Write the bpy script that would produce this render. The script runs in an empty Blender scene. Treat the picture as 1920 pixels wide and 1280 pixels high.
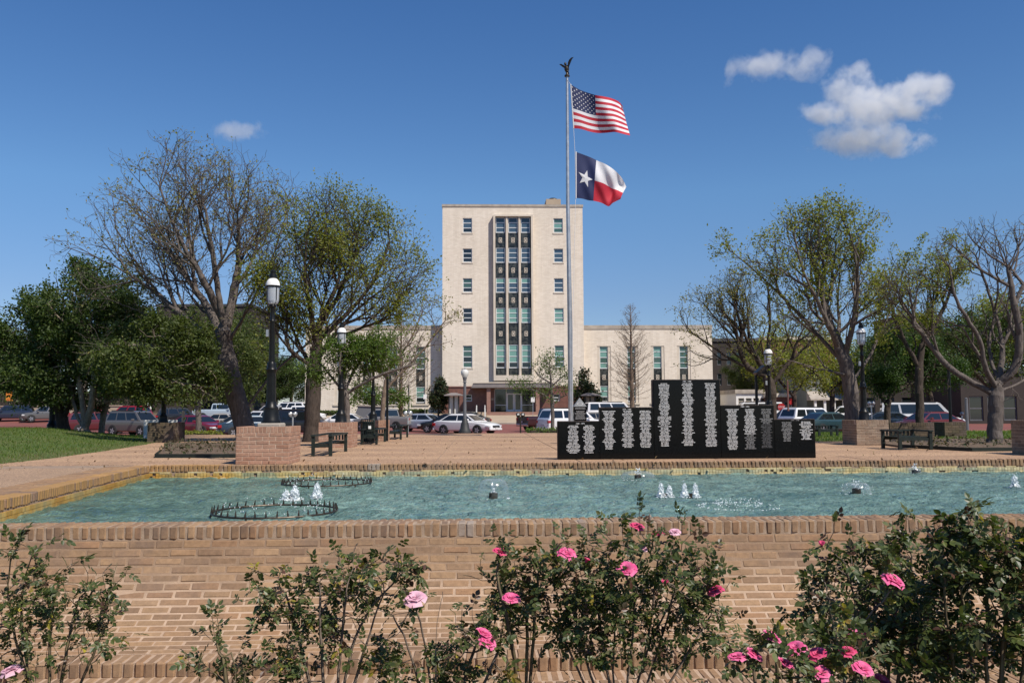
import bpy, math, random
import numpy as np
from mathutils import Vector, Matrix, Euler
R = math.radians
rnd = random.Random(7)
scene = bpy.context.scene
C = scene.collection

# ------------------------------------------------------------------ camera
F = 1680.0
cam_d = bpy.data.cameras.new('camera')
cam_d.sensor_width = 36.0
cam_d.lens = 36.0 * F / 1920.0
cam_d.clip_start = 0.1
cam_d.clip_end = 6000
cam = bpy.data.objects.new('camera', cam_d)
C.objects.link(cam)
scene.camera = cam
CAMZ = 0.92
yaw, pitch, roll = R(2.0), math.atan(130 / F), 0.005
fw = Vector((math.sin(yaw) * math.cos(pitch), math.cos(yaw) * math.cos(pitch), math.sin(pitch)))
rt = Vector((math.cos(yaw), -math.sin(yaw), 0))
up = rt.cross(fw)
rt2 = rt * math.cos(roll) - up * math.sin(roll)
up2 = up * math.cos(roll) + rt * math.sin(roll)
M = Matrix((rt2, up2, -fw)).transposed().to_4x4()
M.translation = (0, 0, CAMZ)
cam.matrix_world = M

# ------------------------------------------------------------------ sky, sun, exposure
SUN_EL, SUN_AZ = R(50), R(44)          # azimuth to the right of straight behind the camera
sdir = Vector((math.sin(SUN_AZ) * math.cos(SUN_EL), -math.cos(SUN_AZ) * math.cos(SUN_EL), math.sin(SUN_EL)))
world = bpy.data.worlds.new('World')
scene.world = world
world.use_nodes = True
wn = world.node_tree
bg = wn.nodes['Background']
sky = wn.nodes.new('ShaderNodeTexSky')
sky.sky_type = 'NISHITA'
sky.sun_disc = False
sky.sun_elevation = SUN_EL
sky.sun_rotation = math.atan2(sdir.x, sdir.y)
sky.altitude = 900
sky.air_density = 1.0
sky.dust_density = 0.0
sky.ozone_density = 3.5
hs = wn.nodes.new('ShaderNodeHueSaturation')
hs.inputs['Saturation'].default_value = 1.12
wn.links.new(sky.outputs[0], hs.inputs['Color'])
# clear spring air: the same slight deepening towards the horizon all the way round
tcw = wn.nodes.new('ShaderNodeTexCoord')
sxw = wn.nodes.new('ShaderNodeSeparateXYZ')
wn.links.new(tcw.outputs['Generated'], sxw.inputs[0])
rw = wn.nodes.new('ShaderNodeValToRGB')
for p_, c_ in ((.125, (.72, .71, .79)), (.234, (.835, .91, .955))):
    rw.color_ramp.elements.new(p_).color = (*c_, 1)
rw.color_ramp.elements[0].position = 0.0
rw.color_ramp.elements[0].color = (.58, .60, .70, 1)
rw.color_ramp.elements[-1].position = .42
rw.color_ramp.elements[-1].color = (.66, .82, .975, 1)
wn.links.new(sxw.outputs[2], rw.inputs[0])
mw = wn.nodes.new('ShaderNodeMix')
mw.data_type = 'RGBA'
mw.blend_type = 'MULTIPLY'
mw.inputs[0].default_value = 1.0
wn.links.new(hs.outputs[0], mw.inputs[6])
wn.links.new(rw.outputs[0], mw.inputs[7])
wn.links.new(mw.outputs[2], bg.inputs[0])
bg.inputs[1].default_value = 0.088
sun_d = bpy.data.lights.new('sun', 'SUN')
sun_d.energy = 4.1
sun_d.angle = R(0.53)
sun_d.color = (1.0, 0.925, 0.82)
sun = bpy.data.objects.new('sun', sun_d)
C.objects.link(sun)
sun.rotation_euler = (-sdir).to_track_quat('-Z', 'Y').to_euler()
vs = scene.view_settings
scene.display_settings.display_device = 'sRGB'
vs.view_transform = 'Standard'
vs.look = 'None'
vs.exposure = 0.5
vs.gamma = 1.0
vs.use_curve_mapping = False
scene.render.engine = 'CYCLES'
cy = scene.cycles
cy.max_bounces = 8
cy.diffuse_bounces = 3
cy.glossy_bounces = 3
cy.transmission_bounces = 5
cy.transparent_max_bounces = 10
cy.volume_bounces = 5
cy.caustics_reflective = False
cy.caustics_refractive = False

# ------------------------------------------------------------------ pixel helpers (photo pixels, 1920 wide)
def ray(px, py):
    return fw + rt2 * ((px - 960) / F) - up2 * ((py - 640) / F)
def P(px, py, Y):
    d = ray(px, py)
    t = Y / d.y
    return Vector((d.x * t, Y, CAMZ + d.z * t))
def PX(px, Y, z=0.0):
    """world X of photo column px at depth Y and height z"""
    c = P(px, 640, Y)
    c2 = P(px, 900, Y)
    k = (z - c.z) / (c2.z - c.z)
    return c.x + (c2.x - c.x) * k

# ground profile along Y
PR_Y = [-60, 5.60, 5.75, 37.6, 38.2, 50, 72, 88, 96, 104, 111, 140, 400, 3000]
PR_Z = [-.79, -.79, -1.0, -1.0, -.12, -.70, -.73, -.46, -.25, .35, .72, 1.2, 2.5, 2.5]
def gz(y):
    return float(np.interp(y, PR_Y, PR_Z))
def hit(px, py, zo=0.0):
    """ground point under a photo pixel (beyond the plaza)"""
    d = ray(px, py)
    best = None
    for i in range(300, 1500):
        Y = i * .1
        z = CAMZ + d.z * Y / d.y
        g = gz(Y) + zo
        if z <= g:
            return Vector((d.x * Y / d.y, Y, g))
    return P(px, py, 110)

# ------------------------------------------------------------------ materials
MATS = {}
def nd(nt, t, **kw):
    n = nt.nodes.new(t)
    for k, v in kw.items():
        setattr(n, k, v)
    return n
def mixc(nt, f, a, b, mode='MIX'):
    n = nt.nodes.new('ShaderNodeMix')
    n.data_type = 'RGBA'
    n.blend_type = mode
    for s, v in ((n.inputs[0], f), (n.inputs[6], a), (n.inputs[7], b)):
        if isinstance(v, bpy.types.NodeSocket):
            nt.links.new(v, s)
        elif isinstance(v, (int, float)):
            s.default_value = v
        else:
            s.default_value = (*v, 1)
    return n.outputs[2]
def math_(nt, op, a, b=0.0, clamp=False):
    n = nt.nodes.new('ShaderNodeMath')
    n.operation = op
    n.use_clamp = clamp
    for s, v in ((n.inputs[0], a), (n.inputs[1], b)):
        if isinstance(v, bpy.types.NodeSocket):
            nt.links.new(v, s)
        else:
            s.default_value = v
    return n.outputs[0]
def ramp(nt, f, stops, interp='LINEAR'):
    n = nt.nodes.new('ShaderNodeValToRGB')
    n.color_ramp.interpolation = interp
    e = n.color_ramp.elements
    while len(e) < len(stops):
        e.new(.5)
    for el, (p, c) in zip(e, stops):
        el.position = p
        el.color = (*c, 1) if len(c) == 3 else c
    nt.links.new(f, n.inputs[0])
    return n.outputs[0]
def noise(nt, vec, scale, detail=4, rough=.55, dist=0.0):
    n = nt.nodes.new('ShaderNodeTexNoise')
    n.inputs['Scale'].default_value = scale
    n.inputs['Detail'].default_value = detail
    n.inputs['Roughness'].default_value = rough
    n.inputs['Distortion'].default_value = dist
    if vec is not None:
        nt.links.new(vec, n.inputs['Vector'])
    return n.outputs[0]
def base(name):
    m = bpy.data.materials.new(name)
    m.use_nodes = True
    MATS[name] = m
    nt = m.node_tree
    return m, nt, nt.nodes['Principled BSDF']
def pos(nt):
    return nt.nodes.new('ShaderNodeNewGeometry').outputs['Position']
def sep(nt, v):
    n = nt.nodes.new('ShaderNodeSeparateXYZ')
    nt.links.new(v, n.inputs[0])
    return n.outputs
def bump(nt, b, h, strength, dist=.01):
    n = nt.nodes.new('ShaderNodeBump')
    n.inputs['Strength'].default_value = strength
    n.inputs['Distance'].default_value = dist
    nt.links.new(h, n.inputs['Height'])
    nt.links.new(n.outputs[0], b.inputs['Normal'])
def pbr(name, c1, c2=None, scale=3.0, rough=.7, metal=0.0, bmp=0.0, bscale=60.0, bdist=.01, spec=.5, coat=0.0, detail=5, fine=0.0, fscale=200, lo=.35, hi=.65):
    m, nt, b = base(name)
    b.inputs['Roughness'].default_value = rough
    b.inputs['Metallic'].default_value = metal
    b.inputs['Specular IOR Level'].default_value = spec
    b.inputs['Coat Weight'].default_value = coat
    b.inputs['Coat Roughness'].default_value = .05
    p = pos(nt)
    if c2 is None:
        c2 = tuple(x * .8 for x in c1)
    f = noise(nt, p, scale, detail)
    col = ramp(nt, f, [(lo, c1), (hi, c2)])
    if fine:
        f2 = noise(nt, p, fscale, 2)
        col = mixc(nt, 1.0, col, ramp(nt, f2, [(.3, (1 - fine,) * 3), (.7, (1 + fine,) * 3)]), 'MULTIPLY')
    nt.links.new(col, b.inputs['Base Color'])
    if bmp:
        bump(nt, b, noise(nt, p, bscale, 4), bmp, bdist)
    return m

def brick_mat(name, cols, stain=.5, scale=1.0, gold=None):
    """each brick its own fired colour (object or island random), pores, weather stains"""
    m, nt, b = base(name)
    p = pos(nt)
    oi = nt.nodes.new('ShaderNodeObjectInfo').outputs['Random']
    isl = nt.nodes.new('ShaderNodeNewGeometry').outputs['Random Per Island']
    r = math_(nt, 'FRACT', math_(nt, 'ADD', oi, isl))
    n = len(cols)
    col = ramp(nt, r, [(i / (n - 1), c) for i, c in enumerate(cols)])
    # mottling inside a brick
    col = mixc(nt, 1.0, col, ramp(nt, noise(nt, p, 26 * scale, 5, .65), [(.3, (.78,) * 3), (.72, (1.16,) * 3)]), 'MULTIPLY')
    # pores
    v = nt.nodes.new('ShaderNodeTexVoronoi')
    v.inputs['Scale'].default_value = 75 * scale
    nt.links.new(p, v.inputs['Vector'])
    pore = math_(nt, 'MULTIPLY', math_(nt, 'LESS_THAN', v.outputs[0], .16), math_(nt, 'GREATER_THAN', noise(nt, p, 9, 2), .55))
    col = mixc(nt, math_(nt, 'MULTIPLY', pore, .6), col, (.06, .045, .035))
    # grey-violet weathering in patches
    st = ramp(nt, noise(nt, p, 1.7, 6, .7), [(.48, (0,) * 3), (.66, (1,) * 3)])
    zz = sep(nt, p)[2]
    mrz = nt.nodes.new('ShaderNodeMapRange')
    mrz.inputs[1].default_value = -.55
    mrz.inputs[2].default_value = -.05
    mrz.inputs[3].default_value = .45
    mrz.inputs[4].default_value = 1.25
    nt.links.new(zz, mrz.inputs[0])
    col = mixc(nt, math_(nt, 'MULTIPLY', math_(nt, 'MULTIPLY', st, stain), mrz.outputs[0], True), col, (.135, .10, .085))
    if gold:
        gs = ramp(nt, noise(nt, p, 1.1, 5, .65), [(.40, (0,) * 3), (.58, (1,) * 3)])
        col = mixc(nt, math_(nt, 'MULTIPLY', gs, gold[1]), col, gold[0])
    nt.links.new(col, b.inputs['Base Color'])
    b.inputs['Roughness'].default_value = .88
    b.inputs['Specular IOR Level'].default_value = .25
    bump(nt, b, math_(nt, 'SUBTRACT', noise(nt, p, 120 * scale, 4, .7), math_(nt, 'MULTIPLY', pore, .5)), .45, .004)
    return m

brick_cols = [(.205, .128, .078), (.28, .178, .102), (.315, .196, .108), (.26, .152, .086), (.335, .215, .124), (.235, .150, .092), (.30, .172, .094)]
M_brick = brick_mat('tan_brick', brick_cols, .5)
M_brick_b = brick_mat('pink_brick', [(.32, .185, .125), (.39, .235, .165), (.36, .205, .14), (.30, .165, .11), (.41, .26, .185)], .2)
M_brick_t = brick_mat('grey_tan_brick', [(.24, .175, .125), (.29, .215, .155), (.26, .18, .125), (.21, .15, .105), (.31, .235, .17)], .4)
M_brick_gold = brick_mat('mineral_stained_brick', [(.30, .17, .08), (.36, .21, .09), (.27, .16, .09)], .25, 1.0, ((.30, .18, .062), .55))
M_brick_white = pbr('lime_crusted_brick', (.33, .27, .22), (.24, .175, .13), 14, .9, bmp=.4)
def mortar_mat():
    m, nt, b = base('mortar')
    p = pos(nt)
    z = sep(nt, p)[2]
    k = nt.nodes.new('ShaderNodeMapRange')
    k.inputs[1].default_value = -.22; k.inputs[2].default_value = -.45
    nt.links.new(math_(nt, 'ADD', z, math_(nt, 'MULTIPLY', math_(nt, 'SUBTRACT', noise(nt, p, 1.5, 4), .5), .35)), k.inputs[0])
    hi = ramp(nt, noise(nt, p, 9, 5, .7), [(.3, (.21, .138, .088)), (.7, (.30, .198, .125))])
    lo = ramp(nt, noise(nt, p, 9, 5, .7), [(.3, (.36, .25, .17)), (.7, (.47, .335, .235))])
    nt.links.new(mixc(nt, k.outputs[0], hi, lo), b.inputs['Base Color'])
    b.inputs['Roughness'].default_value = .95
    bump(nt, b, noise(nt, p, 150, 4), .5)
    return m
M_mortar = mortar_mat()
M_mortar_c = pbr('coping_mortar', (.40, .295, .21), (.27, .19, .13), 12, .95, bmp=.5, bscale=150)
M_mortar_p = pbr('pale_planter_mortar', (.50, .39, .30), (.42, .32, .24), 8, .95, bmp=.5, bscale=150)
M_mortar_d = pbr('old_mortar', (.33, .24, .17), (.22, .155, .11), 6, .95, bmp=.5, bscale=150)

def plaza_mat(name, c1, c2):
    m, nt, b = base(name)
    p = pos(nt)
    v = nt.nodes.new('ShaderNodeTexVoronoi')
    v.inputs['Scale'].default_value = 55
    nt.links.new(p, v.inputs['Vector'])
    col = ramp(nt, noise(nt, p, .8, 6, .65), [(.3, c1), (.7, c2)])
    peb = sep(nt, v.outputs['Color'])
    col = mixc(nt, 1.0, col, ramp(nt, peb[0], [(0, (.55, .52, .5)), (.5, (.95, .95, .95)), (1, (1.5, 1.45, 1.38))]), 'MULTIPLY')
    st = ramp(nt, noise(nt, p, .45, 5, .7), [(.5, (0,) * 3), (.75, (1,) * 3)])
    col = mixc(nt, math_(nt, 'MULTIPLY', st, .28), col, (.15, .105, .075))
    nt.links.new(col, b.inputs['Base Color'])
    b.inputs['Roughness'].default_value = .9
    bump(nt, b, v.outputs[0], .5, .006)
    return m
M_plaza1 = plaza_mat('exposed_aggregate_light', (.42, .275, .168), (.365, .235, .142))
M_plaza2 = plaza_mat('exposed_aggregate_dark', (.365, .234, .143), (.315, .198, .122))
M_plaza3 = plaza_mat('exposed_aggregate_grey', (.35, .235, .15), (.29, .195, .125))

def street_mat():
    m, nt, b = base('red_brick_paving')
    p = pos(nt)
    bt = nt.nodes.new('ShaderNodeTexBrick')
    nt.links.new(p, bt.inputs['Vector'])
    bt.inputs['Scale'].default_value = 1.0
    bt.inputs['Brick Width'].default_value = .4
    bt.inputs['Row Height'].default_value = .2
    bt.inputs['Mortar Size'].default_value = .012
    bt.inputs['Color1'].default_value = (.235, .066, .05, 1)
    bt.inputs['Color2'].default_value = (.165, .05, .04, 1)
    bt.inputs['Mortar'].default_value = (.12, .07, .055, 1)
    col = mixc(nt, 1.0, bt.outputs[0], ramp(nt, noise(nt, p, .25, 6, .7), [(.3, (.72,) * 3), (.7, (1.2,) * 3)]), 'MULTIPLY')
    nt.links.new(col, b.inputs['Base Color'])
    b.inputs['Roughness'].default_value = .85
    return m
M_street = street_mat()
M_side = pbr('pavement_concrete', (.36, .32, .27), (.28, .245, .205), .7, .9, fine=.12, fscale=40)
M_ground = pbr('soil_ground', (.13, .10, .06), (.09, .075, .04), .6, .95, fine=.2, fscale=30)
M_soil = pbr('dry_leaf_mulch', (.16, .105, .065), (.085, .06, .04), 5, .95, bmp=.8, bscale=40, bdist=.03)
M_lawn = pbr('lawn_earth', (.055, .092, .012), (.085, .10, .02), .9, .95, bmp=.6, bscale=30, bdist=.03)
def cream_mat():
    m, nt, b = base('cream_brick')
    p = pos(nt)
    mp = nt.nodes.new('ShaderNodeMapping')
    mp.inputs['Scale'].default_value = (1, 1, .06)
    nt.links.new(p, mp.inputs[0])
    bt = nt.nodes.new('ShaderNodeTexBrick')
    sw_ = sep(nt, p)
    cb = nt.nodes.new('ShaderNodeCombineXYZ')
    nt.links.new(sw_[0], cb.inputs[0]); nt.links.new(sw_[2], cb.inputs[1])
    nt.links.new(cb.outputs[0], bt.inputs['Vector'])
    bt.inputs['Scale'].default_value = 1.0
    bt.inputs['Brick Width'].default_value = .42
    bt.inputs['Row Height'].default_value = .14
    bt.inputs['Mortar Size'].default_value = .012
    bt.inputs['Color1'].default_value = (.73, .655, .56, 1)
    bt.inputs['Color2'].default_value = (.64, .565, .475, 1)
    bt.inputs['Mortar'].default_value = (.58, .51, .425, 1)
    col = mixc(nt, 1.0, bt.outputs[0], ramp(nt, noise(nt, p, .22, 6, .65), [(.3, (.93, .92, .9)), (.7, (1.06, 1.06, 1.06))]), 'MULTIPLY')
    col = mixc(nt, 1.0, col, ramp(nt, noise(nt, mp.outputs[0], 1.6, 5, .7), [(.35, (.93, .925, .915)), (.6, (1.03, 1.03, 1.03))]), 'MULTIPLY')
    nt.links.new(col, b.inputs['Base Color'])
    b.inputs['Roughness'].default_value = .85
    bump(nt, b, bt.outputs[1], -.3, .01)
    return m
M_cream = cream_mat()
M_cream2 = pbr('limestone_trim', (.60, .53, .44), (.52, .455, .37), 1.2, .8)
M_stain = pbr('weathered_coping_stone', (.42, .37, .31), (.30, .26, .22), 1.5, .85)
M_gran = pbr('brown_granite_base', (.19, .085, .062), (.135, .06, .047), 3, .45, fine=.2, fscale=25)
M_granp = pbr('pink_granite', (.30, .17, .13), (.24, .13, .10), 3, .5)
M_spandrel = pbr('dark_green_marble', (.055, .058, .05), (.012, .013, .012), 3.2, .22, detail=8, lo=.42, hi=.58)
M_alum = pbr('window_aluminium', (.72, .73, .72), (.65, .66, .65), 4, .4, metal=.2)
M_white = pbr('white_paint', (.72, .71, .69), (.64, .63, .61), 3, .5)
M_canopy = pbr('grey_canopy_metal', (.21, .185, .18), (.175, .155, .15), 2, .5)
def glass_mat(name, tint, rough=.04, blind=None):
    m, nt, b = base(name)
    p = pos(nt)
    c = tint if blind is None else mixc(nt, ramp(nt, noise(nt, p, .7, 2), [(.45, (0,) * 3), (.55, (1,) * 3)]), tint, blind)
    if isinstance(c, bpy.types.NodeSocket):
        nt.links.new(c, b.inputs['Base Color'])
    else:
        b.inputs['Base Color'].default_value = (*c, 1)
    b.inputs['Roughness'].default_value = rough
    b.inputs['IOR'].default_value = 1.52
    b.inputs['Specular IOR Level'].default_value = .8
    return m
M_glass_d = glass_mat('dark_window_glass', (.012, .017, .018))
M_glass_b = glass_mat('blue_window_glass', (.05, .085, .12))
M_glass_g = glass_mat('green_window_blind_glass', (.15, .30, .255), .12)
M_glass_g2 = glass_mat('deep_green_window_glass', (.05, .105, .085), .08)
M_carglass = glass_mat('car_glass', (.01, .013, .015), .03)
M_black = pbr('black_painted_iron', (.006, .0065, .007), (.010, .011, .011), 9, .38, spec=.25)
M_iron = pbr('green_black_steel', (.011, .017, .014), (.019, .026, .022), 9, .5, spec=.3)
M_bronze = pbr('dark_bronze', (.03, .022, .016), (.06, .045, .03), 25, .45, metal=.5)
M_steel = pbr('brushed_aluminium', (.55, .55, .54), (.42, .42, .42), 6, .38, metal=.75)
M_greypost = pbr('grey_painted_post', (.13, .13, .14), (.10, .10, .11), 5, .45)
M_globe = pbr('frosted_lamp_globe', (.62, .61, .58), (.52, .51, .48), 5, .25)
M_dome = pbr('white_lamp_dome', (.82, .81, .78), (.74, .73, .70), 8, .35)
M_granite = pbr('polished_black_granite', (.004, .0042, .0045), (.007, .0075, .008), 40, .12, spec=.16)
M_rough = pbr('rock_pitched_granite', (.10, .075, .062), (.045, .035, .03), 20, .9, bmp=1, bscale=50, bdist=.02)
M_granite_g = pbr('grey_granite', (.16, .165, .17), (.11, .115, .12), 60, .35)
M_ltr = pbr('engraved_white_lettering', (.85, .85, .84), (.78, .78, .78), 30, .6)
M_ltr2 = pbr('engraved_grey_lettering', (.36, .36, .36), (.28, .28, .28), 30, .6)  # marker lettering; also memorial names dulled by reflection, put into the colour
M_ltr3 = pbr('reflection_dimmed_lettering', (.15, .15, .155), (.10, .10, .105), 30, .6)  # names dimmed most: the reflective angle is put into the letter colour
M_tyre = pbr('tyre_rubber', (.012, .012, .012), (.018, .018, .017), 20, .8)
M_rim = pbr('alloy_rim', (.55, .55, .56), (.45, .45, .46), 10, .3, metal=.8)
M_chrome = pbr('chrome', (.7, .7, .7), (.6, .6, .6), 10, .15, metal=1.0)
M_plate = pbr('plain_number_plate', (.62, .62, .60), (.55, .55, .54), 10, .5)
M_redlamp = pbr('red_lamp_lens', (.33, .012, .015), (.25, .01, .012), 10, .15)
M_lens = pbr('clear_lamp_lens', (.62, .63, .64), (.5, .51, .52), 10, .12)
M_trimblk = pbr('black_plastic_trim', (.02, .02, .021), (.03, .03, .03), 10, .6)
M_red = pbr('red_sign_paint', (.42, .02, .025), (.36, .018, .02), 5, .4)
M_orange = pbr('orange_yellow_banner', (.62, .30, .03), (.58, .10, .02), 1.6, .7)
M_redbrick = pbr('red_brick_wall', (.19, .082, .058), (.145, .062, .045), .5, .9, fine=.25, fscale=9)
M_dkbrick = pbr('shade_darkened_brown_brick', (.040, .030, .026), (.028, .022, .019), .5, .9, fine=.2, fscale=9)  # brown brick darkened so the shop fronts look shaded; shade is in the colour
M_greenbd = pbr('grey_green_boarding', (.17, .19, .165), (.14, .155, .135), .8, .8)
M_roof = pbr('dark_shingle_roof', (.055, .055, .06), (.04, .04, .045), 1, .85)
M_tan = pbr('tan_retaining_concrete', (.40, .315, .23), (.33, .26, .19), .6, .9)
def paint_mat():
    m, nt, b = base('car_paint')
    nt.links.new(nt.nodes.new('ShaderNodeObjectInfo').outputs['Color'], b.inputs['Base Color'])
    b.inputs['Roughness'].default_value = .32
    b.inputs['Metallic'].default_value = .15
    b.inputs['Coat Weight'].default_value = .8
    b.inputs['Coat Roughness'].default_value = .04
    return m
M_paint = paint_mat()
def bark_mat(name, c1, c2):
    m, nt, b = base(name)
    p = pos(nt)
    mp = nt.nodes.new('ShaderNodeMapping')
    mp.inputs['Scale'].default_value = (1, 1, .25)
    nt.links.new(p, mp.inputs[0])
    f = noise(nt, mp.outputs[0], 22, 6, .7)
    col = ramp(nt, f, [(.3, c2), (.65, c1)])
    nt.links.new(col, b.inputs['Base Color'])
    b.inputs['Roughness'].default_value = .95
    b.inputs['Specular IOR Level'].default_value = .2
    bump(nt, b, f, .8, .03)
    return m
M_bark = bark_mat('grey_brown_bark', (.165, .14, .125), (.058, .047, .042))
M_bark_d = bark_mat('dark_bark', (.085, .065, .053), (.03, .023, .019))
M_bark_l = bark_mat('pale_mottled_bark', (.34, .28, .215), (.10, .075, .055))
M_bark_c = bark_mat('cypress_bark', (.21, .155, .115), (.11, .078, .058))
def leaf_mat(name, cols, trans=.35, rough=.55):
    m, nt, b = base(name)
    r = nt.nodes.new('ShaderNodeNewGeometry').outputs['Random Per Island']
    oi = nt.nodes.new('ShaderNodeObjectInfo').outputs['Random']
    r = math_(nt, 'FRACT', math_(nt, 'ADD', r, oi))
    n = len(cols)
    col = ramp(nt, r, [(i / (n - 1), c) for i, c in enumerate(cols)])
    nt.links.new(col, b.inputs['Base Color'])
    b.inputs['Roughness'].default_value = rough
    b.inputs['Specular IOR Level'].default_value = .4
    tr = nt.nodes.new('ShaderNodeBsdfTranslucent')
    c2 = mixc(nt, 1.0, col, (1.5, 1.6, .7), 'MULTIPLY')
    nt.links.new(c2, tr.inputs[0])
    mx = nt.nodes.new('ShaderNodeMixShader')
    mx.inputs[0].default_value = trans
    nt.links.new(b.outputs[0], mx.inputs[1])
    nt.links.new(tr.outputs[0], mx.inputs[2])
    nt.links.new(mx.outputs[0], nt.nodes['Material Output'].inputs[0])
    return m
M_leaf_oak = leaf_mat('dark_oak_leaf', [(.030, .055, .012), (.052, .088, .018), (.072, .108, .022), (.040, .066, .016), (.10, .135, .028)], .36)
M_leaf_bud = leaf_mat('spring_bud_leaf', [(.17, .175, .04), (.22, .21, .05), (.14, .16, .04), (.24, .19, .06), (.17, .14, .05)], .4)
M_leaf_lime = leaf_mat('fresh_green_leaf', [(.07, .125, .018), (.10, .16, .022), (.06, .105, .018), (.13, .175, .03)], .4)
M_leaf_yg = leaf_mat('yellow_green_leaf', [(.17, .20, .032), (.215, .235, .038), (.135, .17, .029), (.25, .235, .05), (.195, .215, .036)], .5)
M_leaf_dk = leaf_mat('olive_leaf', [(.045, .070, .015), (.065, .092, .019), (.085, .108, .022), (.053, .077, .016), (.10, .125, .025)], .36)
M_leaf_mid = leaf_mat('mid_green_leaf', [(.035, .075, .014), (.05, .098, .018), (.028, .058, .012), (.07, .115, .022)], .32)
M_leaf_mag = leaf_mat('dark_glossy_leaf', [(.016, .030, .010), (.028, .046, .014), (.05, .035, .018)], .1, .3)
M_leaf_cyp = leaf_mat('cypress_bud', [(.16, .115, .055), (.12, .085, .05), (.14, .12, .04)], .3)
M_rose_leaf = leaf_mat('rose_leaf', [(.042, .062, .018), (.062, .086, .024), (.034, .052, .016), (.085, .112, .03), (.075, .068, .027), (.125, .148, .038), (.05, .068, .024)], .28, .42)
M_rose_old = leaf_mat('yellowed_rose_leaf', [(.42, .36, .04), (.33, .27, .05), (.25, .14, .05)], .3)
M_rose_red = leaf_mat('bronze_rose_leaf', [(.085, .038, .025), (.06, .032, .02), (.05, .05, .02)], .25, .4)
M_cane = pbr('rose_cane', (.15, .12, .055), (.095, .065, .04), 14, .7)
M_cane_o = pbr('old_rose_cane', (.21, .165, .125), (.11, .08, .06), 14, .85)
def petal_mat(name, c1, c2):
    m, nt, b = base(name)
    tc = nt.nodes.new('ShaderNodeTexCoord').outputs['Object']
    col = ramp(nt, noise(nt, tc, 30, 3), [(.35, c1), (.65, c2)])
    nt.links.new(col, b.inputs['Base Color'])
    b.inputs['Roughness'].default_value = .6
    b.inputs['Specular IOR Level'].default_value = .25
    tr = nt.nodes.new('ShaderNodeBsdfTranslucent')
    nt.links.new(col, tr.inputs[0])
    mx = nt.nodes.new('ShaderNodeMixShader')
    mx.inputs[0].default_value = .25
    nt.links.new(b.outputs[0], mx.inputs[1])
    nt.links.new(tr.outputs[0], mx.inputs[2])
    nt.links.new(mx.outputs[0], nt.nodes['Material Output'].inputs[0])
    return m
M_petal = petal_mat('pink_petal', (.72, .075, .245), (.80, .22, .40))
M_petal2 = petal_mat('coral_petal', (.68, .055, .17), (.74, .13, .26))
M_petal3 = petal_mat('pale_pink_petal', (.74, .38, .50), (.78, .52, .60))
M_grass = leaf_mat('grass_blade', [(.075, .145, .014), (.10, .17, .017), (.058, .118, .011), (.125, .165, .022), (.135, .145, .028)], .4)
M_grass_dry = leaf_mat('dry_grass_blade', [(.17, .14, .06), (.12, .115, .04), (.20, .15, .07)], .3)
M_ivyleaf = leaf_mat('ground_cover_leaf', [(.045, .06, .018), (.08, .065, .035), (.12, .085, .05), (.035, .05, .015)], .25)
M_hedge = leaf_mat('hedge_leaf', [(.085, .135, .022), (.11, .165, .028), (.06, .10, .02)], .3)
def flag_mat(name, c):
    m, nt, b = base(name)
    b.inputs['Base Color'].default_value = (*c, 1)
    b.inputs['Roughness'].default_value = .75
    tr = nt.nodes.new('ShaderNodeBsdfTranslucent')
    tr.inputs[0].default_value = (*c, 1)
    mx = nt.nodes.new('ShaderNodeMixShader')
    mx.inputs[0].default_value = .3
    nt.links.new(b.outputs[0], mx.inputs[1])
    nt.links.new(tr.outputs[0], mx.inputs[2])
    nt.links.new(mx.outputs[0], nt.nodes['Material Output'].inputs[0])
    return m
M_fred = flag_mat('flag_red', (.50, .022, .045))
M_fwhite = flag_mat('flag_white', (.78, .78, .80))
M_fblue = flag_mat('flag_blue', (.022, .032, .105))

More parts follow.
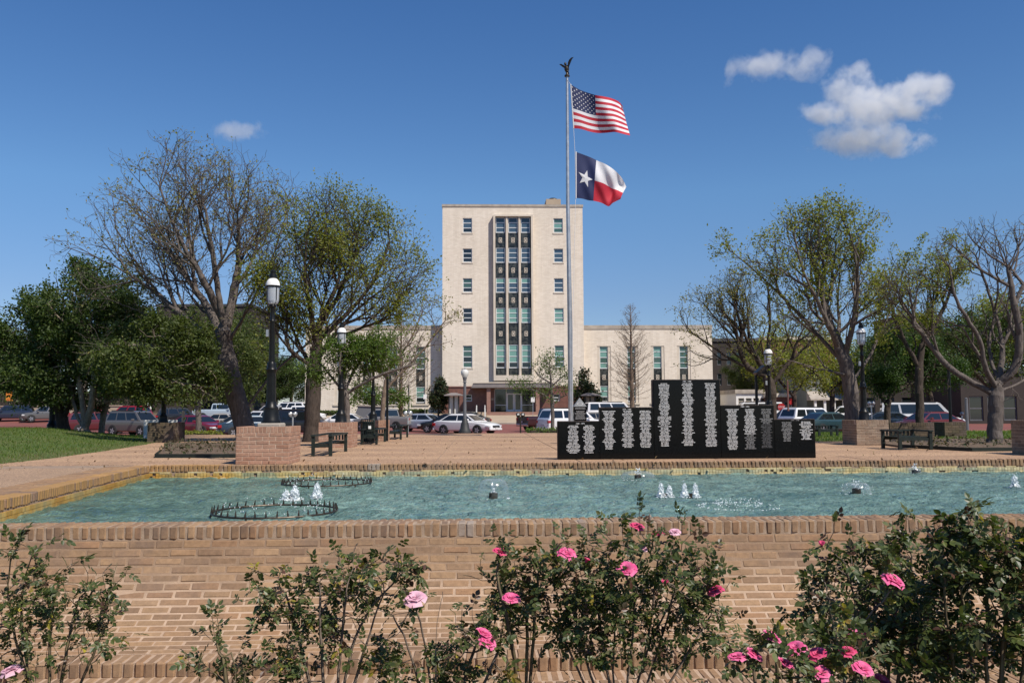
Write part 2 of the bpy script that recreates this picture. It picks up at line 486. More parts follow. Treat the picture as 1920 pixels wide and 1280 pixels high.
# water: clear, tinted, mirror-like at grazing angles
def water_mat():
    m = bpy.data.materials.new('fountain_water')
    m.use_nodes = True
    nt = m.node_tree
    nt.nodes.clear()
    out = nt.nodes.new('ShaderNodeOutputMaterial')
    g = nt.nodes.new('ShaderNodeBsdfGlossy')
    g.inputs['Roughness'].default_value = .07
    t = nt.nodes.new('ShaderNodeBsdfTransparent')
    t.inputs[0].default_value = (.74, .93, .90, 1)
    fr = nt.nodes.new('ShaderNodeFresnel')
    fr.inputs[0].default_value = 1.33
    p = pos(nt)
    mp = nt.nodes.new('ShaderNodeMapping')
    mp.inputs['Scale'].default_value = (1, .8, 1)
    nt.links.new(p, mp.inputs[0])
    h = math_(nt, 'ADD', noise(nt, mp.outputs[0], 9, 3, .6, .8), math_(nt, 'MULTIPLY', noise(nt, mp.outputs[0], 24, 3, .6, .4), .6))
    b = nt.nodes.new('ShaderNodeBump')
    b.inputs['Strength'].default_value = 1.0
    b.inputs['Distance'].default_value = .07
    nt.links.new(h, b.inputs['Height'])
    nt.links.new(b.outputs[0], g.inputs['Normal'])
    nt.links.new(b.outputs[0], fr.inputs['Normal'])
    df = nt.nodes.new('ShaderNodeBsdfDiffuse')
    x = sep(nt, p)[0]
    kk = nt.nodes.new('ShaderNodeMapRange')
    kk.inputs[1].default_value = -1.0
    kk.inputs[2].default_value = -6.0
    nt.links.new(x, kk.inputs[0])
    tur = ramp(nt, noise(nt, mp.outputs[0], 11, 5, .75), [(.32, (.135, .245, .222)), (.68, (.32, .475, .43))])
    tur2 = ramp(nt, noise(nt, mp.outputs[0], 7, 5, .7), [(.32, (.085, .150, .105)), (.68, (.235, .36, .26))])
    big = ramp(nt, noise(nt, p, .9, 5, .62, .7), [(.34, (.58, .63, .66)), (.66, (1.3, 1.27, 1.22))])  # broad luminous and dim patches painted into the water colour
    nt.links.new(mixc(nt, 1.0, mixc(nt, kk.outputs[0], tur, tur2), big, 'MULTIPLY'), df.inputs[0])
    nt.links.new(b.outputs[0], df.inputs['Normal'])
    mt_ = nt.nodes.new('ShaderNodeMixShader')
    mt_.inputs[0].default_value = .62
    nt.links.new(t.outputs[0], mt_.inputs[1])
    nt.links.new(df.outputs[0], mt_.inputs[2])
    mx = nt.nodes.new('ShaderNodeMixShader')
    nt.links.new(fr.outputs[0], mx.inputs[0])
    nt.links.new(mt_.outputs[0], mx.inputs[1])
    nt.links.new(g.outputs[0], mx.inputs[2])
    nt.links.new(mx.outputs[0], out.inputs[0])
    return m
M_water = water_mat()
def floor_mat():
    m, nt, b = base('turquoise_pool_paint')
    p = pos(nt)
    col = ramp(nt, noise(nt, p, .55, 5, .6), [(.32, (.10, .235, .215)), (.68, (.16, .36, .345))])
    x = sep(nt, p)[0]
    # darker and greener towards the left end
    k = nt.nodes.new('ShaderNodeMapRange')
    k.inputs[1].default_value = -1.5
    k.inputs[2].default_value = -5.5
    nt.links.new(x, k.inputs[0])
    col = mixc(nt, k.outputs[0], col, ramp(nt, noise(nt, p, .9, 5), [(.3, (.075, .14, .105)), (.7, (.14, .235, .18))]))
    col = mixc(nt, 1.0, col, ramp(nt, noise(nt, p, 5, 6, .75), [(.3, (.6,) * 3), (.7, (1.3,) * 3)]), 'MULTIPLY')
    nt.links.new(col, b.inputs['Base Color'])
    b.inputs['Roughness'].default_value = .8
    return m
M_floor = floor_mat()
def tile_mat():
    m, nt, b = base('glazed_waterline_tile')
    p = pos(nt)
    x = sep(nt, p)[0]
    r = nt.nodes.new('ShaderNodeNewGeometry').outputs['Random Per Island']
    base_c = ramp(nt, noise(nt, p, .7, 4, .7), [(.36, (.40, .205, .035)), (.44, (.50, .31, .075)), (.50, (.50, .385, .15)), (.56, (.25, .27, .16)), (.66, (.44, .38, .22))])
    k = nt.nodes.new('ShaderNodeMapRange')
    k.inputs[1].default_value = -4.2
    k.inputs[2].default_value = -6.0
    nt.links.new(x, k.inputs[0])
    pale = ramp(nt, noise(nt, p, .9, 4, .7), [(.36, (.46, .38, .19)), (.46, (.52, .45, .26)), (.54, (.30, .32, .22)), (.64, (.50, .40, .19))])
    k2 = nt.nodes.new('ShaderNodeMapRange')
    k2.inputs[1].default_value = -2.9
    k2.inputs[2].default_value = -2.4
    nt.links.new(x, k2.inputs[0])
    base_c = mixc(nt, k2.outputs[0], base_c, pale)
    base_c = mixc(nt, k.outputs[0], base_c, (.36, .19, .04))
    col = mixc(nt, 1.0, base_c, ramp(nt, r, [(0, (.8,) * 3), (1, (1.15,) * 3)]), 'MULTIPLY')
    nt.links.new(col, b.inputs['Base Color'])
    b.inputs['Roughness'].default_value = .35
    return m
M_tile = tile_mat()
M_crust = pbr('lime_scale', (.55, .46, .27), (.42, .31, .13), 6, .9, bmp=.6)
def foam_mat():
    m, nt, b = base('aerated_water')
    b.inputs['Base Color'].default_value = (.82, .87, .9, 1)
    b.inputs['Roughness'].default_value = .25
    t = nt.nodes.new('ShaderNodeBsdfTransparent')
    p = pos(nt)
    f = ramp(nt, noise(nt, p, 34, 4, .7), [(.35, (.15,) * 3), (.68, (.9,) * 3)])
    mx = nt.nodes.new('ShaderNodeMixShader')
    nt.links.new(f, mx.inputs[0])
    nt.links.new(t.outputs[0], mx.inputs[1])
    nt.links.new(b.outputs[0], mx.inputs[2])
    nt.links.new(mx.outputs[0], nt.nodes['Material Output'].inputs[0])
    return m
M_foam = foam_mat()
def film_mat():
    m = bpy.data.materials.new('thin_water_sheet')
    m.use_nodes = True
    nt = m.node_tree
    nt.nodes.clear()
    out = nt.nodes.new('ShaderNodeOutputMaterial')
    g = nt.nodes.new('ShaderNodeBsdfGlossy')
    g.inputs['Roughness'].default_value = .15
    d = nt.nodes.new('ShaderNodeBsdfDiffuse')
    d.inputs[0].default_value = (.6, .66, .68, 1)
    t = nt.nodes.new('ShaderNodeBsdfTransparent')
    lw = nt.nodes.new('ShaderNodeLayerWeight')
    lw.inputs[0].default_value = .35
    p = pos(nt)
    f = math_(nt, 'ADD', math_(nt, 'MULTIPLY', lw.outputs[1], .38), math_(nt, 'MULTIPLY', ramp(nt, noise(nt, p, 18, 3, .6), [(.45, (0,) * 3), (.7, (1,) * 3)]), .14))
    m1 = nt.nodes.new('ShaderNodeMixShader')
    m1.inputs[0].default_value = .5
    nt.links.new(g.outputs[0], m1.inputs[1])
    nt.links.new(d.outputs[0], m1.inputs[2])
    m2 = nt.nodes.new('ShaderNodeMixShader')
    nt.links.new(f, m2.inputs[0])
    nt.links.new(t.outputs[0], m2.inputs[1])
    nt.links.new(m1.outputs[0], m2.inputs[2])
    nt.links.new(m2.outputs[0], out.inputs[0])
    return m
M_film = film_mat()
M_drop = pbr('water_droplet', (.9, .93, .95), (.85, .9, .92), 9, .08, spec=1.0)
def lantern_glass():
    m, nt, b = base('ribbed_lantern_glass')
    b.inputs['Base Color'].default_value = (.62, .66, .72, 1)
    b.inputs['Roughness'].default_value = .25
    t = nt.nodes.new('ShaderNodeBsdfTransparent')
    mx = nt.nodes.new('ShaderNodeMixShader')
    mx.inputs[0].default_value = .55
    nt.links.new(t.outputs[0], mx.inputs[1])
    nt.links.new(b.outputs[0], mx.inputs[2])
    nt.links.new(mx.outputs[0], nt.nodes['Material Output'].inputs[0])
    return m
M_lantern = lantern_glass()

# ------------------------------------------------------------------ object helpers
def totloc(o):
    v = Vector((0, 0, 0))
    while o is not None:
        v += o.location
        o = o.parent
    return v
def thing(name, label, cat, loc=(0, 0, 0), group=None, rotz=0.0):
    o = bpy.data.objects.new(name, None)
    o.empty_display_size = .2
    C.objects.link(o)
    o.location = loc
    o.rotation_euler = (0, 0, rotz)
    tag(o, label, cat, group)
    return o
def tag(o, label=None, cat=None, group=None, kind=None):
    if label: o['label'] = label
    if cat: o['category'] = cat
    if group: o['group'] = group
    if kind: o['kind'] = kind
    return o
def mobj(name, me, parent=None, loc=(0, 0, 0), rot=None):
    o = bpy.data.objects.new(name, me)
    C.objects.link(o)
    if parent is not None:
        o.parent = parent
    o.location = loc
    if rot is not None:
        o.rotation_euler = rot
    return o
def copy_tree(o, parent=None):
    c = o.copy()
    C.objects.link(c)
    c.parent = parent
    for ch in o.children:
        copy_tree(ch, c)
    return c

class MB:
    def __init__(s):
        s.v, s.f, s.m = [], [], []
    def add(s, vs, fs, m=0):
        k = len(s.v)
        s.v.extend([tuple(v) for v in vs])
        for f in fs:
            s.f.append(tuple(i + k for i in f))
            s.m.append(m)
        return s
    def box(s, x0, x1, y0, y1, z0, z1, m=0, mat=None, bev=0.0):
        cx, cy_, cz = (x0 + x1) / 2, (y0 + y1) / 2, (z0 + z1) / 2
        vs, fs = bbox(abs(x1 - x0), abs(y1 - y0), abs(z1 - z0), bev)
        vs = [Vector(v) + Vector((cx, cy_, cz)) for v in vs]
        if mat is not None:
            vs = [mat @ v for v in vs]
        return s.add(vs, fs, m)
    def bar(s, a, b, w, h, m=0, upv=(0, 0, 1)):
        a, b = Vector(a), Vector(b)
        d = (b - a)
        L = d.length
        d.normalize()
        u = Vector(upv)
        if abs(d.dot(u)) > .98:
            u = Vector((0, 1, 0))
        sd = d.cross(u).normalized()
        u2 = sd.cross(d)
        mt = Matrix((d, sd, u2)).transposed().to_4x4()
        mt.translation = (a + b) / 2
        return s.box(-L / 2, L / 2, -w / 2, w / 2, -h / 2, h / 2, m, mt)
    def tube(s, pts, rad, n=8, m=0, cap=True):
        pts = [Vector(p) for p in pts]
        if not isinstance(rad, (list, tuple)):
            rad = [rad] * len(pts)
        vs, fs = [], []
        for i, p in enumerate(pts):
            a = pts[max(0, i - 1)]
            b = pts[min(len(pts) - 1, i + 1)]
            d = (b - a).normalized()
            ref = Vector((0, 0, 1)) if abs(d.z) < .9 else Vector((1, 0, 0))
            u = d.cross(ref).normalized()
            w = d.cross(u)
            for k in range(n):
                t = 2 * math.pi * k / n
                vs.append(p + (u * math.cos(t) + w * math.sin(t)) * rad[i])
        for i in range(len(pts) - 1):
            for k in range(n):
                k2 = (k + 1) % n
                fs.append((i * n + k, i * n + k2, (i + 1) * n + k2, (i + 1) * n + k))
        if cap:
            fs.append(tuple(range(n))[::-1])
            fs.append(tuple((len(pts) - 1) * n + k for k in range(n)))
        return s.add(vs, fs, m)
    def lathe(s, prof, c=(0, 0, 0), n=16, m=0, wob=None):
        vs, fs = [], []
        for i, (r, z) in enumerate(prof):
            for k in range(n):
                t = 2 * math.pi * k / n
                rr = r * (1 + (wob(i, k) if wob else 0))
                vs.append((c[0] + rr * math.cos(t), c[1] + rr * math.sin(t), c[2] + z))
        for i in range(len(prof) - 1):
            for k in range(n):
                k2 = (k + 1) % n
                fs.append((i * n + k, i * n + k2, (i + 1) * n + k2, (i + 1) * n + k))
        if prof[0][0] > 1e-4:
            fs.append(tuple(range(n))[::-1])
        if prof[-1][0] > 1e-4:
            fs.append(tuple((len(prof) - 1) * n + k for k in range(n)))
        return s.add(vs, fs, m)
    def prism(s, poly, a0, a1, axis='y', m=0):
        """polygon (list of 2D points) extruded from a0 to a1 along axis"""
        n = len(poly)
        def mk(p, a):
            return {'y': (p[0], a, p[1]), 'x': (a, p[0], p[1]), 'z': (p[0], p[1], a)}[axis]
        vs = [mk(p, a0) for p in poly] + [mk(p, a1) for p in poly]
        fs = [tuple(range(n)), tuple(range(n, 2 * n))[::-1]]
        for k in range(n):
            k2 = (k + 1) % n
            fs.append((k2, k, n + k, n + k2))
        return s.add(vs, fs, m)
    def ell(s, c, r, n=8, k=6, m=0):
        prof = [(math.sin(math.pi * i / k), -math.cos(math.pi * i / k)) for i in range(k + 1)]
        vs, fs = [], []
        for i, (a, z) in enumerate(prof):
            for j in range(n):
                t = 2 * math.pi * j / n
                vs.append((c[0] + r[0] * a * math.cos(t), c[1] + r[1] * a * math.sin(t), c[2] + r[2] * z))
        for i in range(k):
            for j in range(n):
                j2 = (j + 1) % n
                fs.append((i * n + j, i * n + j2, (i + 1) * n + j2, (i + 1) * n + j))
        return s.add(vs, fs, m)
    def mesh(s, name, mats, smooth=None, off=None):
        me = bpy.data.meshes.new(name)
        vs = s.v if off is None else [(v[0] - off[0], v[1] - off[1], v[2] - off[2]) for v in s.v]
        me.from_pydata(vs, [], s.f)
        for m_ in (mats if isinstance(mats, (list, tuple)) else [mats]):
            me.materials.append(m_)
        me.polygons.foreach_set('material_index', s.m)
        if smooth is not None:
            me.polygons.foreach_set('use_smooth', [True] * len(s.f))
            me.set_sharp_from_angle(angle=R(smooth))
        me.update()
        return me
    def build(s, name, mats, parent=None, smooth=None, local=False):
        off = totloc(parent) if (parent is not None and not local) else None
        return mobj(name, s.mesh(name, mats, smooth, off), parent)

def bbox(sx, sy, sz, b=0.0):
    hx, hy, hz = sx / 2, sy / 2, sz / 2
    if b <= 0:
        vs = [(x, y, z) for z in (-hz, hz) for y in (-hy, hy) for x in (-hx, hx)]
        return vs, [(0, 2, 3, 1), (4, 5, 7, 6), (0, 1, 5, 4), (2, 6, 7, 3), (0, 4, 6, 2), (1, 3, 7, 5)]
    vs, idx = [], {}
    for i in (-1, 1):
        for j in (-1, 1):
            for k in (-1, 1):
                idx[i, j, k, 0] = len(vs); vs.append((i * hx, j * (hy - b), k * (hz - b)))
                idx[i, j, k, 1] = len(vs); vs.append((i * (hx - b), j * hy, k * (hz - b)))
                idx[i, j, k, 2] = len(vs); vs.append((i * (hx - b), j * (hy - b), k * hz))
    fs = []
    def orient(f):
        c = Vector((0, 0, 0))
        for q in f: c += Vector(vs[q])
        n = (Vector(vs[f[1]]) - Vector(vs[f[0]])).cross(Vector(vs[f[2]]) - Vector(vs[f[1]]))
        fs.append(tuple(f) if n.dot(c) > 0 else tuple(f[::-1]))
    for i in (-1, 1):
        orient([idx[i, -1, -1, 0], idx[i, 1, -1, 0], idx[i, 1, 1, 0], idx[i, -1, 1, 0]])
        orient([idx[-1, i, -1, 1], idx[1, i, -1, 1], idx[1, i, 1, 1], idx[-1, i, 1, 1]])
        orient([idx[-1, -1, i, 2], idx[1, -1, i, 2], idx[1, 1, i, 2], idx[-1, 1, i, 2]])
    for i in (-1, 1):
        for j in (-1, 1):
            orient([idx[i, j, -1, 0], idx[i, j, 1, 0], idx[i, j, 1, 1], idx[i, j, -1, 1]])
            orient([idx[i, -1, j, 0], idx[i, 1, j, 0], idx[i, 1, j, 2], idx[i, -1, j, 2]])
            orient([idx[-1, i, j, 1], idx[1, i, j, 1], idx[1, i, j, 2], idx[-1, i, j, 2]])
            for k in (-1, 1):
                orient([idx[i, j, k, 0], idx[i, j, k, 1], idx[i, j, k, 2]])
    return vs, fs

def np_mesh(name, V, faces, mat, smooth=False, fm=None, mats=None):
    """V (N,3) float, faces (M,k) int"""
    me = bpy.data.meshes.new(name)
    n, k = len(V), faces.shape[1]
    me.vertices.add(n)
    me.vertices.foreach_set('co', np.ascontiguousarray(V, dtype=np.float32).ravel())
    me.loops.add(faces.size)
    me.loops.foreach_set('vertex_index', np.ascontiguousarray(faces, dtype=np.int32).ravel())
    me.polygons.add(len(faces))
    me.polygons.foreach_set('loop_start', np.arange(0, faces.size, k, dtype=np.int32))
    for m_ in (mats or [mat]):
        me.materials.append(m_)
    if fm is not None:
        me.polygons.foreach_set('material_index', np.ascontiguousarray(fm, dtype=np.int32))
    me.polygons.foreach_set('use_smooth', np.full(len(faces), smooth))
    me.update(calc_edges=True)
    return me
def struct(o, label=None):
    o['kind'] = 'structure'
    if label: o['label'] = label
    return o
def leaf_quads(pts, size, rs, fold=.25, aspect=.55, up=0.3):
    N = len(pts)
    d = rs.normal(0, 1, (N, 3)); d /= np.linalg.norm(d, axis=1)[:, None]
    n = rs.normal(0, 1, (N, 3)); n[:, 2] += up * 2
    s = np.cross(d, n); s /= np.maximum(np.linalg.norm(s, axis=1), 1e-6)[:, None]
    nn = np.cross(s, d)
    L = size * rs.uniform(.6, 1.35, N)[:, None]
    a = pts; b = pts + d * L * .5 + s * L * aspect * .5 + nn * L * fold * .3
    c = pts + d * L; e = pts + d * L * .5 - s * L * aspect * .5 + nn * L * fold * .3
    V = np.stack([a, b, c, e], 1).reshape(-1, 3)
    return V, np.arange(4 * N).reshape(-1, 4)

# ================================================================== SETTING
def PZ(px, py, z):
    d = ray(px, py)
    t = (z - CAMZ) / d.z
    return Vector((d.x * t, d.y * t, z))
def strip(name, x0, x1, y0, y1, dz, m, nx=2, n=40, extra=None):
    ys = sorted(set(list(np.linspace(y0, y1, n)) + [y for y in PR_Y if y0 < y < y1]))
    xs = np.linspace(x0, x1, nx)
    mb = MB()
    vs = [(x, y, gz(y) + dz) for y in ys for x in xs]
    fs = [(j * nx + i, j * nx + i + 1, (j + 1) * nx + i + 1, (j + 1) * nx + i) for j in range(len(ys) - 1) for i in range(nx - 1)]
    mb.add(vs, fs)
    return mb.build(name, m)
struct(strip('ground', -900, 900, -60, 3000, 0, M_ground, 2, 60), 'bare earth and dry grass ground')
struct(strip('street', -160, 160, 52, 90, .012, M_street, 2, 30), 'red brick street beyond the plaza')
struct(strip('pavement', -160, 160, 38.4, 51.5, .05, M_side), 'concrete pavement between plaza and street')
struct(strip('street', -160, -21.9, 90.001, 109.4, .034, M_street, 2, 20), 'red brick side street under the far left cars')
kb = MB()
kb.box(-21.9, -21.5, 90.02, 108, -.6, gz(99) + .15)
for (y0, y1) in ((51.5, 51.85), (90.02, 90.4)):
    z = gz((y0 + y1) / 2)
    kb.box(-160 if y0 < 60 else -21.5, 160, y0, y1, z - .2, z + .13)
struct(kb.build('kerb', M_side), 'pale concrete kerbs of the red street')
struct(strip('verge', -160, 160, 90.5, 108, .02, M_tan, 2, 14), 'pale concrete apron in front of the courthouse')

# ---- pool outline
ZC = .05
YN0, YN1 = 7.07, 7.40
cornerA = PZ(281, 872, ZC)
cornerB = PZ(0, 937, ZC)
dl = (cornerB - cornerA)
tN = (YN1 - cornerA.y) / dl.y
cornerN = cornerA + dl * tN                     # where the slanting left edge meets the near wall
YF = cornerA.y
XR = 13.0
ZW = -.165
pool = [(cornerN.x, YN1 - .05), (XR, YN1 - .05), (XR, YF + .05), (cornerA.x, YF + .05)]
ex = -.04
pf = MB()
zb_ = -.50
pf.add([(pool[0][0], pool[0][1], zb_), (pool[1][0], pool[1][1], zb_), (pool[2][0], pool[2][1], zb_), (pool[3][0], pool[3][1], zb_)], [(0, 1, 2, 3)])
for a, b in ((0, 1), (1, 2), (2, 3), (3, 0)):
    pa, pb = pool[a], pool[b]
    pf.add([(pa[0], pa[1], zb_), (pb[0], pb[1], zb_), (pb[0], pb[1], -.17), (pa[0], pa[1], -.17)], [(0, 1, 2, 3)])
struct(pf.build('pool_basin', M_floor), 'turquoise painted basin of the fountain pool')
# water sheet with real ripples
def wave(x, y):
    h = np.zeros_like(x)
    rs = np.random.RandomState(3)
    for i in range(26):
        lam = rs.uniform(.09, .42)
        th = rs.uniform(-1.1, 1.1) + (math.pi / 2 if i % 3 else 0)
        k = 2 * math.pi / lam
        h += .0034 * (lam / .3) * np.sin(k * (x * math.cos(th) + y * math.sin(th)) + rs.uniform(0, 6.28) + .8 * np.sin(x * rs.uniform(.5, 2) + y * rs.uniform(.5, 2)))
    return h
nx, ny = 620, 260
xs = np.linspace(cornerA.x - .02, XR, nx)
ys = np.linspace(YN1 - .1, YF + .03, ny)
Xg, Yg = np.meshgrid(xs, ys)
xl = np.interp(Yg, [cornerN.y - .2, cornerA.y], [cornerN.x, cornerA.x])
Xg = xl + (Xg - xs[0]) / (xs[-1] - xs[0]) * (XR - xl)
Zg = ZW + wave(Xg, Yg)
i = np.arange(nx * ny).reshape(ny, nx)
fq = np.stack([i[:-1, :-1], i[:-1, 1:], i[1:, 1:], i[1:, :-1]], -1).reshape(-1, 4)
struct(mobj('water', np_mesh('water', np.stack([Xg, Yg, Zg], -1).reshape(-1, 3), fq, M_water, True)), 'rippling turquoise water of the fountain pool')

# ---- bricks
def brick_var(w, d, h, bev, n=6, jit=.0022, mat=None, seed=1):
    out = []
    r = random.Random(seed)
    for k in range(n):
        vs, fs = bbox(w * r.uniform(.97, 1.015), d, h * r.uniform(.97, 1.02), bev * r.uniform(.7, 1.3))
        vs = [(x + r.uniform(-jit, jit), y + r.uniform(-jit, jit), z + r.uniform(-jit, jit)) for x, y, z in vs]
        mb = MB().add(vs, fs)
        out.append(mb.mesh('brick', mat))
    return out
rb = random.Random(11)
def put(me, name, parent, p, rot):
    off = totloc(parent)
    o = bpy.data.objects.new(name, me)
    C.objects.link(o)
    o.parent = parent
    o.location = Vector(p) - off
    o.rotation_euler = rot
    return o
def merged(mb, vs_fs, mt):
    vs, fs = vs_fs
    mb.add([mt @ Vector(v) for v in vs], fs)
def TR(p, rot):
    m = Euler(rot).to_matrix().to_4x4()
    m.translation = p
    return m

wall = thing('fountain_wall', 'flared tan brick wall of the pool behind the rose bushes', 'wall', (0, YN0, -.79))
cop = brick_var(.0575, .204, .102, .011, 7, .003, M_brick, 2)
cop_s = brick_var(.0575, .112, .102, .009, 5, .0028, M_brick, 12)
cop_w = brick_var(.0575, .204, .102, .007, 2, .0028, M_brick_white, 3)
str_ = brick_var(.199, .07, .0555, .006, 8, .0022, M_brick, 4)
X0, X1 = -4.25, 4.55
sp = .0672
n = int((X1 - X0) / sp)
for row in range(2):
    for i in range(-40, n + 60):
        x = X0 + (i + (.5 if row else 0)) * sp
        y = YN0 + (.102 if row == 0 else .270)
        p = (x + rb.uniform(-.0015, .0015), y + rb.uniform(-.003, .003), ZC - .051 + rb.uniform(-.003, .002))
        rot = (rb.uniform(-.008, .008), rb.uniform(-.012, .012), rb.uniform(-.012, .012))
        if 0 <= i < n and (row == 0 or i % 1 == 0):
            me = rb.choice(cop if row == 0 else cop_s)
            if row == 0 and x > -.18 and x < -.02: me = rb.choice(cop_w)
            if row == 0 and rb.random() < .008: me = rb.choice(cop_w)
            put(me, 'coping_brick', wall, p, rot)
        else:
            if i == -40: mcop = MB() if row == 0 else mcop
            merged(mcop, bbox(.0575, .204 if row == 0 else .112, .102, .009), TR(p, rot))
o = mcop.build('coping_brick', M_brick, wall); o['kind'] = 'stuff'
phs = [16, 20, 24, 28, 32, 36, 41, 47, 53, 59, 64, 68, 72, 75.5, 78, 80, 82]
S = .0655
yy, zz = YN0 + .002, -.0545
prof = [(yy, zz)]
for ph in phs:
    a = R(ph)
    yy -= S * math.sin(a); zz -= S * math.cos(a)
    prof.append((yy, zz))
# mortar body: the profile moved inwards by 6 mm
body = []
for k, (y, z) in enumerate(prof):
    a = R(phs[min(k, len(phs) - 1)])
    body.append((y + .0032 * math.cos(a) + .0005, z - .0032 * math.sin(a)))
mb = MB()
poly = [(YN1 - .055, body[0][1])] + body + [(body[-1][0], -1.05), (YN1 - .055, -1.05)]
mb.prism(poly, -8, XR, 'x')
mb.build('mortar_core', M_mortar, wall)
MB().box(-8, XR, YN0 + .006, YN1 - .006, -.0565, ZC - .0055).build('coping_mortar', M_mortar_c, wall)
stuffb = MB()
nB = 0
for c, ph in enumerate(phs):
    y0, z0 = prof[c]; y1, z1 = prof[c + 1]
    a = R(ph)
    cy, cz = (y0 + y1) / 2 + .035 * math.cos(a), (z0 + z1) / 2 - .035 * math.sin(a)
    xo = X0 + (.105 if c % 2 else 0) + rb.uniform(-.02, .02)
    for i in range(-18, 62):
        x = xo + i * .2085
        if x > XR - .2: break
        p = (x + rb.uniform(-.003, .003), cy + rb.uniform(-.002, .002), cz + rb.uniform(-.0012, .0012))
        rot = (-a + rb.uniform(-.015, .015), rb.uniform(-.006, .006), rb.uniform(-.006, .006))
        if c < 7 and -4.1 < x < 4.35 and nB < 300:
            put(rb.choice(str_), 'brick', wall, p, rot)
            nB += 1
        else:
            merged(stuffb, bbox(.199 * rb.uniform(.97, 1.01), .07, .0555 * rb.uniform(.96, 1.02), .006), TR(p, rot))
o = stuffb.build('brick', M_brick, wall); o['kind'] = 'stuff'
yl, zl = prof[-1]
ledge = MB(); basebr = MB(); basemort = MB()
basemort.box(-8, XR, yl - .20 + .012, yl + .05, -1.0, zl - .010)
basemort.box(-8, XR, yl - .62, yl - .19, -1.0, -.797)
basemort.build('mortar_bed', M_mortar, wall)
for i in range(-40, n + 90):
    x = X0 + i * .0695
    p = (x, yl - .102 + rb.uniform(-.003, .003), zl - .054 + rb.uniform(-.002, .002))
    rot = (rb.uniform(-.01, .01), rb.uniform(-.012, .012), rb.uniform(-.012, .012))
    me_ = rb.choice(cop_w) if rb.random() < .015 else rb.choice(cop)
    vis = -3.9 < x < 4.1
    if vis: put(me_, 'ledge_brick', wall, p, rot)
    else: merged(ledge, bbox(.0575, .204, .102, .007), TR(p, rot))
    for k in range(2):
        p = (x + .02 * k, yl - .205 - .105 - k * .212, -.842 + rb.uniform(-.002, .002))
        if vis and k == 0: put(rb.choice(cop), 'base_brick', wall, p, rot)
        else: merged(basebr, bbox(.0575, .204, .102, .007), TR(p, rot))
o = ledge.build('ledge_brick', M_brick, wall); o['kind'] = 'stuff'
o = basebr.build('base_brick', M_brick, wall); o['kind'] = 'stuff'
struct(MB().box(-9, XR, -20, yl - .625, -1.0, -.80).build('rose_bed', M_soil), 'brown leaf mulch in the rose bed')

# ---- far and left rim of the pool
rim = thing('pool_rim', 'tan brick coping round the far and slanting sides of the fountain pool', 'coping', (0, YF + .2, -.05))
copg = brick_var(.0575, .204, .112, .008, 4, .0035, M_brick_gold, 8)
spf = .0705
k = 0
stf = MB()
x = cornerA.x
while x < XR + 1:
    p = (x + .03, YF + .102 + rb.uniform(-.006, .006), ZC - .056 + rb.uniform(-.004, .003))
    rot = (rb.uniform(-.015, .015), rb.uniform(-.015, .015), rb.uniform(-.02, .02))
    if x < 8.9:
        g = x < -3.6 and rb.random() < min(1, (-3.6 - x) / 1.2)
        me_ = rb.choice(copg) if g else rb.choice(cop)
        if -1.92 < x < -1.72: me_ = rb.choice(cop_w)
        put(me_, 'coping_brick', rim, p, rot)
    else:
        merged(stf, bbox(.0575, .204, .112, .007), TR(p, rot))
    x += spf
ld = (cornerN - cornerA).normalized()
ln = Vector((-ld.y, ld.x, 0))
if ln.x > 0: ln = -ln
L = (cornerN - cornerA).length + .6
th = math.atan2(ld.y, ld.x)
k = 0
while k * spf < L:
    q = cornerA + ld * (k * spf + .04) + ln * .102
    rot = (rb.uniform(-.02, .02), rb.uniform(-.02, .02), th + rb.uniform(-.02, .02))
    if 300 - 212 > k:
        put(rb.choice(copg if rb.random() < .8 else cop), 'coping_brick', rim, (q.x, q.y, ZC - .054 + rb.uniform(-.004, .003)), rot)
    else:
        merged(stf, bbox(.0575, .204, .112, .007), TR((q.x, q.y, ZC - .054), rot))
    for r2 in (1, 2):
        q2 = q + ln * .212 * r2
        merged(stf, bbox(.0575, .204, .112, .007), TR((q2.x, q2.y, ZC - .058 + rb.uniform(-.004, .003)), rot))
    k += 1
o = stf.build('coping_brick', M_brick, rim); o['kind'] = 'stuff'
# backing wall, ragged lime crust and waterline tiles
mb = MB()
mb.box(cornerA.x - .2, XR, YF + .012, YF + .40, -.9, -.012, 0)
mb.build('mortar_core', M_mortar_d, rim)
mb = MB()
a_, b_ = cornerA + ln * .012, cornerN + ld * .6 + ln * .012
c_, d_ = b_ + ln * .62, a_ + ln * .62
mb.prism([(a_.x, a_.y), (b_.x, b_.y), (c_.x, c_.y), (d_.x, d_.y)], -.9, -.010, 'z')
mb.build('mortar_core', M_mortar_d, rim)
tiles = MB()
x = cornerA.x
while x < XR:
    for r2 in range(2):
        if rb.random() < .05: continue
        zt = -.082 - r2 * .05
        tiles.box(x + .003, x + .049, YF - .014 + rb.uniform(-.002, .002), YF + .012, zt - .046, zt)
    x += .052
s_ = 0
while s_ < L:
    q = cornerA + ld * (s_ + .025)
    for r2 in range(2):
        mt = TR((q.x, q.y, -.105 - r2 * .05), (0, 0, th))
        merged(tiles, bbox(.046, .028, .046), mt)
    s_ += .052
o = tiles.build('waterline_tile', M_tile, rim); o['kind'] = 'stuff'
cr = MB()
x = cornerA.x
while x < XR:
    w = rb.uniform(.05, .3)
    if rb.random() < .6:
        cr.box(x, x + w, YF - .006 - rb.uniform(0, .012), YF + .012, -.075 - rb.uniform(0, .02), -.062 + rb.uniform(0, .004))
    x += w
    if rb.random() < .7:
        cr.box(x, x + w * .7, YF - .035 - rb.uniform(0, .02), YF + .012, -.20, -.150 - rb.uniform(0, .012))
o = cr.build('lime_scale', M_crust, rim); o['kind'] = 'stuff'

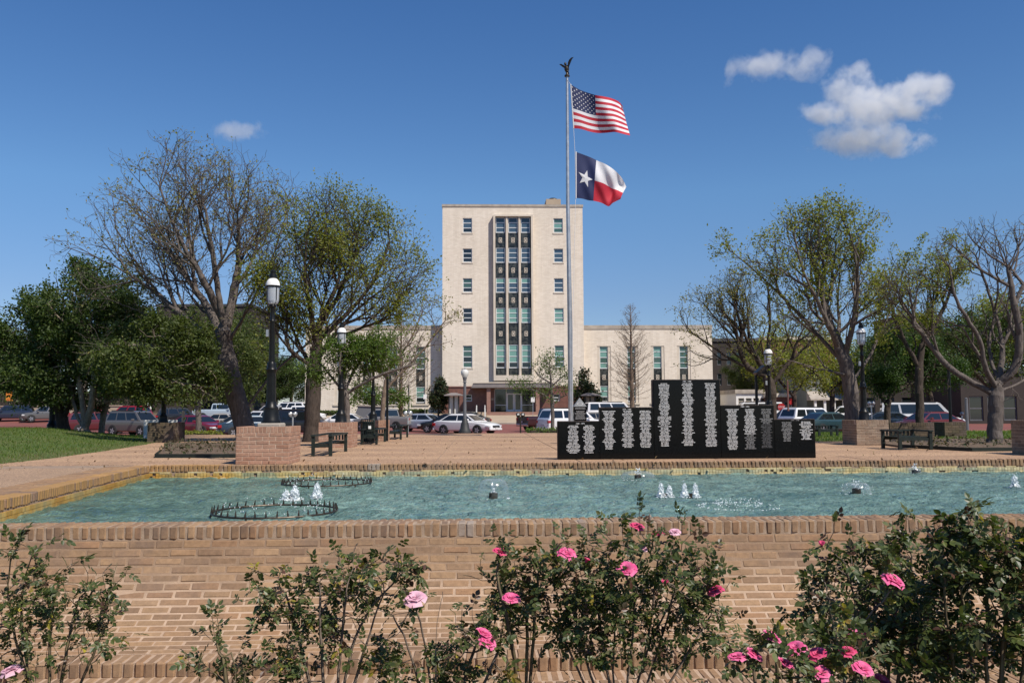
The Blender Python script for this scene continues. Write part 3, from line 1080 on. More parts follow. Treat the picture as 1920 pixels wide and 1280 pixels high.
# ---- plaza
pz = bpy.data.objects.new('plaza', None); C.objects.link(pz); pz.location = (0, 26, 0)
struct(pz, 'tan exposed aggregate plaza in light and dark bands')
mb = MB()
YP0, YP1 = YF + .40, 37.4
mb.box(-60, 60, YP0 - .18, YP1, -1.0, -.010)
mb.box(-60, cornerA.x - .62, 3.0, YP0 - .19, -1.0, -.011)
mb.build('joint_bed', M_mortar_d, pz)
rows = [YP0 - .19, 16.3, 17.55, 18.6, 20.0, 21.0, 22.7, 23.8, 25.8, 27.0, 29.4, 30.8, 33.3, 34.6, 37.38]
joints = [-.84 + 2.63 * k for k in range(-15, 16)]
edge = MB()
for j in range(len(rows) - 1):
    m = M_plaza1 if j % 2 == 0 else M_plaza2
    me = None
    for i in range(len(joints) - 1):
        xa, xb = joints[i], joints[i + 1]
        vs, fs = bbox(xb - xa - .022, rows[j + 1] - rows[j] - .014, .1, .004)
        zo = rb.uniform(-.0015, .0015)
        if me is None or rb.random() < .0:
            me = MB().add(vs, fs).mesh('paving_slab', m)
        cxm, cym = (xa + xb) / 2, (rows[j] + rows[j + 1]) / 2
        if cxm < cornerA.x - .8 and cym < 16.4:
            continue
        put(me, 'paving_slab', pz, (cxm, cym, -.05 + zo), (0, 0, 0))
# grey path round the slanting end of the pool
me = MB().box(-40, cornerA.x - .66, YP0 - .185, YP0 + 6, -.008, .003).mesh('paving_slab', M_plaza3)
mb = MB()
q = [cornerA + ln * .64, cornerN + ld * 6 + ln * .64]
mb.add([(q[0].x, YP0 - .2, 0), (q[1].x, q[1].y, 0), (-40, q[1].y, 0), (-40, YP0 - .2, 0)], [(0, 3, 2, 1)])
mb.build('path_surface', M_plaza3, pz)

# ---- grass mound at the left
ey = [PZ(px, py, 0) for px, py in ((-300, 893), (0, 873), (110, 860), (190, 849), (250, 840), (302, 831), (330, 824))]
EY = [p.y for p in ey] + [38]; EX = [p.x for p in ey] + [-13.2]
def mound(x, y):
    xe = np.interp(y, EY, EX)
    s = np.clip((xe - x) / 5.0, 0, 1)
    s = s * s * (3 - 2 * s)
    t = np.clip((37.6 - y) / 5.0, 0, 1)
    t = t * t * (3 - 2 * t)
    t2 = np.clip((y - ey[0].y + 1) / 3, 0, 1)
    und = .03 * np.sin(x * .9 + y * .5) * s
    return (.37 * s + und) * t * t2 - .02 * (1 - np.clip((xe - x) * 3, 0, 1))
gx, gy = np.linspace(-34, -4, 100), np.linspace(ey[0].y - 2, 37.8, 90)
GX, GY = np.meshgrid(gx, gy)
GZ = mound(GX, GY)
ii = np.arange(GX.size).reshape(GX.shape)
fq = np.stack([ii[:-1, :-1], ii[:-1, 1:], ii[1:, 1:], ii[1:, :-1]], -1).reshape(-1, 4)
hz_ = GZ.reshape(-1)[fq].max(1) > -.019
fq = fq[hz_ & (GY.reshape(-1)[fq].min(1) > YP0 - .1)]
struct(mobj('grass_mound', np_mesh('grass_mound', np.stack([GX, GY, GZ], -1).reshape(-1, 3), fq, M_lawn, True)), 'low grassy mound left of the pool')
def grass(name, X, Y, Z, m, hmin, hmax, w, label):
    N = len(X)
    rs = np.random.RandomState(5)
    a = rs.uniform(0, 6.283, N); h = rs.uniform(hmin, hmax, N); ln_ = rs.normal(0, .45, (N, 2)) * h[:, None]
    b = np.stack([X, Y, Z - .01], -1)
    dx = np.stack([np.cos(a), np.sin(a), 0 * a], -1) * w
    tip = b + np.stack([ln_[:, 0], ln_[:, 1], h], -1)
    V = np.stack([b - dx, b + dx, tip], 1).reshape(-1, 3)
    Fc = np.arange(3 * N).reshape(-1, 3)
    o = mobj(name, np_mesh(name, V, Fc, m))
    o['kind'] = 'stuff'; o['label'] = label
    return o
rs = np.random.RandomState(9)
N = 120000
X = rs.uniform(-26, -4.5, N); Y = ey[0].y - 1 + (38 - ey[0].y) * rs.uniform(0, 1, N) ** 1.6
Z = mound(X, Y)
xe = np.interp(Y, EY, EX)
ok = (Z > -.005) & (X > -.62 * Y - 1.0) & (xe - X > rs.uniform(0, .5, N) ** 2)
X, Y, Z, xe = X[ok], Y[ok], Z[ok], xe[ok]
dry = (rs.uniform(0, 1, len(X)) < np.clip(1.0 - (xe - X) / 1.3, .03, .75)) | ((np.sin(X * 1.3) + np.sin(Y * .9 + X) > 1.45) & (rs.uniform(0, 1, len(X)) < .4))
grass('grass', X[~dry], Y[~dry], Z[~dry], M_grass, .03, .085, .009, 'short green grass on the mound')
grass('grass', X[dry], Y[dry], Z[dry], M_grass_dry, .02, .06, .009, 'dry straw coloured grass along the mound edge')

# planting beds with dark steel edging
def bed(name, pts, label, edge_pts):
    t = thing(name, label, 'bed', (pts[0][0], pts[0][1], 0))
    MB().prism(pts, 0.002, .045, 'z').build('mulch', M_soil, t)
    e = MB()
    for a, b in zip(edge_pts[:-1], edge_pts[1:]):
        e.bar((a[0], a[1], .035), (b[0], b[1], .035), .03, .09)
    e.build('edging', M_iron, t)
    xs_ = [p[0] for p in pts]; ys_ = [p[1] for p in pts]
    rsb = np.random.RandomState(int(abs(pts[0][0] * 100)))
    n_ = 900
    q_ = np.stack([rsb.uniform(min(xs_) + .2, max(xs_) - .2, n_), rsb.uniform(min(ys_) + .15, max(ys_) - .1, n_), .05 + rsb.uniform(0, .10, n_) ** 1.0], -1)
    def inside(x, y):
        k = False
        for (x1, y1), (x2, y2) in zip(pts, pts[1:] + pts[:1]):
            if (y1 > y) != (y2 > y) and x < (x2 - x1) * (y - y1) / (y2 - y1) + x1: k = not k
        return k
    q_ = q_[np.array([inside(p_[0], p_[1]) for p_ in q_])]
    V, Fc = leaf_quads(q_, .09, rsb, up=.6)
    o = mobj('ground_cover', np_mesh('ground_cover', V - np.array(t.location), Fc, M_ivyleaf), t); o['kind'] = 'stuff'
    return t
a = PZ(291, 858, 0); b = PZ(441, 858, 0)
bed('planting_bed', [(a.x, a.y), (b.x + .1, b.y), (b.x - .6, b.y + 8), (a.x - 2.5, a.y + 8)], 'brown mulch bed with dark edging beside the nearest brick planter', [(a.x - .6, a.y + 2), (a.x, a.y), (b.x, b.y)])
a = PZ(1690, 839, 0); b = PZ(1822, 846, 0); c = PZ(1893, 845, 0)
bed('planting_bed', [(a.x, a.y), (b.x, b.y), (c.x + 3, c.y), (c.x + 5, c.y + 6), (a.x + 1, a.y + 6)], 'leafy mulch bed with dark edging round the stout bare tree', [(a.x, a.y), (b.x, b.y), (c.x + 3, c.y)])
N = 16000
X = rs.uniform(9.5, 22, N); Y = rs.uniform(25.5, 36, N)
okk = X > 9 + (Y - 26) * .25 + rs.uniform(0, .5, N)
grass('grass', X[okk], Y[okk], np.zeros(okk.sum()) + .01, M_grass, .04, .10, .012, 'short green lawn behind the stout bare tree')
struct(MB().box(9.8, 24, 25.6, 36.2, -.01, .006).build('lawn', M_lawn), 'green lawn at the right of the plaza')

# ================================================================== COURTHOUSE
YT, YW = 110.0, 111.6
def facade(mb, x0, x1, z0, z1, holes, y, depth, m=0):
    xs = sorted({x0, x1, *[h[0] for h in holes], *[h[1] for h in holes]})
    zs = sorted({z0, z1, *[h[2] for h in holes], *[h[3] for h in holes]})
    for i in range(len(xs) - 1):
        for j in range(len(zs) - 1):
            cx, cz = (xs[i] + xs[i + 1]) / 2, (zs[j] + zs[j + 1]) / 2
            if any(h[0] < cx < h[1] and h[2] < cz < h[3] for h in holes):
                continue
            mb.add([(xs[i], y, zs[j]), (xs[i + 1], y, zs[j]), (xs[i + 1], y, zs[j + 1]), (xs[i], y, zs[j + 1])], [(0, 1, 2, 3)], m)
    for (a, b, c, d) in holes:
        mb.add([(a, y, c), (b, y, c), (b, y, d), (a, y, d), (a, y + depth, c), (b, y + depth, c), (b, y + depth, d), (a, y + depth, d)],
               [(0, 4, 5, 1), (1, 5, 6, 2), (2, 6, 7, 3), (3, 7, 4, 0)], m)
def window(parent, x0, x1, z0, z1, y, rows, glass, fw=.07, label=None, cols=1, bars=None, fm=None):
    """frame with horizontal bars; every pane a sub-part"""
    mb = MB()
    mb.box(x0, x0 + fw, y, y + .09, z0, z1)
    mb.box(x1 - fw, x1, y, y + .09, z0, z1)
    mb.box(x0 + fw, x1 - fw, y, y + .09, z1 - fw, z1)
    mb.box(x0 + fw, x1 - fw, y, y + .09, z0, z0 + fw * 1.4)
    H = z1 - z0
    W = x1 - x0
    for k in range(1, rows):
        z = z0 + H * k / rows
        mb.box(x0 + fw, x1 - fw, y + .003, y + .087, z - fw * .55, z + fw * .55)
    for k in range(1, cols):
        x = x0 + W * k / cols
        mb.box(x - fw * .4, x + fw * .4, y - .004, y + .08, z0 + fw, z1 - fw)
    f = mb.build('window', fm or M_alum, parent)
    if label: f['label'] = label
    for k in range(rows):
        for c in range(cols):
            g = glass[k % len(glass)] if isinstance(glass, list) else glass
            za, zb = z0 + H * k / rows, z0 + H * (k + 1) / rows
            xa, xb = x0 + W * c / cols, x0 + W * (c + 1) / cols
            MB().box(xa + .02, xb - .02, y + .045, y + .055, za + .02, zb - .02).build('pane', g, f)
    return f
tower_base = gz(YT)
court = thing('courthouse', 'tall cream brick courthouse tower with long lower wings', 'courthouse', (P(961, 700, YT).x, YT, tower_base))
def xz(px, py, Y=YT):
    p = P(px, py, Y)
    return p.x, p.z
tx0, tx1 = P(829.5, 560, YT).x, P(1094, 560, YT).x
zt1 = P(961, 388, YT).z
zgr = P(961, 726, YT).z
win_rows = [(409, 436.5), (466, 492), (521.5, 548), (577.5, 604.5), (647.5, 689)]
holes, wins = [], []
for side, (pa, pb) in enumerate(((867.8, 885.3), (1039, 1056.6))):
    for k, (ya, yb) in enumerate(win_rows):
        xa, _ = xz(pa, 560); xb, _ = xz(pb, 560)
        za = P(961, yb, YT).z; zb = P(961, ya, YT).z
        holes.append((xa, xb, za, zb)); wins.append((side, k))
bx0, bx1 = P(929, 560, YT).x, P(996, 560, YT).x
bz0, bz1 = P(961, 703.5, YT).z, P(961, 407.5, YT).z
mb = MB()
facade(mb, tx0, tx1, zgr, zt1, holes + [(bx0, bx1, bz0, bz1)], YT, .35)
mb.add([(tx0, YT, zgr - 3), (tx0, YT + 18, zgr - 3), (tx0, YT + 18, zt1), (tx0, YT, zt1), (tx1, YT, zgr - 3), (tx1, YT + 18, zgr - 3), (tx1, YT + 18, zt1), (tx1, YT, zt1)],
       [(0, 3, 2, 1), (4, 5, 6, 7), (1, 2, 6, 5), (3, 7, 6, 2)])
mb.build('tower_wall', M_cream, court)
mb = MB()
zc = P(961, 383.5, YT).z
mb.box(tx0 - .08, tx1 + .08, YT - .08, YT + 18.05, zt1 + .004, zc)
mb.build('coping', M_stain, court)
# penthouse on the roof
p0, p1 = P(1023, 380, YT + 6), P(1050, 374, YT + 6)
mb = MB()
mb.box(p0.x, p1.x, YT + 5, YT + 8, zc - .2, P(1030, 376.5, YT + 6).z)
mb.build('roof_penthouse', M_tan, court)
mb = MB(); cxp = (p0.x + p1.x) / 2
mb.lathe([(.75, 0), (.7, .15), (.4, .32), (0, .38)], (cxp, YT + 6, P(1030, 376.5, YT + 6).z - .01), 12)
mb.build('roof_vent', M_bronze, court, 40)
gl_sets = {(0, 0): [M_glass_d, M_glass_b, M_glass_b], (0, 1): M_glass_d, (0, 2): [M_glass_d, M_glass_g2, M_glass_g2], (0, 3): M_glass_d, (0, 4): [M_glass_g2, M_glass_d, M_glass_g2, M_glass_g2, M_glass_d],
           (1, 0): [M_glass_g2, M_glass_g, M_glass_g2], (1, 1): M_glass_b, (1, 2): M_glass_b, (1, 3): [M_glass_g, M_glass_g, M_glass_g], (1, 4): [M_glass_g2, M_glass_g2, M_glass_g]}
for h, w in zip(holes, wins):
    window(court, h[0], h[1], h[2], h[3], YT + .12, 3 if w[1] < 4 else 4, gl_sets[w], .085)
    MB().box(h[0] - .1, h[1] + .1, YT - .06, YT + .1, h[2] - .16, h[2] - .003).build('window_sill', M_cream2, court)
# projecting central bay
fx0, fx1 = P(925, 560, YT).x, P(999.5, 560, YT).x
fz0, fz1 = P(961, 713.5, YT).z, P(961, 404.5, YT).z
mb = MB()
pj = .62
mb.box(fx0, bx0, YT - pj, YT + .3, fz0, fz1)
mb.box(bx1, fx1, YT - pj, YT + .3, fz0, fz1)
mb.box(bx0, bx1, YT - pj, YT + .3, bz1, fz1 - .004)
mb.box(bx0, bx1, YT - pj, YT + .3, fz0 + .004, bz0)
mb.build('bay_frame', M_cream2, court)
cols_px = [(929.5, 947.5), (953.3, 971.3), (977, 995)]
mul = MB()
for (a, b) in ((947.5, 953.3), (971.3, 977)):
    xa, xb = P(a, 560, YT).x, P(b, 560, YT).x
    mul.box(xa + .02, xb - .02, YT - .38, YT + .2, bz0, bz1)
    mul.box(xa + .10, xb - .10, YT - .46, YT - .381, bz0, bz1)
mul.build('mullion_pier', M_cream2, court)
bay_rows = [(408.5, 437), (465, 493), (521.5, 549), (577.5, 605.5), (646, 690)]
sps = [(437.5, 464.6), (493.5, 521), (549.5, 577), (606, 645.5), (690.5, 703.3)]
bay_gl = [[M_glass_b, M_glass_b, M_glass_d], M_glass_b, [M_glass_b, M_glass_b, M_glass_g], M_glass_g, [M_glass_d, M_glass_g, M_glass_g, M_glass_g]]
em = MB()
for (a, b) in cols_px:
    xa, xb = P(a, 560, YT).x, P(b, 560, YT).x
    for k, (ya, yb) in enumerate(bay_rows):
        window(court, xa + .02, xb - .02, P(961, yb, YT).z, P(961, ya, YT).z, YT - .14, 3 if k < 4 else 4, bay_gl[k], .08)
    for k, (ya, yb) in enumerate(sps):
        za, zb = P(961, yb, YT).z, P(961, ya, YT).z
        spn = MB().box(xa + .02, xb - .02, YT - .20, YT + .1, za + .02, zb - .02).build('spandrel_panel', M_spandrel, court)
        if k < 4:
            cx, cz = (xa + xb) / 2, (za + zb) / 2
            e = MB()
            w, h_ = .20, .30
            for (x0, x1, z0, z1) in ((-w, -w + .07, -h_, h_), (w - .07, w, -h_, h_), (-w + .07, w - .07, h_ - .07, h_), (-w + .07, w - .07, -h_, -h_ + .07), (-.06, .06, -.14, .14)):
                e.box(cx + x0, cx + x1, YT - .25, YT - .199, cz + z0, cz + z1)
            e.build('emblem', M_cream2, spn)
# granite ground storey
zg0 = tower_base - .2
dxa, dxb = P(927, 740, YT).x, P(1001, 740, YT).x
mb = MB()
sw = (P(872, 740, YT).x, P(885, 740, YT).x, P(961, 752, YT).z, P(961, 739, YT).z)
sw2 = (P(1037, 740, YT).x, P(1050, 740, YT).x, sw[2], sw[3])
facade(mb, tx0 - .12, tx1 + .12, zg0, zgr, [(dxa, dxb, zg0, P(961, 727.5, YT).z), sw, sw2], YT - .12, .6)
mb.box(tx0 - .16, tx1 + .16, YT - .2, YT + .05, zgr + .003, zgr + .16)
mb.build('granite_base', M_gran, court)
for s_ in (sw, sw2):
    window(court, *s_, YT + .05, 2, M_glass_d, .09)
# canopy
cxa, cxb = P(883.5, 720, 107.5).x, P(1040, 720, 107.5).x
cza, czb = P(961, 726.5, 107.5).z, P(961, 716.5, 107.5).z
MB().prism([(cxa, cza), (cxb, cza), (cxb - .28, czb), (cxa + .28, czb)], 107.2, YT - .13, 'y').build('canopy', M_canopy, court)
MB().box(cxa - .02, cxb + .02, 107.12, 107.198, czb - .1, czb + .03).build('canopy_trim', M_cream2, court)
for px in (916.2, 1008):
    x = P(px, 750, 107.6).x
    MB().box(x - .23, x + .23, 107.5, 107.96, .6, cza).build('pier', M_granp, court)
# glazed entrance
ent_y = YT + .3
zl_ = P(961, 771.5, 108).z
MB().box(dxa, dxb, ent_y + .06, ent_y + .08, zl_, P(961, 727.5, YT).z).build('entrance_glass', M_glass_d, court)
mb = MB()
zt_ = P(961, 727.5, YT).z
zd = P(961, 737, YT).z
for px in (927.6, 949.6, 978.5, 1000.2):
    x = P(px, 740, YT).x
    mb.box(x - .05, x + .05, ent_y - .04, ent_y + .055, zl_, zt_)
mb.box(dxa, dxb, ent_y - .036, ent_y + .05, zt_ - .1, zt_)
zm = P(961, 759, YT).z
mb.box(dxa, P(949.6, 740, YT).x - .05, ent_y - .036, ent_y + .05, zm - .04, zm + .04)
mb.box(P(978.5, 740, YT).x + .05, dxb, ent_y - .036, ent_y + .05, zm - .04, zm + .04)
mb.build('entrance_frame', M_alum, court)
for (a, b) in ((950.4, 963.8), (964.4, 977.8)):
    xa, xb = P(a, 740, YT).x, P(b, 740, YT).x
    d = MB()
    d.box(xa, xa + .13, ent_y - .06, ent_y + .03, zl_, zd); d.box(xb - .13, xb, ent_y - .06, ent_y + .03, zl_, zd)
    d.box(xa + .13, xb - .13, ent_y - .06, ent_y + .03, zd - .16, zd); d.box(xa + .13, xb - .13, ent_y - .06, ent_y + .03, zl_, zl_ + .25)
    dd = d.build('door', M_alum, court)
    MB().box(xa + .12, xb - .12, ent_y - .02, ent_y, zl_ + .24, zd - .15).build('pane', M_glass_d, dd)
MB().box(P(920.5, 740, YT).x, P(925.5, 740, YT).x, YT - .16, YT - .121, P(961, 750, YT).z, P(961, 746, YT).z).build('wall_plaque', M_stain, court)
# wings
def wing(x0, x1, cols, name, y):
    z1 = P(1200, 609.5, y).z
    z0 = gz(y) - .3
    hs = []
    wz1, wz0 = P(1200, 648.5, y).z, P(1200, 753, y).z
    for (a, b) in cols:
        hs.append((a - .34, b + .34, wz0 - .12, wz1))
    mb = MB()
    facade(mb, x0, x1, z0, z1 - .5, hs, y, .5)
    mb.add([(x0, y, z0), (x0, y + 14, z0), (x0, y + 14, z1 - .5), (x0, y, z1 - .5), (x1, y, z0), (x1, y + 14, z0), (x1, y + 14, z1 - .5), (x1, y, z1 - .5)], [(0, 3, 2, 1), (4, 5, 6, 7), (1, 2, 6, 5), (3, 7, 6, 2)])
    mb.build('wing_wall', M_cream, court)
    MB().box(x0 - .07, x1 + .07, y - .07, y + 14.07, z1 - .497, z1).build('coping', M_stain, court)
    zz_ = [P(1200, q, y).z for q in (648.5, 690.6, 723, 753)]
    for ci, (a, b) in enumerate(cols):
        tr = MB()
        tr.box(a - .335, a, y + .06, y + .45, wz0 - .115, wz1 - .003); tr.box(b, b + .335, y + .06, y + .45, wz0 - .115, wz1 - .003)
        tr.box(a - .5, b + .5, y - .12, y + .2, wz0 - .34, wz0 - .125)
        tr.build('window_trim', M_cream2, court)
        g = [M_glass_g, M_glass_g2, M_glass_g, M_glass_g2][ci % 4]
        window(court, a, b, zz_[1], zz_[0], y + .2, 4, [g, M_glass_g2, g], .08)
        window(court, a, b, zz_[3], zz_[2], y + .2, 3, [M_glass_d, M_glass_g, M_glass_g], .08)
        spn = MB().box(a, b, y + .18, y + .4, zz_[2], zz_[1]).build('spandrel_panel', M_spandrel, court)
        e = MB(); cx, cz = (a + b) / 2, (zz_[1] + zz_[2]) / 2
        w, h_ = .19, .30
        for (x0_, x1_, z0_, z1_) in ((-w, -w + .07, -h_, h_), (w - .07, w, -h_, h_), (-w + .07, w - .07, h_ - .07, h_), (-w + .07, w - .07, -h_, -h_ + .07), (-.06, .06, -.14, .14)):
            e.box(cx + x0_, cx + x1_, y + .13, y + .181, cz + z0_, cz + z1_)
        e.build('emblem', M_cream2, spn)
xr = P(1335, 640, YW).x
wing(tx1 + .002, xr, [(P(a, 700, YW).x, P(b, 700, YW).x) for a, b in ((1125, 1140.5), (1176.5, 1192), (1225.8, 1241.2), (1275, 1290.5))], 'r', YW)
xl_ = P(573, 640, YW).x
wing(xl_, tx0 - .002, [(P(a, 700, YW).x, P(b, 700, YW).x) for a, b in ((633, 648.5), (680, 696), (728.5, 745), (780, 797))], 'l', YW)
# entrance steps, ramp walls and rails
steps = thing('entrance_steps', 'pale concrete ramp and granite landing before the courthouse doors', 'steps', (P(961, 780, 104).x, 104, gz(104)))
xa, xb = P(912, 780, 105).x, P(1010, 780, 105).x
zl0 = P(961, 772, 106).z
MB().box(xa, xb, 105.0, YT + .29, 0, zl0).build('landing', M_granp, steps)
zs_ = P(961, 780.5, 104).z
MB().box(xa + .05, xb + 6, 103.2, 104.996, -.5, zs_).build('ramp_wall', M_tan, steps)
xs0, xs1 = P(893, 780, 103).x, xa - .004
st = MB()
for k in range(6):
    st.box(xs0, xs1, 101.5 + k * .55, YT - .2, -.5, gz(101) + (zl0 - gz(101)) * (k + 1) / 6)
st.build('step', M_tan, steps)
rl = MB()
for px in (893.5, 909.5):
    x = P(px, 780, 102).x
    rl.bar((x, 101.4, .1), (x, 101.4, P(900, 766, 101.4).z), .12, .12)
    rl.bar((x, 101.4, P(900, 766, 101.4).z), (x, 105, P(900, 760, 105).z), .09, .09)
    rl.bar((x, 105, .6), (x, 105, P(900, 760, 105).z), .12, .12)
for t in range(6):
    px = 931 + t * 13.2
    p = P(px, 782 + t * 1.2, 102.6)
    rl.bar((p.x, 102.6, -.4), (p.x, 102.6, p.z), .05, .05)
    if t:
        rl.bar((q.x, 102.6, q.z), (p.x, 102.6, p.z), .05, .05)
        rl.bar((q.x, 102.6, q.z - .4), (p.x, 102.6, p.z - .4), .04, .04)
    q = p
rl.build('handrail', M_alum, steps)
# kiosks by the entrance
def kiosk(px, label, flip):
    Y = 103.0
    x = P(px, 760, Y).x
    z0 = gz(Y) - .2
    t = thing('kiosk', label, 'kiosk', (x, Y, z0), 'hip roofed kiosks beside the entrance')
    zr = P(px, 742, Y).z
    MB().box(x - .62, x - .50, Y - .5, Y + .5, z0, zr).box(x + .50, x + .62, Y - .5, Y + .5, z0, zr).box(x - .06, x + .06, Y - .5, Y + .5, z0, zr).build('post', M_trimblk, t)
    MB().box(x - .49, x - .08, Y - .2, Y - .1, z0 + .35, zr - .1).box(x + .08, x + .49, Y - .2, Y - .1, z0 + .35, zr - .1).build('display_panel', M_white if flip else M_stain, t)
    rf = MB()
    rf.add([(x - 1.1, Y - 1.1, zr), (x + 1.1, Y - 1.1, zr), (x + 1.1, Y + 1.1, zr), (x - 1.1, Y + 1.1, zr), (x - 1.1, Y - 1.1, zr + .1), (x + 1.1, Y - 1.1, zr + .1), (x + 1.1, Y + 1.1, zr + .1), (x - 1.1, Y + 1.1, zr + .1), (x - .3, Y, zr + .36), (x + .3, Y, zr + .36)],
           [(0, 3, 2, 1), (0, 1, 5, 4), (1, 2, 6, 5), (2, 3, 7, 6), (3, 0, 4, 7), (4, 5, 9, 8), (5, 6, 9), (6, 7, 8, 9), (7, 4, 8)])
    rf.build('roof', M_canopy, t)
kiosk(851, 'hip roofed notice kiosk at the courthouse steps, left of the doors', 1)
kiosk(1106, 'hip roofed notice kiosk behind the flagpole, right of the doors', 0)

# ================================================================== MEMORIAL
MEMY = 16.97
mem = thing('memorial_wall', 'stepped black granite memorial wall engraved with white names', 'memorial', (PX(1287, MEMY), MEMY, 0))
MD = .16
secs = [(1047, 1124.3, 789, '1965 - 1972', [(1074.5, 796, 849, 20), (1104, 796, 849, 21)]),
        (1124.7, 1226.3, 763, '1973 - 1980', [(1141.5, 769, 842, 28), (1177, 769, 839, 27), (1210, 769, 839, 27)]),
        (1226.7, 1351.6, 711, '1981 - 1988', [(1246, 718, 837, 46), (1290, 718, 836, 46), (1333, 718, 838, 46)]),
        (1352, 1452, 759, '1989 - 1994', [(1373, 767, 844, 30), (1406, 767, 843, 30), (1437, 767, 841, 29)]),
        (1452.4, 1528, 785, '1995 - 1998', [(1475, 792, 829, 15), (1511, 791, 826, 14)])]
rl_ = random.Random(5)
def text_mesh(s, size, ext=.002):
    cu = bpy.data.curves.new('t', 'FONT')
    cu.body = s; cu.size = size; cu.extrude = ext; cu.align_x = 'CENTER'; cu.align_y = 'CENTER'
    cu.resolution_u = 2
    o = bpy.data.objects.new('t', cu); C.objects.link(o)
    dg = bpy.context.evaluated_depsgraph_get()
    me = bpy.data.meshes.new_from_object(o.evaluated_get(dg))
    bpy.data.objects.remove(o); bpy.data.curves.remove(cu)
    return me
for si, (xa, xb, yt, head, cols) in enumerate(secs):
    x0, x1 = PX(xa, MEMY, .5), PX(xb, MEMY, .5)
    z1 = P((xa + xb) / 2, yt, MEMY).z
    sl = MB().box(x0, x1, MEMY, MEMY + MD, 0, z1 - .012, 0, bev=.003).build('slab', M_granite, mem)
    MB().box(x0 - .003, x1 + .003, MEMY + .012, MEMY + MD + .03, z1 - .035, z1).build('rough_top', M_rough, sl)
    if si in (0, 2):
        MB().box(x0 - .012, x0 - .001, MEMY + .02, MEMY + MD + .02, .0 if si == 0 else .9, z1 - .01).build('rough_edge', M_rough, sl)
    if si in (2, 4):
        MB().box(x1 + .001, x1 + .010, MEMY + .02, MEMY + MD + .02, .0 if si == 4 else .9, z1 - .01).build('rough_edge', M_rough, sl)
    hx = PX((xa + xb) / 2 - (5 if si == 3 else 0) + (2 if si in (0,) else 0), MEMY, .8)
    me = text_mesh(head, .034, .001)
    me.materials.append(M_ltr if si < 4 else M_ltr2)
    h = mobj('heading', me, sl, (hx - mem.location.x, -.0025, P(1200, yt + 4.2, MEMY).z), (R(90), 0, 0))
    # illegible lines of names: small raised strokes like worn capitals
    for ci, (cpx, ya, yb, n) in enumerate(cols):
        cx = PX(cpx, MEMY, .7)
        mat = M_ltr
        if si == 3: mat = [M_ltr, M_ltr, M_ltr2][ci]  # right-hand names coloured greyer to imitate dimming by reflection
        if si == 4: mat = [M_ltr2, M_ltr][ci]
        lm = MB()
        for k in range(n):
            py = ya + (yb - ya) * (k + .5) / n
            z = P(1200, py, MEMY).z
            nl = rl_.randint(9, 16)
            if rl_.random() < .06: nl = 19
            gap = rl_.randint(3, max(4, nl - 5))
            w = .0130
            tot = nl * w + .011
            x = cx - tot / 2
            m_i = 0
            if (si == 3 and ci == 1 and k > 18) or (si == 3 and ci == 2 and k > 10): m_i = 1
            for q_ in range(nl):
                if q_ == gap: x += .011
                hh = .0072
                kind = rl_.random()
                a, b = x + .0012, x + w - .0028
                y0, y1 = MEMY - .0018, MEMY - .0002
                if kind < .45:      # two uprights and a bar
                    lm.add([(a, y0, z - hh), (a + .0042, y0, z - hh), (a + .0042, y0, z + hh), (a, y0, z + hh)], [(0, 1, 2, 3)], m_i)
                    lm.add([(b - .0042, y0, z - hh), (b, y0, z - hh), (b, y0, z + hh), (b - .0042, y0, z + hh)], [(0, 1, 2, 3)], m_i)
                    zz2 = z + rl_.choice((-.006, 0, .006))
                    lm.add([(a + .003, y0, zz2 - .0024), (b - .003, y0, zz2 - .0024), (b - .003, y0, zz2 + .0024), (a + .003, y0, zz2 + .0024)], [(0, 1, 2, 3)], m_i)
                elif kind < .8:     # upright with arms
                    lm.add([(a, y0, z - hh), (a + .0046, y0, z - hh), (a + .0046, y0, z + hh), (a, y0, z + hh)], [(0, 1, 2, 3)], m_i)
                    for zz2 in (z - hh + .002, z, z + hh - .002):
                        lm.add([(a + .003, y0, zz2 - .0024), (b, y0, zz2 - .0024), (b, y0, zz2 + .0024), (a + .003, y0, zz2 + .0024)], [(0, 1, 2, 3)], m_i)
                else:
                    m_ = (a + b) / 2
                    lm.add([(m_ - .002, y0, z - hh), (m_ + .002, y0, z - hh), (m_ + .002, y0, z + hh), (m_ - .002, y0, z + hh)], [(0, 1, 2, 3)], m_i)
                    lm.add([(a, y0, z + hh - .004), (b, y0, z + hh - .004), (b, y0, z + hh), (a, y0, z + hh)], [(0, 1, 2, 3)], m_i)
                x += w
        o = lm.build('name_column', [mat, M_ltr3 if mat is M_ltr2 else M_ltr2], sl)
        o['kind'] = 'stuff'

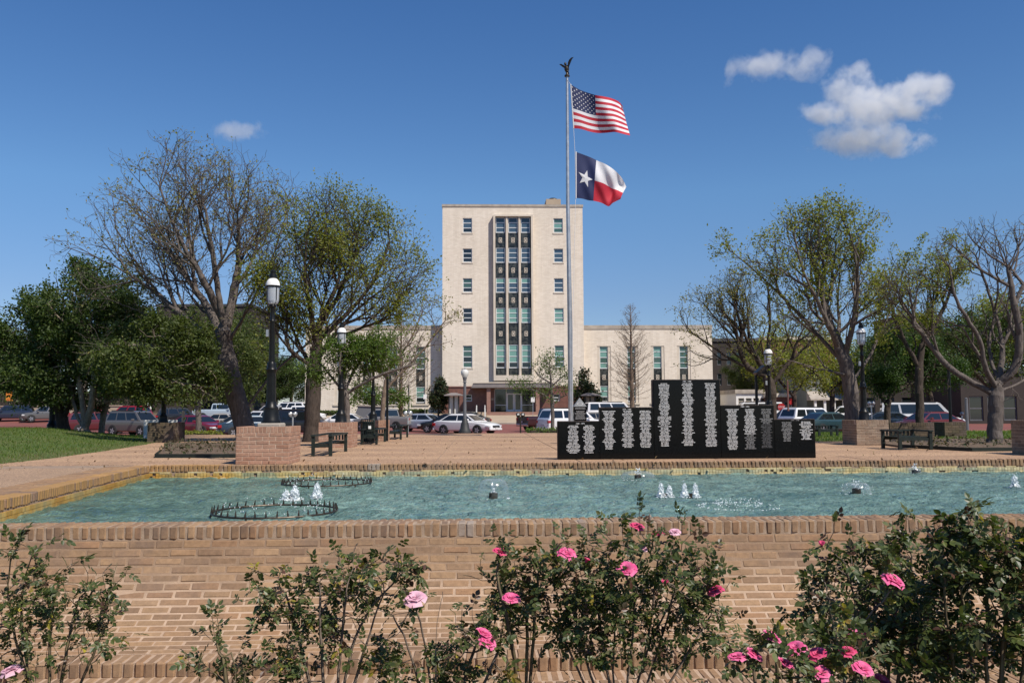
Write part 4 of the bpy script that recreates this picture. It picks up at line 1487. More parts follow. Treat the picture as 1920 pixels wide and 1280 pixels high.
# small pyramid topped marker behind the memorial
Y = 25.0
x = PX(1087, Y, .8)
s_ = 1680 / (Y)
mk = thing('granite_marker', 'small grey and black granite marker with pyramid top beside the flagpole', 'marker', (x, Y, 0))
zt_ = P(1087, 762, Y).z; zp = P(1087, 745, Y).z
MB().box(x - .175, x + .175, Y - .15, Y + .15, 0, zt_).build('shaft', M_granite, mk)
pm = MB()
pm.add([(x - .178, Y - .152, zt_ + .002), (x + .178, Y - .152, zt_ + .002), (x + .178, Y + .152, zt_ + .002), (x - .178, Y + .152, zt_ + .002), (x, Y, zp)], [(0, 3, 2, 1), (0, 1, 4), (1, 2, 4), (2, 3, 4), (3, 0, 4)])
pyr = pm.build('pyramid_top', M_granite_g, mk)
sl_ = (zp - zt_) / .152
em = MB()
for k in range(20):
    t0, t1 = 2 * math.pi * k / 20, 2 * math.pi * (k + 1) / 20
    pts = []
    for (t, rr) in ((t0, 1), (t1, 1), (t1, .72), (t0, .72)):
        dx, dz = .085 * rr * math.cos(t), .042 * rr * math.sin(t) + .075
        pts.append((x + dx, Y - .152 + dz / sl_ - .006, zt_ + dz))
    em.add(pts, [(0, 1, 2, 3)])
em.build('emblem', M_ltr2, pyr)
lm = MB()
for k in range(11):
    z = zt_ - .03 - k * .031
    if k == 2: continue
    w = rl_.uniform(.10, .155)
    xx = x - w
    while xx < x + w:
        l_ = rl_.uniform(.02, .05)
        lm.add([(xx, Y - .152, z - .006), (min(xx + l_, x + w), Y - .152, z - .006), (min(xx + l_, x + w), Y - .152, z + .006), (xx, Y - .152, z + .006)], [(0, 1, 2, 3)])
        xx += l_ + .008
o = lm.build('inscription', M_ltr2, mk); o['kind'] = 'stuff'

# ================================================================== FLAGPOLE AND FLAGS
FY = 30.0
pb, pt = P(1070.5, 800, FY), P(1063.3, 143, FY)
px_ = pb.x
pole = thing('flagpole', 'tall brushed aluminium flagpole with bronze eagle on top', 'flagpole', (px_, FY, 0))
pm = MB()
hgt = pt.z
pm.tube([(px_, FY, 0), (px_, FY, hgt * .3), (px_ - .03, FY, hgt * .65), (pt.x, FY, hgt)], [.085, .082, .062, .045], 14)
pm.build('shaft', M_steel, pole, 40)
MB().lathe([(.22, 0), (.2, .05), (.12, .1), (.09, .14)], (px_, FY, 0), 16).build('base_collar', M_steel, pole, 40)
MB().lathe([(.09, 0), (.09, .05), (.05, .07), (.03, .16), (.0, .17)], (pt.x, FY, hgt - .02), 10).build('truck', M_bronze, pole, 40)
# eagle: body, tail, two raised wings, head
eg = MB()
ex, ez = pt.x, hgt + .26
k = 1680 / FY
def E3(dx, dz, dy=0): return (ex + dx / k, FY + dy, ez + dz / k)
eg.ell((ex - .01, FY, ez), (.085, .075, .13), 10, 8, 0)
eg.ell((ex - .06, FY - .02, ez + .16), (.045, .045, .06), 8, 6, 0)
eg.add([E3(-4.2, 9.0, -.02), E3(-3, 8.5, -.05), E3(-3, 8.5, .02), E3(-3.2, 7.3, -.02)], [(0, 1, 2), (0, 2, 3), (0, 3, 1)], 0)
eg.build('eagle_body', M_bronze, pole, 60)
for sgn, pts in ((-1, [(-1.5, 5), (-6, 9.5), (-10.5, 13), (-13.5, 13.2), (-11, 10.5), (-8.5, 7.5), (-5, 4), (-2, .5)]), (1, [(1, 6), (1.5, 11), (3.5, 15.5), (7, 18.5), (11.8, 18.8), (9, 15.5), (7, 11), (5, 6), (3, 1)])):
    w = MB()
    n = len(pts)
    vs = []
    for t in (-.018, .018):
        for i, (a, b) in enumerate(pts):
            vs.append(E3(a, b, t + (-.05 - .012 * abs(a)) * (1 if sgn > 0 else -1)))
    fs = [tuple(range(n)), tuple(range(n, 2 * n))[::-1]] + [((i + 1) % n, i, n + i, n + (i + 1) % n) for i in range(n)]
    w.add(vs, fs)
    w.build('eagle_wing', M_bronze, pole)
tl = MB()
vs = [E3(-1.5, -3, -.03), E3(1.5, -3, -.03), E3(4.6, -8.5, .05), E3(.5, -9, .05), E3(-1.5, -3, .03), E3(1.5, -3, .03), E3(4.6, -8.5, .08), E3(.5, -9, .08)]
tl.add(vs, [(0, 1, 2, 3), (7, 6, 5, 4), (0, 4, 5, 1), (1, 5, 6, 2), (2, 6, 7, 3), (3, 7, 4, 0)])
tl.build('eagle_tail', M_bronze, pole)
MB().ell((ex, FY, hgt + .17), (.06, .06, .06), 10, 8).build('ball', M_bronze, pole, 60)

def flag(name, label, hoist, top, bot, depth, mats, matfun, nu, nv, stars):
    """cloth between a top and a bottom silhouette curve (photo pixels), with real folds in depth"""
    h0, h1 = hoist
    def curve(c, u):
        n = len(c) - 1
        i = min(int(u * n), n - 1); f = u * n - i
        p0, p1, p2, p3 = c[max(i - 1, 0)], c[i], c[i + 1], c[min(i + 2, n)]
        o = []
        for k in range(2):
            a, b, c_, d = p0[k], p1[k], p2[k], p3[k]
            o.append(.5 * (2 * b + (c_ - a) * f + (2 * a - 5 * b + 4 * c_ - d) * f * f + (3 * b - a - 3 * c_ + d) * f ** 3))
        return o
    def S3(u, v, off=0.0):
        a, b = curve(top, u), curve(bot, u)
        px, py = a[0] + (b[0] - a[0]) * v, a[1] + (b[1] - a[1]) * v
        ripple = .9 * math.sin(u * 9 + v * 3.0) * u
        p = P(px + ripple, py + .6 * math.sin(u * 11 - v * 2) * u, FY)
        dy = depth(u, v)
        q = P(px + ripple, py + .6 * math.sin(u * 11 - v * 2) * u, FY + dy)
        return q + Vector((0, off, 0))
    base_ = S3(0, 0)
    t = thing(name, label, 'flag', base_)
    vs, fs, ms = [], [], []
    for j in range(nv + 1):
        for i in range(nu + 1):
            vs.append(S3(i / nu, j / nv))
    mb = MB()
    mb.v = [tuple(v) for v in vs]
    for j in range(nv):
        for i in range(nu):
            mb.f.append((j * (nu + 1) + i, (j + 1) * (nu + 1) + i, (j + 1) * (nu + 1) + i + 1, j * (nu + 1) + i + 1))
            mb.m.append(matfun((i + .5) / nu, (j + .5) / nv))
    cl = mb.build('cloth', mats, t, 180)
    sm = MB()
    for (u0, v0, ru, rv, rot) in stars:
        for off in (-.006, .006):
            pts = [S3(u0, v0, off)]
            for k in range(10):
                a = math.pi * k / 5 + rot
                r_ = 1 if k % 2 == 0 else .40
                pts.append(S3(u0 + ru * r_ * math.sin(a), v0 - rv * r_ * math.cos(a), off))
            sm.add(pts, [(0, 1 + k, 1 + (k + 1) % 10) for k in range(10)])
    sm.build('star', M_fwhite, cl)
    hd = MB()
    hd.tube([S3(0, -.005, 0), S3(0, .5, 0), S3(0, 1.005, 0)], .022, 6)
    hd.build('header_band', M_fwhite, t)
    return t
def us_mat(u, v):
    if u < .41 and v < 7 / 13: return 2
    return 0 if int(v * 13) % 2 == 0 else 1
us_stars = []
for r_ in range(9):
    n = 6 if r_ % 2 == 0 else 5
    for c_ in range(n):
        uu = .41 * ((c_ + .5) / 6 if n == 6 else (c_ + 1) / 6)
        us_stars.append((uu, 7 / 13 * (r_ + .75) / 9.5, .0145, .024, .15))
us = flag('flag', 'red, white and blue flag with stars and stripes, upper of the two', ((1070, 159), (1075.5, 241)),
     [(1070, 158.5), (1086, 168), (1103, 174.5), (1118, 179), (1132, 181), (1146, 184), (1158, 190), (1166.5, 199)],
     [(1075.5, 241), (1089, 242), (1105, 246.5), (1121, 249.5), (1137, 249.5), (1153, 248), (1168, 250.5), (1182, 254)],
     lambda u, v: .28 * u * math.sin(u * 8.5 - v * 2.2 + .4) + .5 * u * u * (1 - v) * .9 - .25 * u + .05 * math.sin(u * 23 + v * 7) * u, [M_fred, M_fwhite, M_fblue], us_mat, 90, 39, us_stars)
def tx_mat(u, v):
    if u < .40: return 2
    return 1 if v < .5 else 0
tx = flag('flag', 'flag with white star on blue beside white and red bands, lower of the two', ((1080, 285), (1080, 372)),
     [(1080, 285), (1094, 290), (1108, 295.5), (1121, 302), (1136, 308), (1151, 318), (1164, 332), (1174, 351)],
     [(1080, 371.5), (1091, 372.5), (1103, 375.5), (1115, 377), (1128, 381), (1141, 387), (1150, 380), (1164, 373)],
     lambda u, v: .30 * u * math.sin(u * 7.5 + v * 3.6) + .6 * u * u * (.5 - v) + .07 * math.sin(u * 19 - v * 9) * u, [M_fred, M_fwhite, M_fblue], tx_mat, 70, 40, [(.2, .52, .155, .20, .18)])
rope = MB()
rope.tube([P(1064.5, 150, FY - .06), P(1070, 160, FY), P(1075.5, 241, FY), P(1078, 285, FY), P(1079.5, 372, FY), P(1079, 380, FY - .02), P(1073.5, 640, FY - .12), P(1074, 770, FY - .12)], .007, 5)
rope.build('halyard', M_fwhite, pole)

# ================================================================== PLANTERS
pl_str = brick_var(.199, .09, .0575, .004, 6, .0018, M_brick_b, 21)
pl_row = brick_var(.0575, .102, .102, .004, 6, .0018, M_brick_b, 22)
pl_str_t = brick_var(.199, .09, .0575, .004, 6, .0018, M_brick_t, 23)
pl_row_t = brick_var(.0575, .102, .102, .004, 6, .0018, M_brick_t, 24)
def planter(pxl, pxr, pyt, Y, depth, label, bricks=True, mats=None, cap=None, x1=None):
    S1, S2 = (pl_str_t, pl_row_t) if mats is M_brick_t else (pl_str, pl_row)
    x0 = PX(pxl, Y, .35)
    x1 = PX(pxr, Y, .35) if x1 is None else x1
    z1 = P((pxl + pxr) / 2, pyt, Y).z
    t = thing('brick_planter', label, 'planter', ((x0 + x1) / 2, Y, 0), 'square brick planters on the plaza')
    g = .0
    mb = MB()
    w = .24
    mb.box(x0 + .006, x1 - .006, Y + .006, Y + w, 0, z1 - .012)
    mb.box(x0 + .006, x1 - .006, Y + depth - w, Y + depth - .006, 0, z1 - .012)
    mb.box(x0 + .006, x0 + w, Y + w, Y + depth - w, 0, z1 - .012)
    mb.box(x1 - w, x1 - .006, Y + w, Y + depth - w, 0, z1 - .012)
    mb.build('mortar_core', M_mortar_p if bricks is True else (mats or M_brick_b), t)
    MB().box(x0 + w, x1 - w, Y + w, Y + depth - w, 0, z1 - .05).build('soil', M_soil, t)
    sides = [((x0, Y), (x1, Y), 0), ((x1, Y), (x1, Y + depth), math.pi / 2), ((x0, Y + depth), (x0, Y), -math.pi / 2)]
    nrow = int((z1 - .104) / .0672)
    hrow = (z1 - .106) / nrow
    cnt = 0
    for si, (a, b, rz) in enumerate(sides):
        L_ = math.hypot(b[0] - a[0], b[1] - a[1])
        d_ = Vector(((b[0] - a[0]) / L_, (b[1] - a[1]) / L_, 0))
        nn = Vector((-d_.y, d_.x, 0))
        nb = max(1, round(L_ / .2085)); bw = L_ / nb
        mbs = MB()
        for r_ in range(nrow):
            off = -.5 * bw if r_ % 2 else 0
            for i in range(nb + (1 if r_ % 2 else 0)):
                s0 = max(0, off + i * bw); s1 = min(L_, off + (i + 1) * bw)
                if s1 - s0 < .03: continue
                c_ = Vector((a[0], a[1], 0)) + d_ * ((s0 + s1) / 2) + nn * (.045 + rb.uniform(-.002, .002))
                p = (c_.x, c_.y, (r_ + .5) * hrow)
                if bricks is True and si < 2 and cnt < 290:
                    o = put(rb.choice(S1), 'brick', t, p, (0, 0, rz))
                    o.scale = ((s1 - s0 - .009) / .199, 1, (hrow - .009) / .0575)
                    cnt += 1
                else:
                    merged(mbs, bbox(s1 - s0 - .009, .09, hrow - .009, .003), TR(p, (0, 0, rz)))
        nc = max(1, round(L_ / .0675)); cw = L_ / nc
        for i in range(nc):
            c_ = Vector((a[0], a[1], 0)) + d_ * ((i + .5) * cw) + nn * .051
            if si == 1 and i * cw < .11: continue
            if si == 2 and (i + 1) * cw > L_ - .11: continue
            p = (c_.x, c_.y, z1 - .053)
            if bricks is True and si == 0:
                o = put(rb.choice(S2), 'coping_brick', t, p, (0, 0, rz))
                o.scale = ((cw - .009) / .0575, 1, 1)
            else:
                merged(mbs, bbox(cw - .009, .102, .102, .003), TR(p, (0, 0, rz)))
        if mbs.v:
            o = mbs.build('brick' if True else '', mats or M_brick_b, t); o['kind'] = 'stuff'
    return t, x0, x1, z1
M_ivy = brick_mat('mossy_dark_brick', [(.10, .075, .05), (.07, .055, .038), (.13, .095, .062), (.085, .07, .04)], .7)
planters = []
pA = planter(442, 542, 799.5, 16.1, 1.02, 'pink brick planter nearest the pool carrying the tallest black lamp')
pB = planter(597, 660, 791.5, 23.2, 1.05, 'pink brick planter with a small leafy tree, second lamp on it')
pC = planter(676, 724, 787.5, 28.6, 1.1, 'brick planter behind the litter bin, farthest of the left row')
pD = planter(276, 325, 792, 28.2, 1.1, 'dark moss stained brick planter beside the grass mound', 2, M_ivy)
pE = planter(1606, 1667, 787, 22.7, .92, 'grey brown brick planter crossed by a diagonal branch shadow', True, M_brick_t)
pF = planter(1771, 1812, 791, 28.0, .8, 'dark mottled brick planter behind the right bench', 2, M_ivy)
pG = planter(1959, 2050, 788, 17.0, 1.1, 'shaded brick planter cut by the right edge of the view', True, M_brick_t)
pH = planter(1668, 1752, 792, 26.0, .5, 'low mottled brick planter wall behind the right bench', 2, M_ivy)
# white framed sign board behind the mossy planter
Y = 30.0
x0, x1 = PX(269, Y, .4), PX(332, Y, .4)
t = thing('sign_board', 'plain white sign board standing behind the mossy planter', 'sign', ((x0 + x1) / 2, Y, 0))
MB().box(x0, x1, Y, Y + .05, .08, P(300, 787, Y).z, bev=.01).build('board', M_white, t)
MB().box(x0 + .1, x0 + .16, Y + .055, Y + .12, 0, .5).box(x1 - .16, x1 - .1, Y + .055, Y + .12, 0, .5).build('post', M_steel, t)

# ================================================================== LAMPS
def big_lamp(px, Y, z0, ztop, label):
    x = PX(px, Y, (z0 + ztop) / 2)
    H = ztop - z0
    s = H / 2.9
    t = thing('street_lamp', label, 'street lamp', (x, Y, z0), 'black cast iron lamps on the plaza')
    c = (x, Y, z0)
    def pr(l): return [(r * s, z * s) for r, z in l]
    MB().lathe(pr([(.18, 0), (.18, .04), (.165, .07), (.155, .16), (.135, .24), (.14, .28), (.105, .33), (.09, .40)]), c, 16).build('base', M_black, t, 35)
    MB().lathe(pr([(.088, .40), (.080, .92), (.088, .96), (.102, 1.0), (.08, 1.05), (.084, 1.09), (.062, 1.14)]), c, 16, wob=lambda i, k: .05 * (k % 2)).build('fluted_column', M_black, t, 35)
    MB().lathe(pr([(.058, 1.14), (.047, 1.9), (.055, 1.92), (.042, 1.95), (.042, 2.16), (.068, 2.2), (.055, 2.24)]), c, 14).build('shaft', M_black, t, 35)
    MB().lathe(pr([(.06, 2.23), (.098, 2.255), (.114, 2.31), (.120, 2.56)]), c, 18, wob=lambda i, k: .02 * (k % 2)).build('lantern', M_lantern, t, 50)
    rb_ = MB()
    for k in range(4):
        a = math.pi / 4 + k * math.pi / 2
        pts = [(x + r * s * math.cos(a), Y + r * s * math.sin(a), z0 + z * s) for r, z in ((.07, 2.24), (.106, 2.25), (.123, 2.31), (.129, 2.58))]
        rb_.tube(pts, .008 * s, 5)
    rb_.build('rib', M_black, t)
    d = MB()
    d.lathe(pr([(.132, 2.585), (.127, 2.63), (.110, 2.675), (.082, 2.71), (.05, 2.73)]), c, 24)
    d.build('dome', M_dome, t, 60)
    sc = MB()
    sc.lathe(pr([(.122, 2.555), (.139, 2.563), (.139, 2.586), (.122, 2.59)]), c, 24, wob=lambda i, k: .03 * (k % 2))
    sc.build('scalloped_rim', M_black, t)
    MB().lathe(pr([(.055, 2.725), (.075, 2.74), (.07, 2.80), (.05, 2.82), (.055, 2.86), (.03, 2.89), (0, 2.90)]), c, 12).build('finial', M_black, t, 35)
    MB().box(x - .035 * s - .07 * s, x - .06 * s, Y - .05, Y + .02, z0 + 1.62 * s, z0 + 1.75 * s).build('bracket_box', M_steel, t)
    return t
def lamp_at(px, ytop, Y, z0, label):
    return big_lamp(px, Y, z0, P(px, ytop, Y).z, label)
ln1 = thing('plinth', 'round edged concrete plinth on the nearest planter', 'plinth', (PX(510, 16.75, .7), 16.75, pA[3] - .05))
xx = PX(509, 16.75, .7)
ln1.location.x = xx
MB().box(xx - .21, xx + .21, 16.52, 16.98, pA[3] - .05, pA[3] + .055, bev=.02).build('block', M_side, ln1)
lamp_at(510, 505, 16.75, pA[3] + .056, 'black street lamp with white dome on the planter nearest the pool')
lamp_at(640, 603, 23.8, pB[3] - .05, 'black street lamp with white dome behind the small leafy tree')
lamp_at(700, 646, 29.2, pC[3] - .05, 'black street lamp behind the litter bin, its head among leaves')
lamp_at(1617, 604, 23.6, pE[3] - .05, 'black street lamp with white dome beside the yellow green tree')
lamp_at(1442, 644, 29.2, .0, 'black street lamp with white dome above the memorial wall')
lamp_at(308, 645, 28.8, pD[3] - .05, 'black street lamp on the mossy planter, head hidden by foliage')
lamp_at(101, 615, 36.2, .05, 'black street lamp rising from the grass mound among pale trunks')
def acorn_lamp(px, ytop, ybase, Y, label, m=M_greypost):
    z0 = P(px, ybase, Y).z; zt = P(px, ytop, Y).z
    x = PX(px, Y, (z0 + zt) / 2)
    H = zt - z0
    t = thing('post_lamp', label, 'street lamp', (x, Y, z0), 'acorn globe lamps along the street')
    c = (x, Y, z0)
    MB().lathe([(.34, 0), (.34, .12), (.26, .25), (.22, .5), (.14, .72), (.11, .8)], c, 12).build('base', M_trimblk, t, 35)
    MB().lathe([(.10, .8), (.075, H * .78), (.12, H * .785), (.08, H * .80), (.13, H * .86)], c, 12).build('post', m, t, 35)
    MB().lathe([(.13, H * .86), (.21, H * .90), (.22, H * .94), (.16, H * .975), (.05, H * .985)], c, 14).build('globe', M_globe, t, 60)
    MB().lathe([(.06, H * .983), (.05, H), (0, H * 1.005)], c, 8).build('finial', m, t)
    return t
acorn_lamp(871.5, 690, 811.5, 50.5, 'grey post lamp with acorn globe beside the white sedan')
acorn_lamp(1187.5, 716, 768, 100, 'grey post lamp with acorn globe in front of the bare cypress', M_greypost)
def flat_lamp(px, py, pyb, Y, dx, label):
    z0 = 0.0; z1 = P(px, py, Y).z
    x = PX(px, Y, z1 / 2)
    t = thing('floodlight_pole', label, 'floodlight', (x, Y, z0))
    MB().box(x - .035, x + .035, Y - .035, Y + .035, z0, z1).build('pole', M_black, t)
    MB().bar((x, Y, z1 + .02), (x + dx, Y, z1 + .26), .42, .12).build('lamp_head', M_bronze, t)
    MB().bar((x + dx * .12, Y, z1 + .005 - .02), (x + dx * .88, Y, z1 + .17), .36, .03).build('lens', M_globe, t)
flat_lamp(726, 707, 826, 28.2, -.30, 'thin black pole with tilted flat floodlight beside the litter bin')
flat_lamp(1419, 703, 800, 27.0, .28, 'thin black pole with tilted flat floodlight behind the memorial')

# ================================================================== BENCHES, BIN
def bench(x0, x1, y0, y1, h, seat, label):
    """slatted bench: four posts, armrail on top, seat rail below, slats hanging from the back rail"""
    t = thing('park_bench', label, 'bench', ((x0 + x1) / 2, (y0 + y1) / 2, 0), 'dark green slatted benches')
    w = .034
    for (x, y) in ((x0, y0), (x1, y0), (x0, y1), (x1, y1)):
        MB().box(x - w, x + w, y - w, y + w, 0, h - .035).build('leg', M_iron, t)
    ls = 'x' if abs(x1 - x0) > abs(y1 - y0) else 'y'
    MB().box(x0 - .05, x1 + .05, y1 - .045, y1 + .045, h - .034, h).build('back_rail', M_iron, t)
    for x in (x0, x1):
        MB().box(x - .045, x + .045, y0 - .06, y1 - .046, h - .034, h).build('armrest', M_iron, t)
    MB().box(x0 + w, x1 - w, y0 - .02, y0 + .02, seat - .06, seat - .001).box(x0 + w, x1 - w, y1 - .02, y1 + .02, seat - .06, seat - .001).build('seat_rail', M_iron, t)
    n = 7
    for k in range(n):
        ya = y0 + (y1 - y0) * (k + .08) / n; yb = y0 + (y1 - y0) * (k + .86) / n
        MB().box(x0 + w + .003, x1 - w - .003, ya, yb, seat, seat + .022).build('seat_slat', M_iron, t)
    n = max(4, int((x1 - x0) / .11))
    for k in range(n):
        x = x0 + (x1 - x0) * (k + 1) / (n + 1)
        MB().box(x - .02, x + .02, y1 - .012, y1 + .012, seat + .03, h - .036).build('back_slat', M_iron, t)
    return t
def bench_px(pa, pb, py, hpx, dep, label):
    a, b = PZ(pa, py, 0), PZ(pb, py, 0)
    h = P((pa + pb) / 2, hpx, a.y).z
    return bench(a.x, b.x, a.y, a.y + dep, h, h * .55, label)
def rotate_bench(t, a):
    t.rotation_euler = (0, 0, a)
a = PZ(587, 855, 0)
h = P(600, 815, a.y).z
b1 = bench(a.x, a.x + .36, a.y, a.y + 2.1, h, h * .55, 'dark green slatted bench seen end on beside the nearest planter')
a = PZ(679, 833, 0)
h = P(690, 804, a.y).z
b2 = bench(a.x, a.x + .40, a.y, a.y + 2.2, h, h * .55, 'dark green slatted bench right behind the litter bin')
a = PZ(726, 824, 0)
h = P(735, 797.5, a.y).z
b3 = bench(a.x, a.x + .44, a.y, a.y + 2.6, h, h * .55, 'dark slatted bench farthest back along the left planters')
a = PZ(1684, 843, 0); b = PZ(1751, 846, 0)
h = P(1715, 806, a.y).z
bench(a.x, b.x + .32, a.y - .1, a.y + .75, h, h * .62, 'dark green bench beside the leafy mulch bed at the right')
a = PZ(1556, 819, 0)
h = P(1560, 797, a.y).z
bench(a.x - .35, a.x + .25, a.y, a.y + .5, h, h * .6, 'dark low bench half hidden by the right end of the memorial')
# litter bin
a = PZ(689, 831, 0)
x, Y = a.x, a.y
H = P(689, 785, Y).z
t = thing('litter_bin', 'round black slatted litter bin with small white label', 'litter bin', (x, Y, 0))
MB().lathe([(.155, .04), (.165, H - .12), (.15, H - .1)], (x, Y, 0), 20).build('liner', M_trimblk, t, 40)
for k in range(22):
    an = 2 * math.pi * k / 22
    ca, sa = math.cos(an), math.sin(an)
    MB().tube([(x + r_ * ca, Y + r_ * sa, z) for r_, z in ((.18, .02), (.195, H * .5), (.20, H - .06), (.17, H))], .013, 4).build('slat', M_iron, t)
for z in (.05, H * .5, H - .1):
    MB().lathe([(.185, z), (.212, z), (.212, z + .03), (.185, z + .03)], (x, Y, 0), 22).build('hoop', M_iron, t)
lb = MB(); an0 = -1.35
for k in range(4):
    a0, a1 = an0 + k * .09, an0 + (k + 1) * .09
    lb.add([(x + .226 * math.cos(q), Y + .226 * math.sin(q), z) for q, z in ((a0, H * .60), (a1, H * .60), (a1, H * .72), (a0, H * .72))], [(0, 1, 2, 3)])
lb.build('label_plate', M_white, t)

# ================================================================== FOUNTAIN FITTINGS
def on_water(px, py, z=ZW): return PZ(px, py, z)
rf_ = random.Random(17)
def spray_ring(cx, cy, rx, pyfar, label):
    c = on_water(cx, cy)
    l, r_ = on_water(cx - rx, cy), on_water(cx + rx, cy)
    Rr = (r_.x - l.x) / 2
    t = thing('spray_ring', label, 'fountain ring', (c.x, c.y, ZW), 'dark nozzle rings standing in the pool')
    mb = MB()
    n = 48
    rr, zc_ = .011, ZW + .030
    vs, fs = [], []
    for k in range(n):
        a = 2 * math.pi * k / n
        for j in range(6):
            b = 2 * math.pi * j / 6
            q = Rr + rr * math.cos(b)
            vs.append((c.x + q * math.cos(a), c.y + q * math.sin(a), zc_ + rr * math.sin(b)))
    for k in range(n):
        for j in range(6):
            fs.append((k * 6 + j, ((k + 1) % n) * 6 + j, ((k + 1) % n) * 6 + (j + 1) % 6, k * 6 + (j + 1) % 6))
    mb.add(vs, fs)
    for k in range(6):
        a = 2 * math.pi * k / 6 + .3
        mb.tube([(c.x + Rr * math.cos(a), c.y + Rr * math.sin(a), zc_), (c.x + Rr * math.cos(a), c.y + Rr * math.sin(a), ZW - .06)], .010, 5)
    mb.build('pipe', M_bronze, t)
    for k in range(38):
        a = 2 * math.pi * k / 38
        ca, sa = math.cos(a), math.sin(a)
        p0 = Vector((c.x + Rr * ca, c.y + Rr * sa, zc_ + .01))
        tl_ = Vector((-ca * .012 + rf_.uniform(-.008, .008), -sa * .012, .058))
        MB().tube([p0, p0 + tl_ * .5, p0 + tl_ * .55, p0 + tl_], [.011, .009, .007, .004], 5).build('nozzle', M_bronze, t)
    dm = MB()
    for k in range(60):
        a = rf_.uniform(0, 6.283)
        q = Rr * rf_.uniform(.55, .98)
        dm.ell((c.x + q * math.cos(a), c.y + q * math.sin(a), zc_ + rf_.uniform(.0, .11)), (.004, .004, .008), 4, 3)
    o = dm.build('water_drops', M_drop, t); o['kind'] = 'stuff'
    return t
spray_ring(613, 908, 82, 897, 'dark nozzle ring in the pool, the whole ring in view')
spray_ring(516, 963, 113, 948, 'dark nozzle ring half hidden behind the near coping')
def bubbler(px, py, h, w, label, dbl=None):
    c = on_water(px, py)
    t = thing('water_jet', label, 'water jet', (c.x, c.y, ZW), 'bubbling jets in the pool')
    MB().tube([(c.x, c.y, ZW - .06), (c.x, c.y, ZW + .05)], .028, 8).build('nozzle', M_bronze, t)
    parts = [(0, 1.0)] if dbl is None else dbl
    for (dx, sc) in parts:
        fm = MB()
        hh = h * sc
        ph0 = rf_.uniform(0, 6)
        prof = []
        for i in range(12):
            f = i / 11
            r_ = w * (.95 * (1 - f) ** .55 * (1 + .22 * math.sin(f * 11 + ph0)) + .05)
            prof.append((r_ if i < 11 else .004, f * hh - .01))
        fm.lathe(prof, (c.x + dx, c.y, ZW), 14, wob=lambda i, k: .32 * math.sin(k * 2.4 + i * 1.7 + ph0) + rf_.uniform(-.16, .16))
        fm.build('foam_plume', M_foam, t, 30)
        fo = MB()
        for k in range(70):
            a = rf_.uniform(0, 6.283); f = rf_.random()
            q = w * (1.15 - f * .8) * rf_.uniform(.5, 1.3)
            r_ = rf_.uniform(.002, .0055)
            fo.ell((c.x + dx + q * math.cos(a), c.y + q * math.sin(a), ZW + hh * f * rf_.uniform(.6, 1.12)), (r_, r_, r_ * 1.4), 5, 3)
        for k in range(26):
            a = rf_.uniform(0, 6.283); q = w * rf_.uniform(.8, 1.7)
            r_ = rf_.uniform(.004, .011)
            fo.ell((c.x + dx + q * math.cos(a), c.y + q * math.sin(a), ZW + .004), (r_, r_, .006), 5, 3)
        o = fo.build('water_drops', M_drop, t); o['kind'] = 'stuff'
    return t
bubbler(545, 936, .17, .065, 'double bubbling white jet at the left of the ring pair', [(-.05, .75), (.05, 1.1)])
bubbler(594, 937, .22, .062, 'single bubbling white jet between the two nozzle rings')
bubbler(1247, 932, .19, .048, 'double bubbling white jet left of its twin under the memorial', [(-.05, 1.0), (.055, .85)])
bubbler(1295, 932, .19, .046, 'double bubbling white jet right of its twin under the memorial', [(-.075, 1.0), (.06, .95)])
bubbler(1903, 914, .19, .055, 'single bubbling white jet at the right edge of the pool')
def bell(px, py, rx, h, label, splash=False):
    c = on_water(px, py)
    s = (on_water(px + 10, py).x - c.x) / 10
    t = thing('bell_fountain', label, 'water jet', (c.x, c.y, ZW), 'mushroom shaped water bells')
    MB().lathe([(.05, -.06), (.055, .0), (.055, .065), (.045, .07)], (c.x, c.y, ZW), 12).build('nozzle', M_bronze, t, 35)
    Rr = rx * s
    b = MB()
    prof = [(.03, .075), (Rr * .22, h * .93), (Rr * .5, h), (Rr * .78, h * .90), (Rr * .95, h * .65), (Rr, h * .36), (Rr * .97, .0)]
    b.lathe(prof, (c.x, c.y, ZW), 28, wob=lambda i, k: rf_.uniform(-.03, .03))
    b.f = [f for f in b.f if len(f) == 4]
    b.m = [0] * len(b.f)
    b.build('water_bell', M_film, t, 80)
    fo = MB()
    for k in range(45):
        a = rf_.uniform(0, 6.283)
        q = Rr * rf_.uniform(.92, 1.1); r_ = rf_.uniform(.002, .006)
        fo.ell((c.x + q * math.cos(a), c.y + q * math.sin(a), ZW + .003), (r_ * 1.6, r_ * 1.6, .004), 5, 3)
    for k in range(34):
        a = rf_.uniform(0, 6.283); q = .05 * rf_.random(); r_ = rf_.uniform(.003, .008)
        fo.ell((c.x + q * math.cos(a), c.y + q * math.sin(a), ZW + .07 + .10 * rf_.random()), (r_, r_, r_ * 1.5), 5, 3)
    if splash:
        for k in range(50):
            a = rf_.uniform(0, 6.283); q = Rr * rf_.uniform(.2, 1.4); r_ = rf_.uniform(.002, .006)
            fo.ell((c.x + q * math.cos(a), c.y + q * math.sin(a), ZW + .13 * rf_.random()), (r_, r_, r_ * 1.5), 5, 3)
    o = fo.build('water_drops', M_drop, t); o['kind'] = 'stuff'
bell(925, 934, 29, .24, 'large mushroom shaped water bell over a dark nozzle in mid pool')
bell(1196, 898, 32, .12, 'low flat water bell by the far coping below the memorial')
bell(1606, 925, 26, .14, 'broken splashing water bell over a dark nozzle at the right', True)
bell(1716, 888, 10, .1, 'small splashing nozzle beside the far coping at the right', True)
